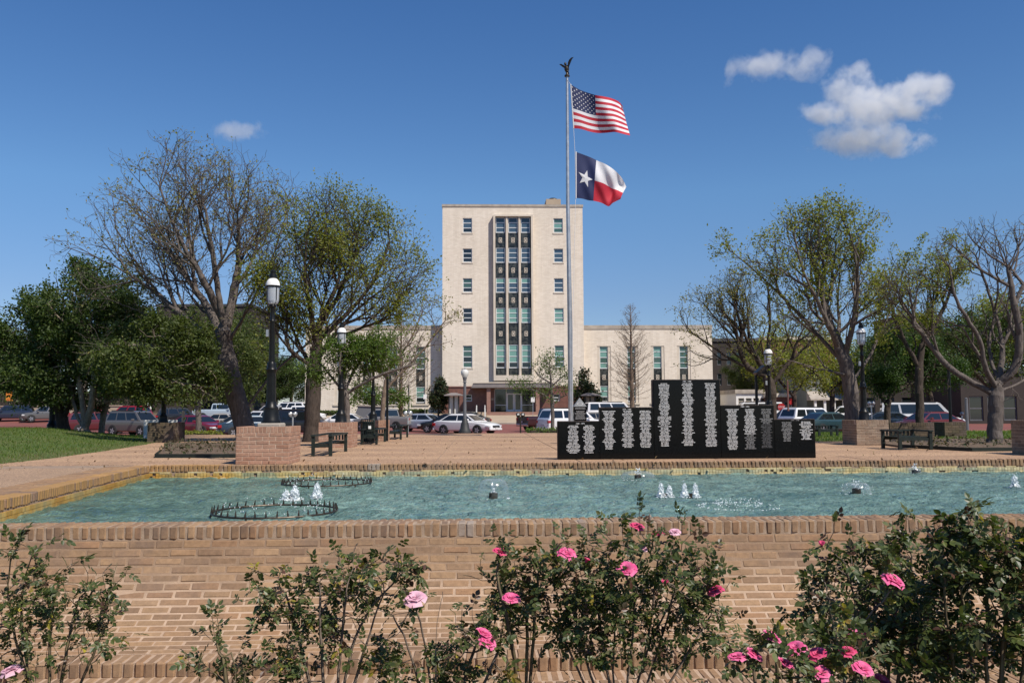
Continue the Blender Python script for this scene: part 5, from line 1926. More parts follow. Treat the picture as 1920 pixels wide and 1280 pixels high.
# sparkling ring of droplets
c = on_water(1385, 950)
s = (on_water(1395, 950).x - c.x) / 10
t = thing('splash_ring', 'sparkling ring of droplets on the water in front of the memorial', 'water splash', (c.x, c.y, ZW))
fo = MB()
for k in range(300):
    a = rf_.uniform(0, 6.283)
    q = rf_.choice((.55, 1.0)) * 74 * s * rf_.uniform(.88, 1.08)
    r_ = rf_.uniform(.0015, .0058)
    fo.ell((c.x + q * math.cos(a), c.y + q * math.sin(a) * 1.0, ZW + rf_.uniform(0, .07) * (q < 50 * s) + .01), (r_ * 1.3, r_, r_), 5, 3)
o = fo.build('water_drops', M_drop, t); o['kind'] = 'stuff'

# ================================================================== PARKING METERS, SIGNS
def meter(px, ytop, ybase, Y, label, double=True, m=M_steel):
    z0 = P(px, ybase, Y).z; z1 = P(px, ytop, Y).z
    x = PX(px, Y, (z0 + z1) / 2)
    H = z1 - z0
    t = thing('parking_meter', label, 'parking meter', (x, Y, z0), 'parking meters along the kerb')
    MB().tube([(x, Y, z0), (x, Y, z0 + H * .78)], .045, 8).build('post', m, t)
    for dx in ((-.13, .13) if double else (0,)):
        hd = MB().lathe([(.05, H * .76), (.11, H * .82), (.13, H * .92), (.09, H * .985), (0, H)], (x + dx, Y, z0), 10).build('meter_head', m, t, 40)
        MB().box(x + dx - .06, x + dx + .06, Y - .14, Y - .115, z0 + H * .87, z0 + H * .95).build('dial_window', M_lens, hd)
    if double:
        MB().box(x - .16, x + .16, Y - .04, Y + .04, z0 + H * .735, z0 + H * .775).build('crossarm', m, t)
    return t
meter(549, 772, 808, 51, 'twin headed parking meter in front of the black off-roader')
meter(765, 770, 812, 50.8, 'twin headed grey parking meter behind the farthest bench')
m_ = meter(976, 773, 812, 50.8, 'rusty parking meter on the kerb right of the white sedan', True, M_bronze)
meter(1634, 752, 785, 60, 'bright twin headed meter behind the yellow green tree')
meter(1804, 772, 800, 60, 'single grey parking meter behind the white estate at the right', False)
def post_sign(px, ytop, ybase, Y, w, h, m, label, text=None, octo=False, cat='sign', pm=M_steel):
    z1 = P(px, ytop, Y).z
    x = PX(px, Y, z1)
    z0 = gz(Y) if Y > 38 else 0
    t = thing('road_sign', label, cat, (x, Y, z0))
    MB().tube([(x, Y + .04, z0), (x, Y + .04, z1)], .03, 6).build('post', pm, t)
    b = MB()
    if octo:
        pts = [(x + w / 2 * math.cos(math.pi / 8 + k * math.pi / 4) * 1.08, z1 - h / 2 + h / 2 * math.sin(math.pi / 8 + k * math.pi / 4) * 1.08) for k in range(8)]
        b.prism(pts, Y - .02, Y, 'y')
    else:
        b.box(x - w / 2, x + w / 2, Y - .02, Y, z1 - h, z1)
    bo = b.build('panel', m, t)
    if text:
        me = text_mesh(text, h * .38, .002)
        me.materials.append(M_fwhite)
        mobj('lettering', me, bo, (0, -.024, z1 - h / 2 - z0), (R(90), 0, 0))
    return t
post_sign(1465, 756, 790, 75, .62, .62, M_red, 'red octagonal stop sign left of the dark pole at the right', 'STOP', True)
post_sign(1484, 747, 790, 78, .5, .55, M_red, 'red octagonal sign partly behind the dark pole at the right', None, True)
post_sign(797, 739, 790, 96, .35, .5, M_white, 'small white sign on a thin post before the left wing')
post_sign(999, 744, 800, 97, .4, .55, M_white, 'small white lantern shaped sign on a thin post by the doors')
post_sign(18, 733, 790, 104, .75, 1.1, M_orange, 'orange and yellow banner on a post at the far left', None, False, 'banner')
def bare_post(px, ya, yb, Y, m, label, r=.09):
    p1, p0 = P(px, ya, Y), P(px, yb, Y)
    t = thing('utility_post', label, 'post', (p0.x, Y, p0.z))
    MB().tube([(p0.x, Y, p0.z), (p0.x, Y, p1.z)], [r * 1.15, r], 8).build('shaft', m, t)
    MB().lathe([(r * 1.5, 0), (r * 1.4, .1), (r, .2)], (p0.x, Y, p0.z), 10).build('foot', m, t)
    MB().lathe([(r, 0), (r * 1.15, .03), (0, .08)], (p0.x, Y, p1.z), 10).build('cap', m, t)
bare_post(766, 722, 772, 100, M_greypost, 'slim grey post before the left courthouse wing')
bare_post(1478, 715, 770, 55, M_gran, 'dull red slim pole behind the memorial', .05)
bare_post(1783, 690, 800, 29.5, M_black, 'black post under the crooked limbs at the right', .05)
bare_post(1815, 748, 830, 42, M_greypost, 'grey lamp post with ringed foot behind the right bench', .07)
bare_post(343, 771, 815, 52, M_side, 'leaning pale concrete post beside the maroon car', .09)

# ================================================================== CARS
def carspec(kind):
    if kind == 'sedan':
        return dict(L=4.8, W=.91, H=1.45, wb=1.40, wr=.33, zb=.24,
            top=[(-2.4, .60, .74), (-2.33, .88, .86), (-2.0, .97, .94), (-1.5, .97, .98), (-.7, .93, 1), (.6, .92, 1), (1.3, .88, .99), (1.9, .80, .95), (2.25, .70, .86), (2.4, .52, .74)],
            cab=dict(b=(-1.95, 1.2), t=(-1.05, .25), z=.93, wt=.60), doors=(-.35,))
    if kind == 'suv':
        return dict(L=4.7, W=.93, H=1.76, wb=1.36, wr=.37, zb=.30,
            top=[(-2.35, .80, .86), (-2.32, 1.05, .94), (-1.9, 1.08, .98), (-.7, 1.06, 1), (.8, 1.05, 1), (1.3, 1.03, .99), (1.9, .96, .96), (2.25, .86, .90), (2.35, .62, .80)],
            cab=dict(b=(-2.28, 1.25), t=(-1.95, .50), z=1.05, wt=.68), doors=(-1.15, -.1))
    if kind == 'pickup':
        return dict(L=5.6, W=.97, H=1.84, wb=1.70, wr=.39, zb=.36,
            top=[(-2.8, .70, .94), (-2.77, 1.16, .97), (-1.5, 1.17, 1), (-.6, 1.16, 1), (.9, 1.13, 1), (1.5, 1.10, .99), (2.2, 1.04, .96), (2.65, .96, .92), (2.8, .68, .84)],
            cab=dict(b=(-.85, 1.55), t=(-.70, .75), z=1.13, wt=.72), doors=(-.2,))
    if kind == 'van':
        return dict(L=5.6, W=1.0, H=2.1, wb=1.75, wr=.36, zb=.32,
            top=[(-2.8, .9, .92), (-2.78, 1.18, .97), (-1.5, 1.2, 1), (.5, 1.2, 1), (1.6, 1.14, .98), (2.3, 1.0, .94), (2.7, .86, .88), (2.8, .6, .8)],
            cab=dict(b=(-2.75, 1.9), t=(-2.65, 1.1), z=1.19, wt=.84), doors=(-1.4, 0.0))
CARM = {}
def car_meshes(kind):
    if kind in CARM: return CARM[kind]
    s = carspec(kind)
    W = s['W']
    body = MB()
    rings = []
    for (x, zt, wf) in s['top']:
        w = W * wf
        zb = s['zb'] + (.10 if abs(x) > s['L'] / 2 - .2 else 0)
        zm = zb + (zt - zb) * .55
        half = [(0, zb), (w * .86, zb), (w * .97, zb + .10), (w, zm), (w * .985, zt - .07), (w * .90, zt), (0, zt + .025)]
        rings.append([(x, y, z) for y, z in half] + [(x, -y, z) for y, z in half[-2:0:-1]])
    n = len(rings[0])
    vs = [v for r_ in rings for v in r_]
    fs = []
    for i in range(len(rings) - 1):
        for k in range(n):
            fs.append((i * n + k, i * n + (k + 1) % n, (i + 1) * n + (k + 1) % n, (i + 1) * n + k))
    fs.append(tuple(range(n))[::-1]); fs.append(tuple((len(rings) - 1) * n + k for k in range(n)))
    fs = [f[::-1] for f in fs]
    body.add(vs, fs)
    c = s['cab']
    (b0, b1), (t0, t1), z0, wt = c['b'], c['t'], c['z'], c['wt']
    H = s['H']
    wb_ = W * .92
    cab = MB()
    def ring(z, xa, xb, w):
        return [(xa, -w, z), (xb, -w * .93, z), (xb, w * .93, z), (xa, w, z)]
    zr = H - .09
    f_ = .9
    r0 = ring(z0 - .03, b0, b1, wb_)
    r1 = ring(zr, b0 + (t0 - b0) * f_, b1 + (t1 - b1) * f_, wb_ + (wt - wb_) * f_)
    r2 = ring(H - .02, t0 + .06, t1 - .12, wt - .05)
    r3 = ring(H, t0 + .25, t1 - .35, wt - .22)
    vs = r0 + r1 + r2 + r3
    fs = []
    for j in range(3):
        for k in range(4):
            fs.append((j * 4 + k, j * 4 + (k + 1) % 4, (j + 1) * 4 + (k + 1) % 4, (j + 1) * 4 + k))
    fs.append((12, 13, 14, 15))
    cab.add(vs, fs)
    def quad_panel(p, inset, off):
        """glass panel on the quad p (bottom-left, bottom-right, top-right, top-left), 6 mm proud"""
        p = [Vector(q) for q in p]
        n_ = (p[1] - p[0]).cross(p[3] - p[0]).normalized()
        def bl(u, v): return (p[0] * (1 - u) + p[1] * u) * (1 - v) + (p[3] * (1 - u) + p[2] * u) * v
        q = [bl(inset[0], inset[2]), bl(inset[1], inset[2]), bl(inset[1], inset[3]), bl(inset[0], inset[3])]
        mb = MB()
        mb.add([v + n_ * off for v in q] + [v - n_ * .004 for v in q], [(0, 1, 2, 3), (7, 6, 5, 4), (0, 4, 5, 1), (1, 5, 6, 2), (2, 6, 7, 3), (3, 7, 4, 0)])
        return mb
    out = [('body', body.mesh('body', M_paint, 38), None), ('cabin', cab.mesh('cabin', M_paint, 30), None)]
    P0 = r0; P1 = r1
    out.append(('windscreen', quad_panel([P0[1], P0[2], P1[2], P1[1]], (.06, .94, .16, .93), .008).mesh('windscreen', M_carglass), None))
    out.append(('rear_window', quad_panel([P0[3], P0[0], P1[0], P1[3]], (.08, .92, .22, .92), .008).mesh('rear_window', M_carglass), None))
    dv = s['doors']
    cuts = [b0] + list(dv) + [b1]
    for sg, (A, B, C_, D) in ((-1, (P0[0], P0[1], P1[1], P1[0])), (1, (P0[2], P0[3], P1[3], P1[2]))):
        nseg = len(cuts) - 1
        for k in range(nseg):
            u0 = (cuts[k] - b0) / (b1 - b0); u1 = (cuts[k + 1] - b0) / (b1 - b0)
            if sg == 1: u0, u1 = 1 - u1, 1 - u0
            m0 = .055 if u0 == 0 else .018
            m1 = .055 if u1 == 1 else .018
            out.append(('side_window', quad_panel([A, B, C_, D], (u0 + m0, u1 - m1, .17, .92), .008).mesh('side_window', M_carglass), None))
    hl = s['L'] / 2
    zl = s['top'][-2][1] - .06
    zr_ = s['top'][1][1] - .14
    for sg in (-1, 1):
        hlm = MB().box(hl - .34, hl - .02, sg * (W * .80) - .14, sg * (W * .80) + .14, zl - .13, zl + .01, bev=.03)
        hlm.v = [(x - .22 * max(0, (abs(y) - W * .68)), y * (1 if abs(y) < W * .9 else .985), z) for x, y, z in hlm.v]
        out.append(('headlight', hlm.mesh('headlight', M_lens), None))
        tlm = MB().box(-hl - .012, -hl + .24, sg * (W * .82) - .12, sg * (W * .82) + .115, zr_ - .13, zr_ + .06, bev=.02)
        out.append(('tail_light', tlm.mesh('tail_light', M_redlamp), None))
        out.append(('wing_mirror', MB().box(b1 - .62, b1 - .42, sg * (W + .10) - .09, sg * (W + .10) + .09, z0 + .02, z0 + .17, bev=.03).mesh('wing_mirror', M_paint), None))
    out.append(('grille', MB().box(hl - .03, hl + .012, -W * .48, W * .48, zl - .16, zl + .0, bev=.01).mesh('grille', M_trimblk), None))
    out.append(('bumper', MB().box(hl - .12, hl + .03, -W * .82, W * .82, s['zb'] + .06, s['zb'] + .2, bev=.03).box(-hl - .04, -hl + .12, -W * .88, W * .88, s['zb'] + .06, s['zb'] + .24, bev=.03).mesh('bumper', M_chrome if kind == 'pickup' else M_paint), None))
    out.append(('number_plate', MB().box(hl + .031, hl + .042, -.16, .16, s['zb'] + .12, s['zb'] + .26).mesh('number_plate', M_plate), None))
    out.append(('number_plate', MB().box(-hl - .052, -hl - .041, -.16, .16, zr_ - .32, zr_ - .18).mesh('number_plate', M_plate), None))
    if kind == 'pickup':
        out.append(('cargo_bed', MB().box(-hl + .12, -.95, -W * .82, W * .82, 1.185, 1.20).mesh('cargo_bed', M_trimblk), None))
    if kind in ('suv', 'van'):
        out.append(('roof_rail', MB().box(t0 + .1, t1 - .2, -wt + .06, -wt + .11, H - .02, H + .05).box(t0 + .1, t1 - .2, wt - .11, wt - .06, H - .02, H + .05).mesh('roof_rail', M_trimblk), None))
    wr = s['wr']
    tyre = MB(); 
    def wheel_prof(sg):
        t = MB()
        n_ = 18
        prof = [(wr * .62, -.11), (wr * .96, -.11), (wr, -.07), (wr, .07), (wr * .96, .11), (wr * .62, .11)]
        for i, (r_, y) in enumerate(prof):
            for k in range(n_):
                a = 2 * math.pi * k / n_
                t.v.append((r_ * math.cos(a), y, r_ * math.sin(a)))
        for i in range(len(prof) - 1):
            for k in range(n_):
                t.f.append((i * n_ + k, i * n_ + (k + 1) % n_, (i + 1) * n_ + (k + 1) % n_, (i + 1) * n_ + k)); t.m.append(0)
        ty = t.mesh('tyre', M_tyre, 40)
        r2 = MB()
        for k in range(n_):
            a = 2 * math.pi * k / n_
            r2.v.append((wr * .62 * math.cos(a), sg * .085, wr * .62 * math.sin(a)))
        r2.f.append(tuple(range(n_))); r2.m.append(1)
        for k in range(5):
            a = 2 * math.pi * k / 5
            d = Vector((math.cos(a), 0, math.sin(a))); e = Vector((-math.sin(a), 0, math.cos(a)))
            y = sg * .10
            p_ = [d * wr * .1 + e * .05, d * wr * .6 + e * .035, d * wr * .6 - e * .035, d * wr * .1 - e * .05]
            r2.add([(q.x, y, q.z) for q in p_] + [(q.x, y - sg * .02, q.z) for q in p_], [(0, 1, 2, 3), (0, 4, 5, 1), (2, 6, 7, 3)], 0)
        r2.lathe([(wr * .15, 0), (.0, .001)], (0, 0, 0), 6, 1)
        return ty, r2.mesh('rim', [M_rim, M_trimblk])
    wl = [wheel_prof(-1), wheel_prof(1)]
    well = MB()
    for sg in (-1, 1):
        for xw in (-s['wb'], s['wb']):
            n_ = 16
            vs = []
            for k in range(n_):
                a = 2 * math.pi * k / n_
                vs.append((xw + wr * 1.14 * math.cos(a), sg * W * 1.004, max(s['zb'] - .02, wr + wr * 1.14 * math.sin(a))))
            vs2 = [(a, sg * W * .7, c_) for a, b, c_ in vs]
            well.add(vs + vs2, [tuple(range(n_)), tuple(range(n_, 2 * n_))[::-1]] + [(k, (k + 1) % n_, n_ + (k + 1) % n_, n_ + k) for k in range(n_)])
    out.append(('wheel_arch', well.mesh('wheel_arch', M_trimblk), None))
    CARM[kind] = (out, wl, s)
    return CARM[kind]
def car(kind, px, py, Y, heading, color, label, zo=0.0):
    """wheels stand on the ground at (column px, depth Y)"""
    out, wl, s = car_meshes(kind)
    z = gz(Y) + .014
    if 51.5 > Y > 38.4: z = gz(Y) + .055
    x = PX(px, Y, z + .8)
    name = {'sedan': 'parked_car', 'suv': 'parked_suv', 'pickup': 'pickup_truck', 'van': 'parked_van'}[kind]
    t = thing(name, label, {'sedan': 'car', 'suv': 'car', 'pickup': 'truck', 'van': 'van'}[kind], (x, Y, z), 'vehicles parked round the square', R(heading))
    for nm, me, _ in out:
        o = bpy.data.objects.new(nm, me); C.objects.link(o); o.parent = t
        o.color = (*color, 1)
    for sg in (0, 1):
        for xw in (-s['wb'], s['wb']):
            w = bpy.data.objects.new('wheel', wl[sg][0]); C.objects.link(w); w.parent = t
            w.location = (xw, (-1 if sg == 0 else 1) * (s['W'] - .085), s['wr'])
            r_ = bpy.data.objects.new('rim', wl[sg][1]); C.objects.link(r_); r_.parent = w
    return t
WHT, SLV, GRY, BLK, NVY, MRN, REDC, TAN_, TEAL = (.72, .72, .71), (.42, .42, .41), (.15, .145, .135), (.012, .012, .014), (.015, .022, .045), (.10, .012, .016), (.30, .012, .02), (.28, .25, .20), (.02, .05, .055)
car('suv', 20, 777, 100, 197, NVY, 'dark navy SUV at the far left edge of the view')
car('suv', 86, 777, 99, 205, (.11, .11, .11), 'grey boxy SUV behind the pale mottled trunks at the far left')
car('suv', 188, 790, 72, 18, MRN, 'dark red SUV behind the leaning trunk on the mound')
car('suv', 257, 790, 64, -28, (.105, .10, .092), 'grey silver SUV left of the mossy planter')
car('suv', 240, 763, 98, 175, REDC, 'bright red SUV far off behind the grey silver one')
car('suv', 160, 766, 96, 175, (.20, .02, .02), 'red hatchback seen between pale mottled trunks')
car('sedan', 373, 795, 63, -32, (.16, .008, .02), 'maroon red sedan behind the low hedge')
car('sedan', 415, 780, 79, 155, (.42, .39, .34), 'champagne silver sedan showing its tail lamps left of the big trunk')
car('sedan', 448, 797, 64, 160, (.14, .13, .11), 'grey brown car half hidden by the big leaning trunk')
car('pickup', 412, 766, 100, 10, (.35, .42, .48), 'pale blue pickup far behind the champagne sedan')
car('suv', 340, 772, 92, 15, BLK, 'black SUV in the shade behind the mossy planter lamp')
car('suv', 492, 782, 70, 160, WHT, 'white SUV with red badge behind the tallest lamp')
car('sedan', 478, 797, 60, 20, (.03, .06, .10), 'dark blue car low behind the tallest lamp')
car('pickup', 512, 764, 97, 180, (.45, .44, .42), 'silver pickup bed far behind the black off-roader')
car('suv', 538, 758, 103, 175, WHT, 'white SUV farthest back behind the silver pickup')
car('pickup', 561, 764, 95, 5, WHT, 'white pickup between the tallest lamp and the dark trunk')
car('suv', 568, 790, 59, -14, (.014, .015, .02), 'black old off-roader behind the twin parking meter')
car('sedan', 640, 782, 76, 172, WHT, 'white sedan behind the planter with the small tree')
car('pickup', 722, 778, 74, 152, (.26, .245, .225), 'grey beige pickup with tailgate towards the plaza')
car('sedan', 784, 780, 73, 150, (.30, .34, .41), 'silver blue sedan right of the grey beige pickup')
car('sedan', 842, 785, 68, 152, (.008, .008, .01), 'black sedan behind the white sedan')
car('sedan', 868, 778, 80, 160, (.02, .018, .018), 'dark car farther back behind the black sedan')
car('sedan', 876, 794, 63, -33, WHT, 'white sedan parked at the plaza edge beside the grey post lamp')
car('pickup', 1035, 780, 72, 28, (.035, .008, .010), 'dark maroon pickup tail left of the flagpole')
car('suv', 1074, 783, 61, 24, WHT, 'white SUV behind the flagpole')
car('van', 1148, 760, 92, 5, WHT, 'long white van roof just above the memorial')
car('sedan', 1118, 775, 75, 20, (.03, .03, .033), 'dark car behind the flagpole marker')
car('suv', 1482, 774, 66, 160, (.02, .022, .025), 'dark SUV behind the red topped pole')
car('suv', 1522, 776, 63, 22, WHT, 'white SUV with red tail lamp behind the memorial end')
car('sedan', 1557, 785, 58, 20, TEAL, 'dark teal sedan with sun glint behind the memorial end')
car('pickup', 1592, 772, 78, 165, WHT, 'white pickup behind the yellow green tree trunk')
car('sedan', 1652, 782, 62, 165, (.02, .035, .05), 'dark blue sedan behind the diagonal shadow planter')
car('van', 1728, 776, 64, -20, WHT, 'white estate car behind the right planter wall')
car('sedan', 1738, 786, 54, 200, (.10, .012, .014), 'dark red sedan in front of the white estate')
car('van', 1412, 752, 88, 175, WHT, 'white van before the pale garage front')

# hedges
def hedge(pa, pb, pyb, pyt, Y, depth, label, m=M_hedge):
    z0 = gz(Y); 
    x0, x1 = PX(pa, Y, z0 + .3), PX(pb, Y, z0 + .3)
    z1 = P((pa + pb) / 2, pyt, Y).z
    z0 = min(z0, P((pa + pb) / 2, pyb, Y).z)
    rs = np.random.RandomState(int(abs(pa)))
    N = int(900 * (x1 - x0) * max(.5, (z1 - z0)))
    N = min(N, 22000)
    u = rs.uniform(0, 1, (N, 3))
    X = x0 + (x1 - x0) * u[:, 0]; Yy = Y + depth * u[:, 1] ** 1.3; Z = z0 + (z1 - z0) * (1 - (1 - u[:, 2]) ** 1.6)
    t = thing('hedge', label, 'hedge', ((x0 + x1) / 2, Y, z0))
    off = totloc(t)
    core = MB().box(x0 + .1, x1 - .1, Y + .12, Y + depth - .1, z0, z1 - .12).build('core', M_bark_d, t)
    V, Fc = leaf_quads(np.stack([X, Yy, Z], -1), .11 if Y < 60 else .22, rs)
    o = mobj('foliage', np_mesh('foliage', V - np.array(off), Fc, m), t); o['kind'] = 'stuff'
hedge(988, 1048, 812, 803, 46, 1.2, 'bright green clipped hedge left of the memorial')
hedge(338, 412, 815, 808.5, 46, 1.0, 'low yellow green hedge in front of the maroon sedan', M_leaf_yg)
hedge(-200, 262, 770, 736, 112, 2.0, 'tall dark hedge added for the darkness under the trees behind the far left retaining wall', M_leaf_oak)  # added leafy screen standing in for the under-canopy darkness
hedge(582, 632, 779, 771, 106, 1.5, 'dark clipped hedge under the left wing wall', M_leaf_oak)
hedge(683, 800, 779, 769, 107, 1.5, 'dark clipped hedge behind the grey pickup', M_leaf_oak)

# ================================================================== BACKGROUND BUILDINGS
def block(name, label, pa, pb, pyt, Y, depth, m, rows=(), wcols=(), trim=None, pitched=False, wmat=None, z0=None):
    x0, x1 = PX(pa, Y, 3), PX(pb, Y, 3)
    z1 = P((pa + pb) / 2, pyt, Y).z
    zb = gz(Y) - .5
    t = thing(name, label, 'building', ((x0 + x1) / 2, Y, zb))
    hs = []
    for (ya, yb) in rows:
        for (a, b) in wcols:
            hs.append((PX(a, Y, 3), PX(b, Y, 3), P((pa + pb) / 2, yb, Y).z, P((pa + pb) / 2, ya, Y).z))
    mb = MB()
    facade(mb, x0, x1, zb, z1, hs, Y, .25)
    mb.add([(x0, Y, zb), (x0, Y + depth, zb), (x0, Y + depth, z1), (x0, Y, z1), (x1, Y, zb), (x1, Y + depth, zb), (x1, Y + depth, z1), (x1, Y, z1)], [(0, 3, 2, 1), (4, 5, 6, 7), (1, 2, 6, 5), (3, 7, 6, 2)])
    mb.build('wall', m, t)
    for h in hs:
        window(t, *h, Y + .1, 2, wmat or M_glass_d, .09, fm=M_stain if m is not M_dkbrick else M_greypost)
    if trim:
        MB().box(x0 - .15, x1 + .15, Y - .2, Y + depth + .1, z1 + .003, z1 + .45).build('cornice', trim, t)
    return t, x0, x1, z1, Y
block('brick_building', 'red brick building with pale cornice behind the right trees', 1430, 1568, 637, 125, 14, M_redbrick, [(655, 677), (695, 717)], [(1440, 1449), (1459, 1468), (1478, 1487), (1497, 1506), (1516, 1525), (1535, 1544)], M_cream2)
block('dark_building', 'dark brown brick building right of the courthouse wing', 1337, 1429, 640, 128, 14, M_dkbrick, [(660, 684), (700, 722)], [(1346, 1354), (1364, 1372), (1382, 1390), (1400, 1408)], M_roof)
b_ = block('garage_building', 'low pale garage front with dark door panes behind the memorial', 1380, 1452, 737, 108, 8, M_white, [(746, 758)], [(1384, 1395), (1398, 1409), (1412, 1423), (1426, 1437)], M_stain)
block('red_shop', 'low red brick shop with white band right of the pale garage', 1453, 1508, 744, 104, 8, M_redbrick, [(752, 768)], [(1470, 1480)], M_cream2)
t, x0, x1, z1, Y = block('green_house', 'grey green boarded two storey house with hipped canopy', 1512, 1602, 695, 100, 10, M_greenbd, [(705, 728)], [(1524, 1532), (1542, 1550), (1562, 1570), (1584, 1592)], M_stain)
za = P(1555, 748, Y).z; zb2 = P(1555, 733, Y).z
cn = MB()
cn.add([(x0 - .5, Y - 2.6, za), (x1 + .5, Y - 2.6, za), (x1, Y - .01, zb2), (x0, Y - .01, zb2), (x0 - .5, Y - 2.6, za - .15), (x1 + .5, Y - 2.6, za - .15), (x1, Y - .01, za - .15), (x0, Y - .01, za - .15)],
       [(0, 1, 2, 3), (0, 4, 5, 1), (1, 5, 6, 2), (3, 7, 4, 0), (7, 6, 5, 4)])
cn.build('canopy', M_stain, t)
for k in range(6):
    x = x0 + (x1 - x0) * (k + .1) / 5.2
    MB().box(x - .12, x + .12, Y - 2.4, Y - 2.16, gz(Y) - .4, za - .152).build('pillar', M_white, t)
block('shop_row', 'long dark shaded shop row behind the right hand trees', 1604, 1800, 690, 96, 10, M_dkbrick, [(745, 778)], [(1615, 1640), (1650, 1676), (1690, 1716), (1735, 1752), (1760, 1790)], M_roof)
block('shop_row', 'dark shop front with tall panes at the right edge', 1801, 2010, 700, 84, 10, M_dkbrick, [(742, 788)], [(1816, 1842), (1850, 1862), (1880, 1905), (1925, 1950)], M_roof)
block('brick_tower', 'narrow brick tower rising above the shop row', 1688, 1722, 598, 130, 8, M_redbrick, [(615, 630)], [(1700, 1710)], M_redbrick)
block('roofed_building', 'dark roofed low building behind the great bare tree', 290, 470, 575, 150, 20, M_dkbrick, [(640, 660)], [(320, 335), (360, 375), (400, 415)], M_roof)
wl_ = thing('retaining_wall', 'long pale retaining wall behind the far left cars', 'wall', (PX(60, 110, 1), 110, gz(110)))
MB().box(PX(-260, 110, 1), PX(240, 110, 1), 110, 110.4, gz(110) - .3, P(60, 762, 110).z).build('panel', M_tan, wl_)
MB().box(PX(-260, 110, 1), PX(240, 110, 1), 109.9, 110.5, P(60, 762, 110).z + .002, P(60, 762, 110).z + .12).build('cap', M_tan, wl_)
# kerbside sculpture-like grey slab by the small tree (ramp parapet)
t = thing('stone_ramp', 'grey sloping stone slab behind the small leafy tree', 'slab', (PX(690, 84, 1), 84, gz(84)))
sp_ = [(P(655, 795, 84).x, gz(84)), (P(716, 795, 84).x, gz(84)), (P(714, 763, 84).x, P(714, 763, 84).z), (P(672, 761, 84).x, P(672, 761, 84).z)]
MB().prism(sp_, 84, 86, 'y').build('slab', M_granite_g, t)
MB().prism([(sp_[3][0] - .1, sp_[3][1] + .003), (sp_[2][0] + .1, sp_[2][1] + .003), (sp_[2][0] + .1, sp_[2][1] + .12), (sp_[3][0] - .1, sp_[3][1] + .12)], 83.9, 86.1, 'y').build('cap', M_side, t)

# ================================================================== TREES
def resample(pl, step):
    pl = [np.array(p, float) for p in pl]
    out = [pl[0]]
    for a, b in zip(pl[:-1], pl[1:]):
        n = max(1, int(np.linalg.norm(b - a) / step))
        for k in range(1, n + 1):
            out.append(a + (b - a) * k / n)
    return out
def smooth_pl(pl, it=2):
    for _ in range(it):
        q = [pl[0]]
        for a, b in zip(pl[:-1], pl[1:]):
            a, b = np.array(a), np.array(b)
            q += [a * .75 + b * .25, a * .25 + b * .75]
        q.append(pl[-1]); pl = q
    return pl
def grow(limbs, attr, step, infl, kill, rs, iters=70, trop=(0, 0, .1), maxn=9000):
    nodes = np.zeros((maxn, 3)); par = np.full(maxn, -1, int); n = 0
    for pl in limbs:
        pts = resample(smooth_pl(pl), step)
        if n == 0:
            nodes[0] = pts[0]; n = 1; last = 0
        else:
            last = int(np.argmin(((nodes[:n] - pts[0]) ** 2).sum(1)))
        for p in pts[1:]:
            nodes[n] = p + rs.normal(0, step * .05, 3); par[n] = last; last = n; n += 1
    ns = n
    A = attr
    D = np.full(len(A), 1e9); I = np.zeros(len(A), int)
    def upd(lo, hi):
        for k in range(lo, hi, 200):
            d = ((A[:, None, :] - nodes[None, k:min(hi, k + 200), :]) ** 2).sum(2)
            j = d.argmin(1); dm = np.sqrt(d[np.arange(len(A)), j])
            b = dm < D
            D[b] = dm[b]; I[b] = j[b] + k
    upd(0, n)
    cc = np.zeros(maxn, int)
    alive = D > kill
    trop = np.array(trop)
    for it in range(iters):
        sel = alive & (D < infl)
        if not sel.any():
            sel = alive & (D < infl * 2.5)
            if not sel.any(): break
        ids = I[sel]
        dv = A[sel] - nodes[ids]; dv /= np.maximum(np.linalg.norm(dv, axis=1), 1e-6)[:, None]
        acc = np.zeros((n, 3)); np.add.at(acc, ids, dv)
        u = np.unique(ids)
        u = u[cc[u] < 3]
        if len(u) == 0 or n + len(u) >= maxn: break
        g = acc[u]; nrm = np.linalg.norm(g, axis=1); 
        g = g / np.maximum(nrm, 1e-6)[:, None] + trop + rs.normal(0, .14, g.shape)
        g /= np.linalg.norm(g, axis=1)[:, None]
        new = nodes[u] + g * step
        nodes[n:n + len(u)] = new; par[n:n + len(u)] = u; cc[u] += 1
        lo = n; n += len(u)
        upd(lo, n)
        alive &= D > kill
    return nodes[:n].copy(), par[:n].copy(), ns
def add_twigs(nodes, par, rs, count, seg, nseg, frm=0, droop=0.0, prob=1.0, trop=.25):
    n = len(nodes)
    nch = np.bincount(par[par >= 0], minlength=n)
    cand = np.where((np.arange(n) >= frm))[0]
    N, Pp = [nodes], [par]
    k = n
    for c in cand:
        m = count if nch[c] == 0 else (1 if rs.rand() < prob else 0)
        for _ in range(m):
            d = nodes[c] - nodes[par[c]]
            d = d / max(np.linalg.norm(d), 1e-6)
            d = d + rs.normal(0, .75, 3) + np.array([0, 0, trop]); d /= np.linalg.norm(d)
            p, last = nodes[c].copy(), c
            for s_ in range(nseg):
                d = d + rs.normal(0, .28, 3) + np.array([0, 0, -droop]); d /= np.linalg.norm(d)
                p = p + d * seg * rs.uniform(.6, 1.3)
                N.append(p[None]); Pp.append(np.array([last])); last = k; k += 1
    return np.concatenate(N), np.concatenate(Pp)
def radii(nodes, par, tip, rbase, e=1.8):
    n = len(nodes)
    cnt = np.zeros(n)
    nch = np.bincount(par[par >= 0], minlength=n)
    cnt[nch == 0] = 1
    for i in range(n - 1, 0, -1):
        if par[i] >= 0: cnt[par[i]] += cnt[i]
    return tip + (rbase - tip) * ((cnt - 1) / max(cnt[0] - 1, 1)) ** (1 / e)
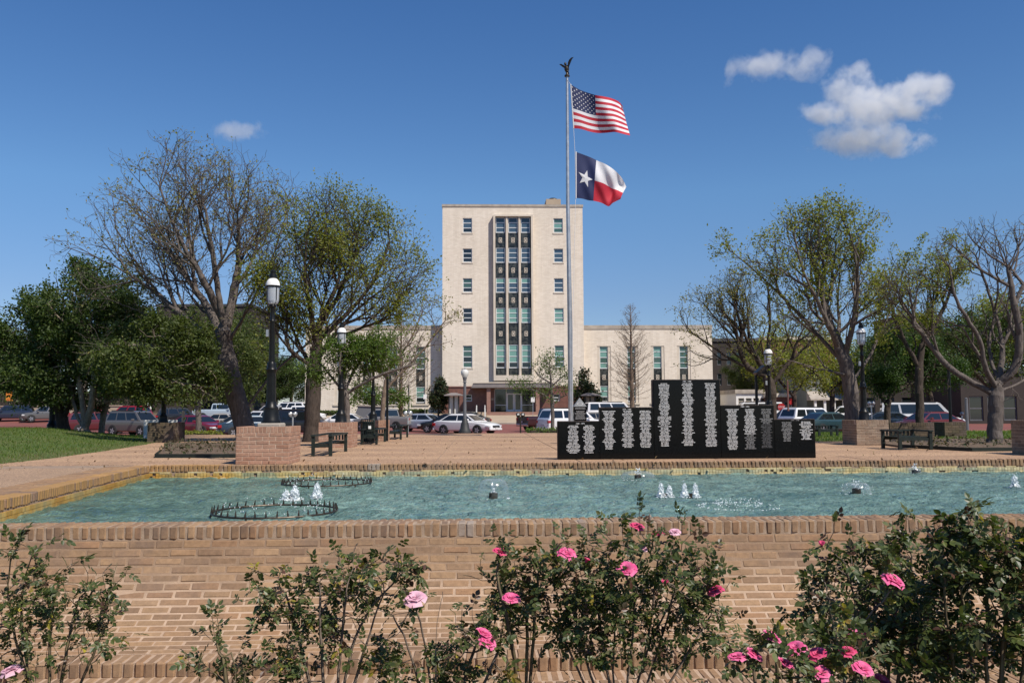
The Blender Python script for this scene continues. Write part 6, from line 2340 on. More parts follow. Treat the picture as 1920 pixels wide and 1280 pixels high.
def in_blobs(B, x, y, z):
    for (cx, cy, cz, rx, ry, rz) in B:
        if ((x - cx) / rx) ** 2 + ((y - cy) / ry) ** 2 + ((z - cz) / rz) ** 2 < 1: return True
    return False
def grow2(limbs, blobs, Y, rs, step, ydepth, spacing=.42, l1=2.6, levels=4, up=.05, wig=.10, ratio=.52, minlen=.28, maxn=24000, ang=(.45, .95)):
    """limbs drawn by hand, then side branches that sweep outwards and fork again and again"""
    r = random.Random(int(rs.randint(1 << 30)))
    B = []
    for b in blobs:
        dy = b[5] if len(b) > 5 else 0
        c = P(b[0], b[1], Y + dy); s = (Y + dy) / F
        rx, rz = b[2] * s * .97, b[3] * s * .95
        B.append((c.x, c.y, c.z, rx, min(rx, max(rz, rx * .6)) * ydepth * 1.1, rz))
    B2 = [(b_[0], b_[1], b_[2], b_[3] * 1.28, b_[4] * 1.28, b_[5] * 1.22) for b_ in B]
    cen = Vector((sum(b[0] for b in B) / len(B), Y, min(b[2] - b[5] * .6 for b in B)))
    nodes, par = [], []
    starts = []
    for li, pl in enumerate(limbs):
        pts = [Vector(p) for p in resample(smooth_pl(pl), step)]
        if li == 0:
            nodes.append(pts[0]); par.append(-1); last = 0
        else:
            last = min(range(len(nodes)), key=lambda k: (nodes[k] - pts[0]).length_squared)
        acc = spacing * .5
        L = len(pts) * step
        for k, p in enumerate(pts[1:]):
            d = (p - pts[k]).normalized()
            q = p + Vector((r.gauss(0, 1), r.gauss(0, 1), r.gauss(0, .6))) * step * .06
            nodes.append(q); par.append(last); last = len(nodes) - 1
            acc += step
            f = (k + 1) / len(pts)
            if acc > spacing and f > (.45 if li == 0 else .22):
                acc = r.uniform(-.3, .1) * spacing
                starts.append((last, d, l1 * (1.15 - .6 * f) * r.uniform(.6, 1.15), 1))
        for k in range(3):
            starts.append((last, d, l1 * r.uniform(.45, .8), 1))
    base_n = len(nodes)
    azi = r.uniform(0, 6)
    i = 0
    while i < len(starts) and len(nodes) < maxn:
        n0, d, L, lv = starts[i]; i += 1
        azi += 2.4 + r.uniform(-.5, .5)
        th = r.uniform(*ang)
        u = d.orthogonal().normalized(); w = d.cross(u)
        v = (d * math.cos(th) + (u * math.cos(azi) + w * math.sin(azi)) * math.sin(th)).normalized()
        p = nodes[n0]; last = n0
        st = step * (1.0, 1.0, .85, .7, .6)[min(lv, 4)]
        m = max(2, int(L / st))
        acc = 0
        for k in range(m):
            o = (p - cen).normalized()
            v = (v + o * .07 + Vector((r.gauss(0, wig), r.gauss(0, wig), r.gauss(0, wig) + up))).normalized()
            p = p + v * st
            if not in_blobs(B, p.x, p.y, p.z) and (k > 1 or lv > 2):
                if r.random() < .42 or not in_blobs(B2, p.x, p.y, p.z): break
            nodes.append(p); par.append(last); last = len(nodes) - 1
            acc += st
            if lv < levels and acc > spacing * (.8, .8, .62, .5, .4)[min(lv, 4)] and k < m - 1:
                acc = 0
                L2 = L * ratio * (1.1 - .55 * k / m) * r.uniform(.6, 1.2)
                if L2 > minlen: starts.append((last, v, L2, lv + 1))
        if lv < levels and last != n0:
            starts.append((last, v, max(minlen, L * ratio * .7), lv + 1))
    return np.array([list(v) for v in nodes]), np.array(par), base_n
def tube_mesh(name, nodes, par, r, mat, off, flare=True):
    n = len(nodes)
    nch = {}
    main = np.full(n, -1)
    best = np.zeros(n)
    for i in range(1, n):
        p = par[i]
        if p >= 0 and r[i] > best[p]:
            best[p] = r[i]; main[p] = i
    d_in = np.zeros((n, 3))
    idx = np.where(par >= 0)[0]
    d_in[idx] = nodes[idx] - nodes[par[idx]]
    d_in /= np.maximum(np.linalg.norm(d_in, axis=1), 1e-9)[:, None]
    d = d_in.copy()
    has = main >= 0
    d[has] += d_in[main[has]]
    d /= np.maximum(np.linalg.norm(d, axis=1), 1e-9)[:, None]
    ref = np.array([.31, .9, .2]); ref = ref / np.linalg.norm(ref)
    def frame(dd):
        u = np.cross(dd, ref); u /= np.maximum(np.linalg.norm(u, axis=1), 1e-6)[:, None]
        return u, np.cross(dd, u)
    Vs, Fs = [], []
    base_ = 0
    for lo, hi, ns in ((.05, 99, 9), (.02, .05, 6), (0, .02, 3)):
        seg = idx[(r[idx] >= lo) & (r[idx] < hi)]
        if len(seg) == 0: continue
        p = par[seg]
        ismain = main[p] == seg
        dp = np.where(ismain[:, None], d[p], d_in[seg]); rp = np.where(ismain, np.minimum(r[p], r[seg] * 1.6), r[seg] * 1.05)
        u0, w0 = frame(dp); u1, w1 = frame(d[seg])
        a = np.arange(ns) * 2 * math.pi / ns
        ca, sa = np.cos(a)[None, :, None], np.sin(a)[None, :, None]
        R0 = nodes[p][:, None, :] + (u0[:, None, :] * ca + w0[:, None, :] * sa) * rp[:, None, None]
        R1 = nodes[seg][:, None, :] + (u1[:, None, :] * ca + w1[:, None, :] * sa) * r[seg][:, None, None]
        V = np.concatenate([R0, R1], 1).reshape(-1, 3)
        k = np.arange(ns)
        q = np.stack([k, (k + 1) % ns, ns + (k + 1) % ns, ns + k], -1)
        Fc = (np.arange(len(seg))[:, None, None] * 2 * ns + q[None]).reshape(-1, 4) + base_
        Vs.append(V); Fs.append(Fc); base_ += len(V)
    return np_mesh(name, np.concatenate(Vs) - np.array(off), np.concatenate(Fs), mat, True)
def blob_pts(blobs, N, rs, Y, shell=.45, ydepth=.85):
    """blobs: (px, py, rx, ry[, weight, dy]) ellipses in the photo at depth Y, filled in 3D"""
    w = np.array([(b[4] if len(b) > 4 else 1) * b[2] * b[3] for b in blobs], float); w /= w.sum()
    out = []
    for b, ww in zip(blobs, w):
        n = int(N * ww)
        v = rs.normal(0, 1, (n, 3)); v /= np.linalg.norm(v, axis=1)[:, None]
        v *= rs.uniform(0, 1, n)[:, None] ** shell
        dy = b[5] if len(b) > 5 else 0
        c = np.array(P(b[0], b[1], Y + dy))
        s = (Y + dy) / F
        rx, rz = b[2] * s, b[3] * s
        ry = min(rx, max(rz, rx * .6)) * ydepth
        out.append(c + v * np.array([rx, ry, rz]))
    return np.concatenate(out)
def limb3(l, Y):
    return [np.array(P(p[0], p[1], Y + (p[2] if len(p) > 2 else 0))) for p in l]
TREE_T = 0
def tree(name, label, cat, limbs, Y, blobs, n_attr, step, rbase, tip, bark, leafm, nleaf, lsize, seed, twig=(2, .25, 3, .25), droop=0.0, shell=.4,
         spread=.18, kill=1.6, infl=7, trop=(0, 0, .08), ground=0.0, leaf_on=.5, ydepth=.85, group=None, roots=True, maxn=7000, aspect=.55, br=None):
    rs = np.random.RandomState(seed)
    L3 = [limb3(l, Y) for l in limbs]
    L3[0][0][2] = ground - .05
    if br:
        nodes, par, ns = grow2(L3, blobs, Y, rs, step, ydepth, **br)
        twig = (1, step * .75, 2, .10)
        ns = len(nodes) // 12
    A = blob_pts(blobs, n_attr, rs, Y, shell, ydepth)
    A = A[A[:, 2] > ground + .5]
    if not br: nodes, par, ns = grow(L3, A, step, infl * step, kill * step, rs, trop=trop, maxn=maxn)
    n0 = len(nodes)
    if twig[0]:
        nodes, par = add_twigs(nodes, par, rs, twig[0], twig[1], twig[2], frm=ns // 2, droop=droop, prob=twig[3])
    if br: ns = 1
    r = radii(nodes, par, tip, rbase)
    # root flare
    if roots:
        for i in range(min(4, len(r))):
            if par[i] <= i: r[i] *= 1 + .35 * (1 - i / 4) ** 2
    b0 = nodes[0]
    t = thing(name, label, cat, (b0[0], b0[1], ground), group)
    off = t.location
    tr = mobj('trunk', tube_mesh('trunk', nodes, par, r, bark, off), t)
    if nleaf:
        nch = np.bincount(par[par >= 0], minlength=len(nodes))
        cand = np.where((r < tip * (3.2 if not br else 2.2)) & (np.arange(len(nodes)) >= ns * leaf_on))[0]
        w = np.where(nch[cand] == 0, 2.2, 1.0)
        # leaves come in clumps: some branches carry many, some few
        cl = np.sin(nodes[cand] @ np.array([1.9, 1.3, 2.3]) + seed) + np.sin(nodes[cand] @ np.array([-1.1, 2.2, 1.4]) * 1.7)
        w = w * np.clip(.45 + .65 * cl, .03, 1.8)
        pick = rs.choice(cand, nleaf, p=w / w.sum())
        pts = nodes[pick] + rs.normal(0, spread, (nleaf, 3))
        V, Fc = leaf_quads(pts, lsize, rs, aspect=aspect)
        o = mobj('crown', np_mesh('crown', V - np.array(off), Fc, leafm), t)
        o['kind'] = 'stuff'
    return t

# A the great bare tree on the left
YA = 30.0
tree('bare_tree', 'great spreading nearly bare tree with thick leaning trunk left of the tallest lamp', 'tree',
     [[(466, 812), (447, 757), (432, 705), (424, 660, .1), (418, 600, -.2), (408, 540, -.4), (398, 470, -.6), (385, 390, -.5)],
      [(428, 680), (398, 640, .3), (340, 590, .6), (270, 530, .8), (190, 485, 1.0), (130, 465, 1.2)],
      [(424, 660), (400, 590, .6), (350, 520, 1.2), (290, 440, 1.6), (240, 380, 1.8)],
      [(420, 620), (440, 550, .4), (450, 470, .8), (445, 390, 1.0), (430, 320, 1.2)],
      [(430, 640), (470, 570, -.6), (505, 500, -1.0), (530, 430, -1.3), (540, 370, -1.4)],
      [(418, 600), (380, 520, -.8), (330, 440, -1.4), (300, 350, -1.6)],
      [(440, 730), (390, 690, -.6), (330, 660, -1.2), (260, 640, -1.6), (190, 650, -1.8)],
      [(455, 775), (478, 742), (520, 690, .2), (570, 650, .5), (630, 600, .8), (665, 560, 1.0)],
      [(398, 640, .3), (350, 640, 1.2), (280, 590, 1.8), (200, 560, 2.2)]],
     YA, [(350, 445, 200, 165, 1.3), (215, 500, 120, 95), (490, 425, 95, 110, .9), (290, 625, 140, 65, .6), (155, 485, 70, 65, .7), (350, 330, 130, 55, 1.1), (600, 560, 80, 70, .5)],
     2500, .19, .325, .0048, M_bark, M_leaf_bud, 7500, .09, 3, leaf_on=1, spread=.06, br=dict(spacing=.31, l1=3.3, levels=5, up=.0, wig=.08, ratio=.60, minlen=.24, maxn=30000))
# B the budding tree behind
tree('budding_tree', 'round budding yellow green tree with dark straight trunk behind the nearest bench', 'tree',
     [[(583, 834), (586, 780), (588, 715), (592, 660), (600, 600), (612, 540)], [(588, 700), (560, 640, .4), (530, 580, .8), (500, 520, .9)], [(590, 680), (640, 610, -.5), (690, 560, -.8), (740, 530, -.9)],
      [(592, 650), (580, 570, -.8), (570, 490, -1), (580, 420, -1)], [(600, 610), (650, 530, .8), (670, 460, 1.1), (660, 410, 1.2)],
      [(590, 690), (545, 660, -.4), (510, 610, -.7), (500, 560, -.8)], [(600, 600), (640, 520, -.3), (640, 440, -.4), (625, 390, -.4)], [(595, 660), (660, 620, .7), (720, 600, 1.1), (780, 590, 1.3)], [(596, 640), (680, 560, .3), (720, 490, .4), (730, 450, .4)]],
     28.0, [(640, 480, 125, 112, 1.3), (725, 555, 88, 105), (560, 560, 85, 125), (640, 645, 140, 60, .9), (765, 615, 50, 65, .8), (550, 440, 65, 65, .7)],
     2300, .17, .24, .0052, M_bark_d, M_leaf_yg, 23000, .085, 5, leaf_on=1, spread=.17, br=dict(spacing=.24, l1=2.6, levels=5, up=.02, wig=.10, ratio=.60, minlen=.22, maxn=20000))
# C the small fresh green tree in the second planter
tree('small_tree', 'small fresh green tree growing out of the second brick planter', 'tree',
     [[(651, 793), (650, 765), (649, 740), (647, 725)], [(649, 740), (620, 705, .2), (600, 680, .3)], [(649, 738), (690, 712, -.2), (735, 694, -.3), (790, 680, -.4)], [(648, 730), (665, 690, .3), (690, 660, .4)], [(647, 728), (635, 690, -.3), (640, 655, -.3)]],
     24.0, [(655, 675, 65, 42, 1.4), (610, 690, 40, 40), (700, 660, 40, 40), (760, 660, 50, 40, .35), (660, 720, 40, 20, .4)],
     900, .12, .085, .004, M_bark, M_leaf_lime, 12000, .07, 8, twig=(2, .1, 2, .15), ground=pB[3] - .06, leaf_on=1, spread=.09, maxn=3500)
tree('bare_sapling', 'thin half bare tree with spreading reddish twigs before the left wing', 'tree',
     [[(716, 800), (718, 760), (722, 720), (730, 690)], [(720, 735), (760, 690), (800, 650), (835, 600)], [(724, 710), (700, 670), (690, 640)], [(728, 695), (770, 640), (790, 590)]],
     46.0, [(760, 640, 75, 45, 1), (800, 600, 45, 40, .8), (700, 640, 40, 40, .6)], 700, .2, .12, .007, M_bark_c, M_leaf_bud, 1300, .11, 12, ground=gz(46), leaf_on=1, spread=.1, br=dict(spacing=.33, l1=2.6, levels=5, up=.0, wig=.09, ratio=.5, minlen=.3, maxn=7000))
# D dark evergreen oaks on the mound (several pale trunks)
gm = float(mound(np.array([-14.]), np.array([33.5]))[0])
def mz(px, Y):
    x = PX(px, Y, .3)
    return float(mound(np.array([x]), np.array([Y]))[0])
tree('oak_tree', 'dark evergreen oak with black leaning trunk on the mound', 'tree',
     [[(122, 812), (112, 770), (104, 725), (98, 680), (90, 640)], [(106, 735), (70, 700), (30, 680)], [(118, 790), (135, 740, -.3), (150, 690, -.4)], [(98, 680), (130, 620, .5), (160, 570, .7)]],
     35.0, [(150, 620, 140, 85, 1.2), (50, 650, 100, 85), (180, 545, 95, 55, 1), (110, 720, 110, 35, .8), (-20, 640, 70, 80, .8)], 1700, .24, .22, .007, M_bark_d, M_leaf_oak, 42000, .125, 21, twig=(2, .2, 2, .1), ground=mz(122, 35), leaf_on=1, spread=.16, infl=9, maxn=4000)
tree('oak_tree', 'evergreen oak with several pale mottled trunks on the mound', 'tree',
     [[(160, 812), (156, 770), (150, 720), (146, 660), (150, 600)], [(160, 806), (172, 760, -.3), (178, 700, -.4), (186, 640, -.4)], [(160, 808), (140, 770, .3), (132, 720, .5), (120, 660, .6)], [(150, 720), (158, 690, .4), (166, 640, .6)]],
     33.5, [(240, 640, 95, 85, 1.2), (150, 600, 90, 75), (250, 715, 100, 42, 1), (60, 720, 80, 40, .6)], 1500, .24, .17, .007, M_bark_l, M_leaf_oak, 34000, .125, 23, twig=(2, .2, 2, .1), ground=mz(160, 33.5), leaf_on=1, spread=.16, infl=9, maxn=4000)
tree('oak_tree', 'small evergreen oak leaning right at the edge of the mound', 'tree',
     [[(190, 812), (193, 780), (204, 745), (225, 715), (250, 695)], [(200, 760), (185, 720), (180, 690)]],
     34.5, [(285, 690, 95, 60, 1.2, -6.5), (340, 710, 85, 46, 1, -6.5), (230, 660, 70, 50, 1, -3), (320, 645, 75, 48, 1, -6.5)], 1300, .22, .11, .006, M_bark_l, M_leaf_dk, 26000, .11, 25, twig=(2, .18, 2, .1), ground=mz(190, 34.5), leaf_on=1, spread=.15, infl=9, maxn=3500)
tree('oak_tree', 'broad olive green oak behind the mossy planter', 'tree',
     [[(372, 815), (372, 770), (370, 730)], [(371, 750), (330, 700), (300, 670)], [(371, 740), (410, 700), (440, 670)], [(370, 730), (370, 680), (375, 640)]],
     50.0, [(370, 690, 115, 58, 1.3), (300, 660, 80, 65), (435, 655, 75, 65), (370, 625, 95, 45, .8), (430, 728, 70, 34, 1), (330, 735, 80, 25, .7)], 1400, .3, .16, .008, M_bark, M_leaf_dk, 32000, .14, 27, twig=(2, .22, 2, .1), ground=gz(50), leaf_on=1, spread=.2, infl=9, maxn=3500)
# right hand trees
tree('budding_tree', 'tall yellow green budding tree rising behind the diagonal shadow planter', 'tree',
     [[(1599, 800), (1597, 760), (1592, 700), (1578, 660), (1560, 610), (1540, 550), (1520, 480)], [(1590, 690), (1545, 640, .3), (1490, 580, .6), (1430, 520, .8), (1370, 470, 1)], [(1585, 675), (1600, 600, -.4), (1610, 530, -.6), (1600, 460, -.7), (1580, 410, -.7)],
      [(1575, 655), (1540, 580, -.6), (1500, 500, -1), (1490, 440, -1)], [(1595, 720), (1630, 670, .4), (1660, 610, .7), (1680, 550, .8)], [(1594, 705), (1530, 690, -.6), (1460, 670, -.9)]],
     24.6, [(1540, 480, 115, 85, 1.3), (1590, 440, 75, 55), (1430, 500, 95, 60, .9), (1620, 560, 85, 90), (1500, 610, 110, 60, .9), (1370, 465, 45, 28, .9), (1660, 640, 60, 50, .7), (1570, 400, 55, 28, .6)],
     2300, .155, .205, .005, M_bark, M_leaf_yg, 13500, .08, 31, leaf_on=1, spread=.11, ground=0, br=dict(spacing=.27, l1=2.7, levels=5, up=.025, wig=.10, ratio=.60, minlen=.2, maxn=18000))
tree('bare_tree', 'wide half bare tree with many thin twigs behind the tallest memorial slab', 'tree',
     [[(1444, 790), (1446, 750), (1444, 720), (1430, 690), (1400, 640), (1380, 580)], [(1444, 725), (1480, 680), (1520, 640), (1550, 600)], [(1443, 715), (1440, 660, -.5), (1445, 590, -.7), (1440, 540, -.8)], [(1438, 705), (1380, 680), (1320, 640), (1290, 620)], [(1420, 670), (1360, 620, .8), (1320, 570, 1.2)]],
     38.0, [(1400, 600, 110, 70, 1.2), (1330, 610, 60, 50), (1480, 620, 85, 60), (1400, 680, 110, 40, .7), (1420, 540, 80, 35, .7)],
     1700, .22, .24, .0062, M_bark_d, M_leaf_bud, 6500, .085, 33, leaf_on=1, spread=.08, ground=-.1, br=dict(spacing=.36, l1=3.2, levels=5, up=.03, wig=.10, ratio=.60, minlen=.3, maxn=16000))
tree('bare_tree', 'stout bare tree with thick pale trunk and crooked limbs at the right edge', 'tree',
     [[(1864, 838), (1866, 790), (1868, 745), (1872, 715)], [(1868, 742), (1820, 715, .1), (1780, 690, .2), (1745, 650, .3), (1720, 610, .3), (1690, 570, .4)], [(1870, 730), (1845, 690, -.3), (1840, 640, -.5), (1815, 600, -.6), (1790, 560, -.7), (1780, 500, -.7)],
      [(1872, 720), (1880, 670, .3), (1875, 610, .5), (1850, 540, .6), (1830, 480, .7)], [(1872, 722), (1905, 690, -.2), (1915, 640, -.3), (1900, 560, -.4), (1890, 500, -.4)], [(1870, 735), (1910, 720, .3), (1950, 690, .5), (1975, 640, .6)], [(1872, 717), (1850, 650, .8), (1870, 580, 1.2), (1895, 520, 1.3)]],
     22.8, [(1800, 530, 105, 75, 1.1), (1880, 490, 90, 65, 1.1), (1730, 560, 65, 60, .8), (1940, 560, 70, 90, .8), (1830, 620, 90, 50, .5), (1850, 450, 80, 30, .6)],
     1500, .15, .185, .0044, M_bark, M_leaf_bud, 1100, .06, 35, leaf_on=1, spread=.05, ground=0, br=dict(spacing=.23, l1=2.6, levels=5, up=.02, wig=.11, ratio=.60, minlen=.2, maxn=13000))
tree('budding_tree', 'sparse green tree between the two large trees at the right', 'tree',
     [[(1725, 812), (1725, 760), (1722, 700), (1730, 640), (1740, 580)], [(1724, 690), (1690, 630), (1670, 570)], [(1728, 650), (1770, 580), (1790, 520)]],
     33.0, [(1740, 510, 70, 65, 1), (1770, 480, 45, 40, .8), (1700, 580, 60, 60, .8)], 900, .2, .15, .006, M_bark_d, M_leaf_yg, 8000, .09, 37, leaf_on=1, spread=.09, ground=0, br=dict(spacing=.32, l1=2.4, levels=5, up=.03, wig=.11, ratio=.60, minlen=.25, maxn=9000))
tree('oak_tree', 'low dark green oak with crooked trunk behind the right planters', 'tree',
     [[(1664, 795), (1662, 760), (1672, 735), (1690, 725)], [(1664, 765), (1650, 740), (1640, 720)], [(1672, 735), (1710, 720), (1745, 705)]],
     36.0, [(1690, 695, 85, 32, 1.3), (1650, 700, 50, 30), (1745, 690, 60, 40), (1690, 650, 75, 30, .7)], 1100, .2, .13, .006, M_bark_d, M_leaf_mid, 20000, .10, 39, twig=(2, .16, 2, .1), leaf_on=1, spread=.14, infl=9, ground=0, maxn=3500)
tree('oak_tree', 'dark shady oak behind the stout bare tree', 'tree',
     [[(1862, 800), (1862, 750), (1858, 700)], [(1860, 730), (1820, 690)], [(1860, 720), (1910, 680)]],
     56.0, [(1850, 660, 120, 60, 1.3), (1770, 640, 80, 45), (1930, 650, 90, 60), (1850, 610, 90, 30, .8)], 1200, .32, .22, .01, M_bark_d, M_leaf_oak, 16000, .17, 41, twig=(2, .25, 2, .1), leaf_on=1, spread=.22, infl=9, ground=gz(56), maxn=3500)
tree('oak_tree', 'dark green oak in front of the grey green house', 'tree',
     [[(1560, 792), (1560, 750), (1562, 715)], [(1560, 740), (1530, 700)], [(1562, 725), (1600, 700)]],
     70.0, [(1560, 700, 75, 38, 1.2), (1610, 690, 50, 45), (1510, 690, 60, 35, .8)], 700, .35, .2, .012, M_bark_d, M_leaf_yg, 7000, .2, 43, twig=(2, .3, 2, .1), leaf_on=1, spread=.24, infl=9, ground=gz(70), maxn=2500)
tree('oak_tree', 'olive green oak screening the red brick building', 'tree',
     [[(1490, 795), (1490, 760), (1488, 720)], [(1490, 745), (1450, 700)], [(1489, 735), (1530, 690)]],
     78.0, [(1490, 690, 75, 45, 1.2), (1440, 680, 50, 45), (1530, 660, 55, 45), (1480, 640, 60, 30, .7)], 800, .38, .2, .012, M_bark_d, M_leaf_yg, 7500, .2, 53, twig=(2, .3, 2, .1), leaf_on=1, spread=.26, infl=9, ground=gz(78), maxn=2500)
tree('oak_tree', 'dark oak screening the shop row behind the crooked oak', 'tree',
     [[(1745, 800), (1745, 750), (1742, 710)], [(1744, 740), (1700, 700)], [(1743, 730), (1790, 695)]],
     66.0, [(1740, 680, 95, 50, 1.2), (1680, 660, 60, 50), (1800, 665, 70, 50), (1740, 625, 80, 35, .8), (1630, 690, 45, 40, .7)], 1100, .35, .2, .011, M_bark_d, M_leaf_oak, 14000, .19, 55, twig=(2, .3, 2, .1), leaf_on=1, spread=.24, infl=9, ground=gz(66), maxn=3000)
tree('small_tree', 'thin young tree with feathery leaves before the courthouse doors', 'tree',
     [[(1036, 806), (1036, 775), (1035, 745), (1033, 715), (1030, 680)], [(1035, 760), (1050, 745), (1068, 738)], [(1035, 750), (1012, 735), (990, 728)], [(1033, 725), (1055, 705), (1075, 695)], [(1033, 718), (1010, 705), (1000, 690)]],
     47.0, [(1030, 730, 52, 20, 1.3), (1035, 700, 45, 20), (1030, 675, 28, 18, .6), (990, 722, 40, 14, .8)], 600, .14, .10, .006, M_bark, M_leaf_lime, 2300, .10, 45, twig=(2, .14, 2, .2), leaf_on=1, spread=.12, ground=gz(47), maxn=3000)
tree('magnolia_tree', 'dark glossy magnolia shrub left of the courthouse entrance', 'tree',
     [[(822, 780), (822, 745), (822, 720)], [(822, 750), (812, 735)], [(822, 745), (832, 728)]], 104.0, [(822, 742, 16, 32, 1)], 300, .3, .10, .012, M_bark_d, M_leaf_mag, 4600, .30, 47, twig=(1, .2, 2, .1), leaf_on=1, spread=.22, ground=gz(104), maxn=1500)
tree('magnolia_tree', 'dark bronze tipped magnolia behind the flagpole', 'tree',
     [[(1098, 780), (1098, 740), (1098, 705)], [(1098, 745), (1084, 732)], [(1098, 740), (1112, 732)]], 104.0, [(1098, 742, 26, 20, 1.2), (1100, 715, 15, 20, 1)], 400, .3, .14, .012, M_bark_d, M_leaf_mag, 3800, .30, 49, twig=(1, .2, 2, .1), leaf_on=1, spread=.24, ground=gz(104), maxn=1500)
tree('small_tree', 'young yellow green tree behind the grey slab at the left wing', 'tree',
     [[(705, 780), (705, 760), (706, 740)]], 96.0, [(705, 745, 60, 18, 1.2), (680, 735, 40, 14)], 500, .35, .1, .014, M_bark, M_leaf_lime, 3600, .24, 51, twig=(1, .3, 2, .1), leaf_on=1, spread=.3, ground=gz(96), maxn=2500)
# bald cypresses: straight stem, many thin ascending branches
def cypress(label, px, pyb, pyt, Y, half, seed, up=.45, leafn=900):
    rs = np.random.RandomState(seed)
    z0, z1 = gz(Y), P(px, pyt, Y).z
    x = PX(px, Y, (z0 + z1) / 2)
    H = z1 - z0
    W = half * Y / F
    nodes, par = [np.array([x, Y, z0])], [-1]
    n = 40
    for k in range(1, n + 1):
        nodes.append(np.array([x + rs.normal(0, .012), Y + rs.normal(0, .012), z0 + H * k / n])); par.append(k - 1)
    rr = [.0] * 0
    for k in range(7, n):
        f = (k - 7) / (n - 7)
        for b in range(5):
            L = W * (1.0 - f) ** .75 * rs.uniform(.7, 1.15) * (.55 + .45 * min(1, f * 5 + .4)) + .15
            a = rs.uniform(0, 6.283)
            d = np.array([math.cos(a), math.sin(a), up * rs.uniform(.4, 1.2) + f * .7])
            last, p = k, nodes[k].copy()
            ms = max(3, int(L / .28))
            for s_ in range(ms):
                d = d / np.linalg.norm(d)
                p = p + d * L / ms
                nodes.append(p.copy()); par.append(last); last = len(nodes) - 1
                d = d + rs.normal(0, .10, 3) + np.array([0, 0, .05])
                for q_ in range(2):
                    e = d + rs.normal(0, .7, 3); e = e / np.linalg.norm(e)
                    if s_ == 0: continue
                    l2 = last
                    pp = p.copy()
                    for w_ in range(2):
                        pp = pp + (e + rs.normal(0, .25, 3)) * .17
                        nodes.append(pp.copy()); par.append(l2); l2 = len(nodes) - 1
    nodes, par = np.array(nodes), np.array(par)
    r = radii(nodes, par, .006, .26 * H / 12)
    for k in range(n + 1): r[k] = .26 * H / 12 * (1 - k / (n + 1)) ** .9 + .012
    t = thing('cypress_tree', label, 'tree', (x, Y, z0), 'bare cypresses in front of the courthouse')
    mobj('trunk', tube_mesh('trunk', nodes, par, r, M_bark_c, t.location), t)
    cand = np.where(r < .012)[0]
    pts = nodes[rs.choice(cand, leafn)] + rs.normal(0, .08, (leafn, 3))
    V, Fc = leaf_quads(pts, .13, rs)
    o = mobj('crown', np_mesh('crown', V - np.array(t.location), Fc, M_leaf_cyp), t); o['kind'] = 'stuff'
cypress('bare conical cypress in front of the right courthouse wing', 1184, 770, 572, 98, 66, 61, .28)
cypress('wide bare cypress in front of the left courthouse wing', 752, 785, 585, 97, 95, 62, .30, 700)
# far trees closing the square: copies of three oaks, each turned and scaled
protos = [o for o in scene.objects if o.name.startswith('oak_tree') and o.parent is None]
def far_tree(i, px, Y, h, label):
    src = protos[i % len(protos)]
    c = copy_tree(src)
    z = gz(Y)
    c.location = (PX(px, Y, z + 2), Y, z)
    c.scale = (h, h, h * .9)
    c.rotation_euler = (0, 0, rs_far.uniform(0, 6.28))
    c['label'] = label; c['group'] = 'far trees closing the square'
rs_far = np.random.RandomState(77)
for k, (px, Y, h, lb) in enumerate((
    (-40, 116, 1.9, 'far dark tree cut by the left edge above the retaining wall'),
    (30, 122, 2.0, 'far dark tree behind the orange and yellow banner'),
    (95, 118, 1.7, 'far dark tree above the grey boxy SUV'),
    (160, 124, 2.0, 'far dark tree behind the pale mottled trunks'),
    (225, 130, 2.1, 'far dark tree above the bright red far SUV'),
    (290, 120, 1.5, 'low far tree behind the lamp on the mossy planter'),
    (345, 135, 1.8, 'far tree in front of the dark roofed building'),
    (405, 128, 1.5, 'far tree above the pale blue pickup'),
    (450, 140, 1.9, 'far tree behind the great bare trunk'),
    (500, 135, 1.6, 'far tree directly behind the tallest lamp'),
    (545, 150, 1.7, 'farthest tree beside the left end of the courthouse'),
    (1355, 140, 1.6, 'far tree at the right end of the right courthouse wing'),
    (1420, 118, 1.2, 'small far tree above the pale garage front'),
    (1630, 122, 1.7, 'far dark tree above the left end of the shop row'),
    (1700, 120, 1.6, 'far dark tree in front of the narrow brick tower'),
    (1790, 118, 1.9, 'far dark tree above the right end of the shop row'),
    (1870, 112, 1.8, 'far dark tree behind the stout bare trunk'),
    (1950, 110, 1.8, 'far dark tree cut by the right edge'))):
    far_tree(k, px, Y, h, lb)

# ================================================================== ROSES
def leaf_compound(seed, m):
    """one rose leaf: stalk and five serrate leaflets, along +x, ~9 cm"""
    r = random.Random(seed)
    mb = MB()
    def leaflet(o, ang, L, W, tilt):
        ca, sa = math.cos(ang), math.sin(ang)
        def T(x, y, z): return (o[0] + ca * x - sa * y, o[1] + sa * x + ca * y, o[2] + z - .25 * x * tilt)
        pts = [(0, 0, 0), (.3, -.42, .10), (.62, -.40, .09), (1, 0, -.04), (.62, .40, .09), (.3, .42, .10), (.5, 0, 0)]
        vs = [T(a * L, b * W, c * W) for a, b, c in pts]
        mb.add(vs, [(0, 1, 6), (1, 2, 6), (2, 3, 6), (3, 4, 6), (4, 5, 6), (5, 0, 6)])
    def zc(x): return .012 - 3.2 * (x - .035) ** 2
    for x0, L, a in ((.028, .030, 1.05), (.052, .034, .85)):
        for sg in (-1, 1):
            leaflet((x0, 0, zc(x0)), sg * a + r.uniform(-.15, .15), L * r.uniform(.85, 1.1), L * .72, r.uniform(0, 1.6))
    leaflet((.068, 0, zc(.068)), r.uniform(-.15, .15), .042 * r.uniform(.9, 1.1), .031, r.uniform(0, 1.6))
    mb.add([(0, -.001, 0), (.07, -.001, zc(.07)), (.07, .001, zc(.07)), (0, .001, 0)], [(0, 1, 2, 3)])
    return mb.mesh('leaf', m)
LV = [leaf_compound(k, M_rose_leaf) for k in range(7)]
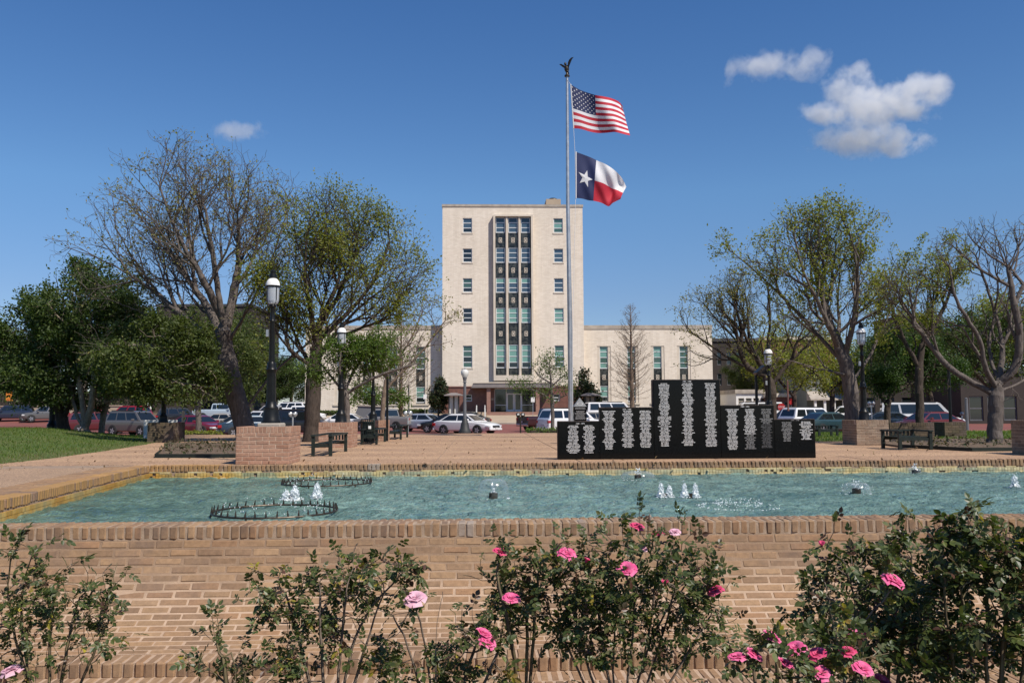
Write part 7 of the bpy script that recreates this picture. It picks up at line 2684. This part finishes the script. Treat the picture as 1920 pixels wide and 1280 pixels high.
LV_old = [leaf_compound(20 + k, M_rose_old) for k in range(2)]
LV_red = [leaf_compound(30 + k, M_rose_red) for k in range(2)]
def bloom_mesh(seed, mats, openness=1.0):
    """layered cupped petals round a centre, axis +z, radius ~4 cm"""
    r = random.Random(seed)
    mb = MB()
    layers = [(4, .003, .026, .05, .022), (5, .006, .030, .20, .026), (5, .009, .034, .42, .031), (6, .011, .038, .68, .036), (6, .013, .040, .95, .036)]
    for (n, r0, L, tilt, W) in layers:
        a0 = r.uniform(0, 6.28)
        for k in range(n):
            a = a0 + 2 * math.pi * k / n + r.uniform(-.15, .15)
            tl = tilt * openness * r.uniform(.85, 1.2)
            rows = []
            for i in range(4):
                f = i / 3
                bend = tl * (.30 + .55 * f + (.35 if f > .9 else 0))
                rad = r0 + L * f * math.sin(bend)
                z = .004 + L * f * math.cos(bend)
                w = W * (.45 + 1.35 * f - .85 * f * f) * .62
                row = []
                for j in (-1, 0, 1):
                    aa = a + j * w / max(rad, .012)
                    cup = .0045 * abs(j) * (1 if f < .9 else -.6)
                    rr = rad - cup
                    row.append((rr * math.cos(aa), rr * math.sin(aa), z + (.004 * abs(j) * f if f < .99 else -.003 * abs(j)) + r.uniform(-.001, .001)))
                rows.append(row)
            vs = [v for row in rows for v in row]
            fs = []
            for i in range(3):
                for j in range(2):
                    fs.append((i * 3 + j, i * 3 + j + 1, (i + 1) * 3 + j + 1, (i + 1) * 3 + j))
            mb.add(vs, fs, 0)
    mb.lathe([(.004, -.012), (.010, -.006), (.009, .004), (.004, .012)], (0, 0, 0), 7, 1)
    for k in range(5):
        a = 2 * math.pi * k / 5
        mb.add([(.006 * math.cos(a - .5), .006 * math.sin(a - .5), 0), (.022 * math.cos(a), .022 * math.sin(a), -.004), (.006 * math.cos(a + .5), .006 * math.sin(a + .5), 0)], [(0, 1, 2)], 1)
    me = mb.mesh('bloom', [mats, M_rose_leaf])
    me.polygons.foreach_set('use_smooth', [True] * len(me.polygons))
    return me
BL = {'pink': [bloom_mesh(k, M_petal, o) for k, o in ((1, 1.0), (2, .85), (3, 1.1))], 'coral': [bloom_mesh(7, M_petal2, .9), bloom_mesh(8, M_petal2, 1.05)], 'pale': [bloom_mesh(11, M_petal3, 1.05), bloom_mesh(12, M_petal3, 1.15)], 'bud': [bloom_mesh(15, M_petal2, .35)]}
def rose(label, base_px, Y, blobs, n_attr, nleaf, blooms, seed, ngr=-.80, stems=None, lsc=1.0, old=.03, red=.08, depth=.8, shoots=()):
    rs = np.random.RandomState(seed)
    bx = PX(base_px, Y, ngr)
    z0 = ngr
    A = blob_pts(blobs, n_attr, rs, Y, .5, depth)
    A = A[A[:, 2] > z0 + .12]
    A = A[A[:, 1] < 5.62]
    for b in blooms:
        p = np.array(P(b[0], b[1], Y - .16 + (b[4] if len(b) > 4 else 0)))
        A = np.concatenate([A, p[None], p[None] - np.array([0, 0, .04])])
    limbs = []
    rb0 = np.array([bx, Y, z0 - .03])
    for s_ in stems:
        pts = [np.array([PX(s_[0][0], Y, z0), Y + rs.uniform(-.08, .08), z0 - .03])] + [np.array(P(q[0], q[1], Y + (q[2] if len(q) > 2 else rs.uniform(-.10, .10)))) for q in s_[1:]]
        limbs.append(pts)
    limbs = [[rb0, np.array([bx, Y, z0 + .015])]] + [[l[0] * .3 + rb0 * .7 + np.array([0, 0, .04])] + l[1:] for l in limbs]
    step = .045
    nodes, par, ns = grow(limbs, A, step, 9 * step, 1.5 * step, rs, iters=60, trop=(0, 0, .12), maxn=5000)
    nodes, par = add_twigs(nodes, par, rs, 2, .045, 3, frm=ns // 2, prob=.22)
    r = radii(nodes, par, .0017, .017, 2.2)
    t = thing('rose_bush', label, 'rose bush', (bx, Y, z0), 'rose bushes in the bed')
    off = np.array(t.location)
    mobj('canes', tube_mesh('canes', nodes, par, r, M_cane if seed % 2 else M_cane_o, off), t)
    cand = np.where((r < .0055) & (np.arange(len(nodes)) > ns * .5))[0]
    nch = np.bincount(par[par >= 0], minlength=len(nodes))
    w = np.where(nch[cand] == 0, 2.5, 1.0)
    w = w * np.clip((nodes[cand, 2] - z0 - .1) / .35, .06, 1)
    pick = rs.choice(cand, nleaf, p=w / w.sum())
    tot = nleaf
    MV, MF, MM = [], [], []
    order = np.argsort(-(nodes[pick, 2]) + rs.uniform(0, .5, tot) + nodes[pick, 1] * .6)
    kb_ = 0
    mats_used = [M_rose_leaf, M_rose_old, M_rose_red]
    for c_, i in enumerate(pick[order]):
        d = nodes[i] - nodes[par[i]]; d = d / max(np.linalg.norm(d), 1e-6)
        v = d * .5 + rs.normal(0, .75, 3) + np.array([0, -.12, .05]); v /= np.linalg.norm(v)
        n_ = np.array([0, -.25, 1.0]) + rs.normal(0, .5, 3)
        y_ = np.cross(n_, v); y_ /= max(np.linalg.norm(y_), 1e-6); z_ = np.cross(v, y_)
        s = lsc * rs.uniform(.45, .98)
        q = rs.rand()
        me = LV_old[rs.randint(2)] if q < old else (LV_red[rs.randint(2)] if q < old + red else LV[rs.randint(7)])
        mt = Matrix(((v[0] * s, y_[0] * s, z_[0] * s, nodes[i][0] - off[0]), (v[1] * s, y_[1] * s, z_[1] * s, nodes[i][1] - off[1]), (v[2] * s, y_[2] * s, z_[2] * s, nodes[i][2] - off[2]), (0, 0, 0, 1)))
        if c_ < 240:
            o = bpy.data.objects.new('leaf', me); C.objects.link(o); o.parent = t
            o.matrix_basis = mt
        else:
            mm = np.array(mt)
            co = np.empty(len(me.vertices) * 3); me.vertices.foreach_get('co', co); co = co.reshape(-1, 3)
            MV.append(co @ mm[:3, :3].T + mm[:3, 3])
            tri = [tuple(p_.vertices) for p_ in me.polygons]
            mi = mats_used.index(me.materials[0])
            for f in tri:
                if len(f) == 3: MF.append([f[0] + kb_, f[1] + kb_, f[2] + kb_]); MM.append(mi)
            kb_ += len(co)
    if MV:
        o = mobj('foliage', np_mesh('foliage', np.concatenate(MV), np.array(MF), None, fm=np.array(MM), mats=mats_used), t)
        o['kind'] = 'stuff'
    for b in blooms:
        px, py, kind, size = b[:4]
        yb_ = Y - .16 + (b[4] if len(b) > 4 else 0)
        p = np.array(P(px, py, yb_)) - off
        me = rnd.choice(BL[kind])
        o = mobj('rose_bloom', me, t)
        tilt = Vector((rs.uniform(-.5, .6), rs.uniform(-.7, -.05), 1.0)).normalized()
        o.rotation_mode = 'QUATERNION'
        o.rotation_quaternion = tilt.to_track_quat('Z', 'Y')
        o.location = Vector(p) - tilt * .02
        sc = size / 2 * yb_ / F / .044
        o.scale = (sc, sc, sc)
        if kind == 'pale': o['label'] = 'faded pale pink bloom'
        if kind == 'bud': o['label'] = 'tight coral pink bud'
    return t
rose('open leggy rose bush with one pale bloom at the lower left corner', 90, 4.7,
     [(55, 1152, 75, 60), (140, 1132, 80, 55, 1.2), (160, 1202, 60, 60), (30, 1232, 50, 45, .7), (215, 1097, 25, 25, .7), (70, 1082, 40, 30, .5), (120, 1262, 60, 30, .5)], 340, 520, [(20, 1255, 'pale', 34)], 101,
     stems=[[(100, 1290), (125, 1200), (150, 1120)], [(80, 1290), (40, 1190), (30, 1110)], [(95, 1290), (90, 1180), (110, 1090)], [(110, 1290), (180, 1210), (205, 1160)], [(80, 1290), (30, 1150), (62, 1030)], [(85, 1290), (10, 1130), (20, 1040)]])
rose('broad rose bush with yellowed leaves and no blooms left of centre', 620, 4.6,
     [(535, 1114, 60, 45), (640, 1119, 85, 50, 1.3), (710, 1109, 65, 45), (580, 1194, 70, 55, 1.1), (690, 1234, 65, 50, .9), (756, 1085, 20, 22, .5), (640, 1184, 75, 55), (560, 1274, 60, 35, .6), (510, 1154, 40, 45, .7)], 460, 800, [], 102,
     stems=[[(620, 1300), (640, 1200), (650, 1110)], [(600, 1300), (560, 1200), (535, 1110)], [(635, 1300), (690, 1190), (720, 1110)], [(640, 1300), (660, 1180), (752, 1075)], [(610, 1300), (600, 1190), (600, 1090)]], old=.05)
rose('low sprig of rose leaves left of the broad bush', 430, 4.5,
     [(430, 1240, 45, 40), (410, 1215, 25, 18), (450, 1275, 45, 25)], 90, 110, [], 103, stems=[[(440, 1310), (425, 1250), (405, 1205)], [(450, 1310), (460, 1260)]])
rose('thin rose bush with a pale bloom and a pair of pink blooms', 820, 4.5,
     [(800, 1138, 40, 25), (775, 1168, 40, 30), (835, 1128, 22, 22), (890, 1208, 40, 35, 1.1), (850, 1258, 45, 40, 1.2), (930, 1233, 40, 50, .9), (740, 1158, 20, 20, .6), (770, 1263, 40, 25, .8)], 260, 360,
     [(779, 1121, 'pale', 38), (908, 1186, 'pink', 30), (916, 1201, 'pink', 30, -.03)], 104,
     stems=[[(830, 1300), (800, 1215), (780, 1135)], [(820, 1300), (815, 1200), (830, 1110)], [(850, 1300), (880, 1240), (900, 1195)], [(860, 1300), (930, 1240), (940, 1190)], [(825, 1300), (770, 1215), (735, 1150)]])
rose('slender rose bush with two pink blooms beside the large bush', 985, 4.6,
     [(940, 1101, 40, 45), (985, 1126, 50, 50, 1.1), (935, 1066, 20, 20, .6), (1000, 1076, 40, 30, .9), (970, 1186, 40, 35, .6)], 220, 300, [(939, 1032, 'coral', 28), (959, 1120, 'pink', 30)], 105,
     stems=[[(985, 1300), (990, 1200), (985, 1120)], [(975, 1300), (960, 1180), (930, 1090), (938, 1036)], [(995, 1300), (1000, 1180), (1010, 1070)]])
rose('largest rose bush in the middle with many scattered pink blooms', 1160, 4.55,
     [(1180, 1057, 85, 50, 1.3), (1080, 1122, 95, 60, 1.3), (1260, 1102, 90, 70, 1.4), (1170, 1142, 120, 60, 1.3), (1320, 1172, 48, 50, 1.1), (1050, 1082, 45, 35), (1250, 1032, 60, 30, .9), (1130, 1202, 115, 45, .9), (1280, 1202, 75, 45, .8), (1060, 1172, 50, 40, .8), (1180, 1247, 110, 35, .45)], 860, 1550,
     [(1064, 1036, 'pink', 32), (1101, 1047, 'bud', 18), (1174, 1067, 'pink', 38, -.25), (1195, 985, 'coral', 27), (1235, 997, 'coral', 22), (1266, 993, 'pale', 20), (1208, 1024, 'pale', 14), (1247, 1089, 'bud', 20, -.2), (1341, 1104, 'coral', 28)], 106,
     stems=[[(1130, 1300), (1150, 1200), (1160, 1100)], [(1150, 1300), (1090, 1210), (1070, 1110)], [(1170, 1300), (1190, 1180), (1190, 1060)], [(1185, 1300), (1240, 1200), (1265, 1110)], [(1200, 1300), (1300, 1205), (1335, 1150)], [(1140, 1300), (1060, 1200), (1030, 1150)], [(1180, 1300), (1220, 1180), (1235, 1040)], [(1160, 1300), (1130, 1190), (1110, 1080)], [(1190, 1300), (1215, 1190), (1300, 1080)]], old=.012)
rose('cluster of low roses with nine pink blooms at the lower right', 1440, 3.15,
     [(1400, 1255, 40, 25), (1460, 1255, 50, 30, 1.2), (1520, 1250, 45, 30), (1440, 1215, 40, 22, .6), (1580, 1240, 40, 30)], 200, 330,
     [(1381, 1226, 'pink', 30), (1417, 1223, 'pink', 32), (1449, 1190, 'pink', 34), (1491, 1210, 'pink', 34), (1475, 1240, 'pink', 32), (1532, 1222, 'coral', 32), (1541, 1257, 'pink', 34), (1590, 1217, 'coral', 30), (1619, 1250, 'pink', 36)], 107, lsc=.85, depth=.5,
     stems=[[(1440, 1320), (1420, 1260), (1400, 1235)], [(1450, 1320), (1460, 1250), (1455, 1200)], [(1460, 1320), (1500, 1260), (1495, 1220)], [(1470, 1320), (1540, 1270), (1535, 1235)], [(1480, 1320), (1600, 1270), (1615, 1255)]], red=.02)
rose('dense dark rose bush with one large pink bloom left of the corner bush', 1640, 3.9,
     [(1600, 1110, 80, 70, 1.2), (1680, 1160, 90, 80, 1.2), (1580, 1180, 60, 60), (1620, 1240, 80, 55), (1700, 1050, 60, 45, .9), (1560, 1070, 40, 35, .8), (1690, 1245, 70, 45), (1690, 1015, 45, 22, .7), (1540, 1160, 30, 40, .7), (1570, 1240, 45, 40, .8)], 720, 1350,
     [(1541, 1016, 'bud', 18), (1678, 1087, 'pink', 40, -.35), (1592, 1172, 'pink', 34, -.25), (1612, 1178, 'coral', 28, -.25), (1655, 1276, 'pink', 34)], 108, lsc=.92,
     stems=[[(1640, 1330), (1610, 1210), (1600, 1110)], [(1650, 1330), (1670, 1200), (1690, 1090)], [(1630, 1330), (1570, 1210), (1550, 1100)], [(1655, 1330), (1700, 1180), (1710, 1040)], [(1645, 1330), (1630, 1200), (1580, 1050)]], old=.008)
rose('tallest dark rose bush filling the lower right corner', 1850, 3.5,
     [(1860, 1086, 85, 85, 1.3), (1800, 1166, 85, 80, 1.2), (1890, 1206, 80, 80, 1.2), (1880, 1011, 60, 40), (1760, 1086, 60, 60, .9), (1810, 1036, 60, 45, .9), (1780, 1246, 80, 55), (1900, 1276, 60, 40, .9), (1940, 1106, 50, 90, .9), (1740, 1156, 50, 60, .9)], 820, 1750, [], 109, lsc=.95,
     stems=[[(1850, 1340), (1820, 1210), (1800, 1100)], [(1860, 1340), (1880, 1200), (1890, 1080)], [(1845, 1340), (1780, 1200), (1770, 1080)], [(1870, 1340), (1930, 1200), (1930, 1080)], [(1855, 1340), (1850, 1180), (1850, 1010)], [(1865, 1340), (1890, 1150), (1885, 990)]], old=.008, red=.12)
# litter of fallen leaves on the mulch
rsl = np.random.RandomState(4)
N = 2600
pts = np.stack([rsl.uniform(-4, 4.5, N), rsl.uniform(2.4, 5.45, N), np.full(N, -.79) + rsl.uniform(0, .02, N)], -1)
V, Fc = leaf_quads(pts, .05, rsl, up=2.5)
o = mobj('fallen_leaves', np_mesh('fallen_leaves', V, Fc, leaf_mat('fallen_leaf', [(.17, .10, .05), (.11, .065, .035), (.22, .15, .07)], .1)))
o['kind'] = 'stuff'; o['label'] = 'fallen brown leaves on the rose bed'

N = 700
pts = np.stack([rsl.uniform(-14, 12, N), 15.0 + 16 * rsl.uniform(0, 1, N) ** 1.7, rsl.uniform(.004, .012, N)], -1)
pts = pts[mound(pts[:, 0], pts[:, 1]) < -.015]
V, Fc = leaf_quads(pts, .07, rsl, up=4.0)
o = mobj('fallen_leaves', np_mesh('fallen_leaves', V, Fc, bpy.data.materials['fallen_leaf']))
o['kind'] = 'stuff'; o['label'] = 'dry fallen leaves strewn on the plaza paving'

# ================================================================== CLOUDS
def cloud_mat(name, seed, blobs, dens, nscale):
    """blobs in unit box coordinates (x, z, rx, rz, weight)"""
    m = bpy.data.materials.new(name)
    m.use_nodes = True
    nt = m.node_tree
    nt.nodes.clear()
    out = nt.nodes.new('ShaderNodeOutputMaterial')
    pv = nt.nodes.new('ShaderNodeVolumePrincipled')
    pv.inputs['Color'].default_value = (.97, .975, .985, 1)
    pv.inputs['Anisotropy'].default_value = .1
    tc = nt.nodes.new('ShaderNodeTexCoord').outputs['Object']
    s = sep(nt, tc)
    acc = None
    for (bx, bz, rx, rz, ry) in blobs:
        def term(c, b, r):
            v = math_(nt, 'MULTIPLY', math_(nt, 'SUBTRACT', c, b), 1 / r)
            return math_(nt, 'MULTIPLY', v, v)
        d = math_(nt, 'ADD', math_(nt, 'ADD', term(s[0], bx, rx), term(s[2], bz, rz)), term(s[1], 0, ry))
        f = math_(nt, 'SUBTRACT', 1.0, d)
        acc = f if acc is None else math_(nt, 'MAXIMUM', acc, f)
    mp = nt.nodes.new('ShaderNodeMapping')
    mp.inputs['Location'].default_value = (seed, seed * 1.7, seed * .6)
    nt.links.new(tc, mp.inputs[0])
    n1 = noise(nt, mp.outputs[0], nscale, 9, .66, .3)
    d = math_(nt, 'ADD', acc, math_(nt, 'MULTIPLY', math_(nt, 'SUBTRACT', n1, .50), 6.0))
    d = math_(nt, 'MULTIPLY', math_(nt, 'MAXIMUM', d, 0.0), dens * 1.3)
    d = math_(nt, 'MINIMUM', d, dens * 1.5)
    nt.links.new(d, pv.inputs['Density'])
    nt.links.new(pv.outputs[0], out.inputs['Volume'])
    return m
def cloud(label, px0, px1, py0, py1, Y, blobs, seed, dens, nscale=.035):
    """blobs in photo pixels"""
    a, b = P(px0, py1, Y), P(px1, py0, Y)
    c = (a + b) / 2
    s = Y / F * 1.02
    ry = (b.x - a.x) * .32
    bl = []
    for (px, py, rx, rz) in blobs:
        q = P(px, py, Y) - c
        bl.append((q.x, q.z, rx * s, rz * s, max(rx, rz) * s * .8))
    mb = MB().box(-(b.x - a.x) / 2, (b.x - a.x) / 2, -ry, ry, -(b.z - a.z) / 2, (b.z - a.z) / 2)
    m = cloud_mat('cloud_vapour', seed, bl, dens, nscale)
    m.cycles.volume_step_rate = .35
    o = mobj('cloud', mb.mesh('cloud', m), None, c)
    tag(o, label, 'cloud', 'small white clouds in the blue sky')
    return o
CY_ = 1200
cloud('largest white cloud with two rounded heads', 1480, 1810, 105, 250, CY_, [(1600, 170, 50, 46), (1735, 165, 48, 32), (1650, 200, 105, 30), (1550, 212, 52, 20), (1612, 138, 28, 22), (1690, 185, 50, 26)], 3.1, .026)
cloud('flat white cloud just below the two headed cloud', 1490, 1760, 222, 305, CY_ * 1.02, [(1610, 262, 80, 30), (1660, 272, 75, 20), (1590, 245, 40, 22)], 7.3, .022)
cloud('ragged white cloud upper left of the two headed cloud', 1340, 1570, 75, 170, CY_ * 1.04, [(1435, 122, 62, 24), (1490, 132, 50, 18), (1528, 118, 28, 34), (1369, 140, 12, 26)], 11.9, .015)
cloud('tiny faint white cloud above the great bare tree', 380, 515, 220, 278, CY_ * 1.06, [(447, 247, 48, 18), (470, 243, 24, 14)], 17.2, .011)
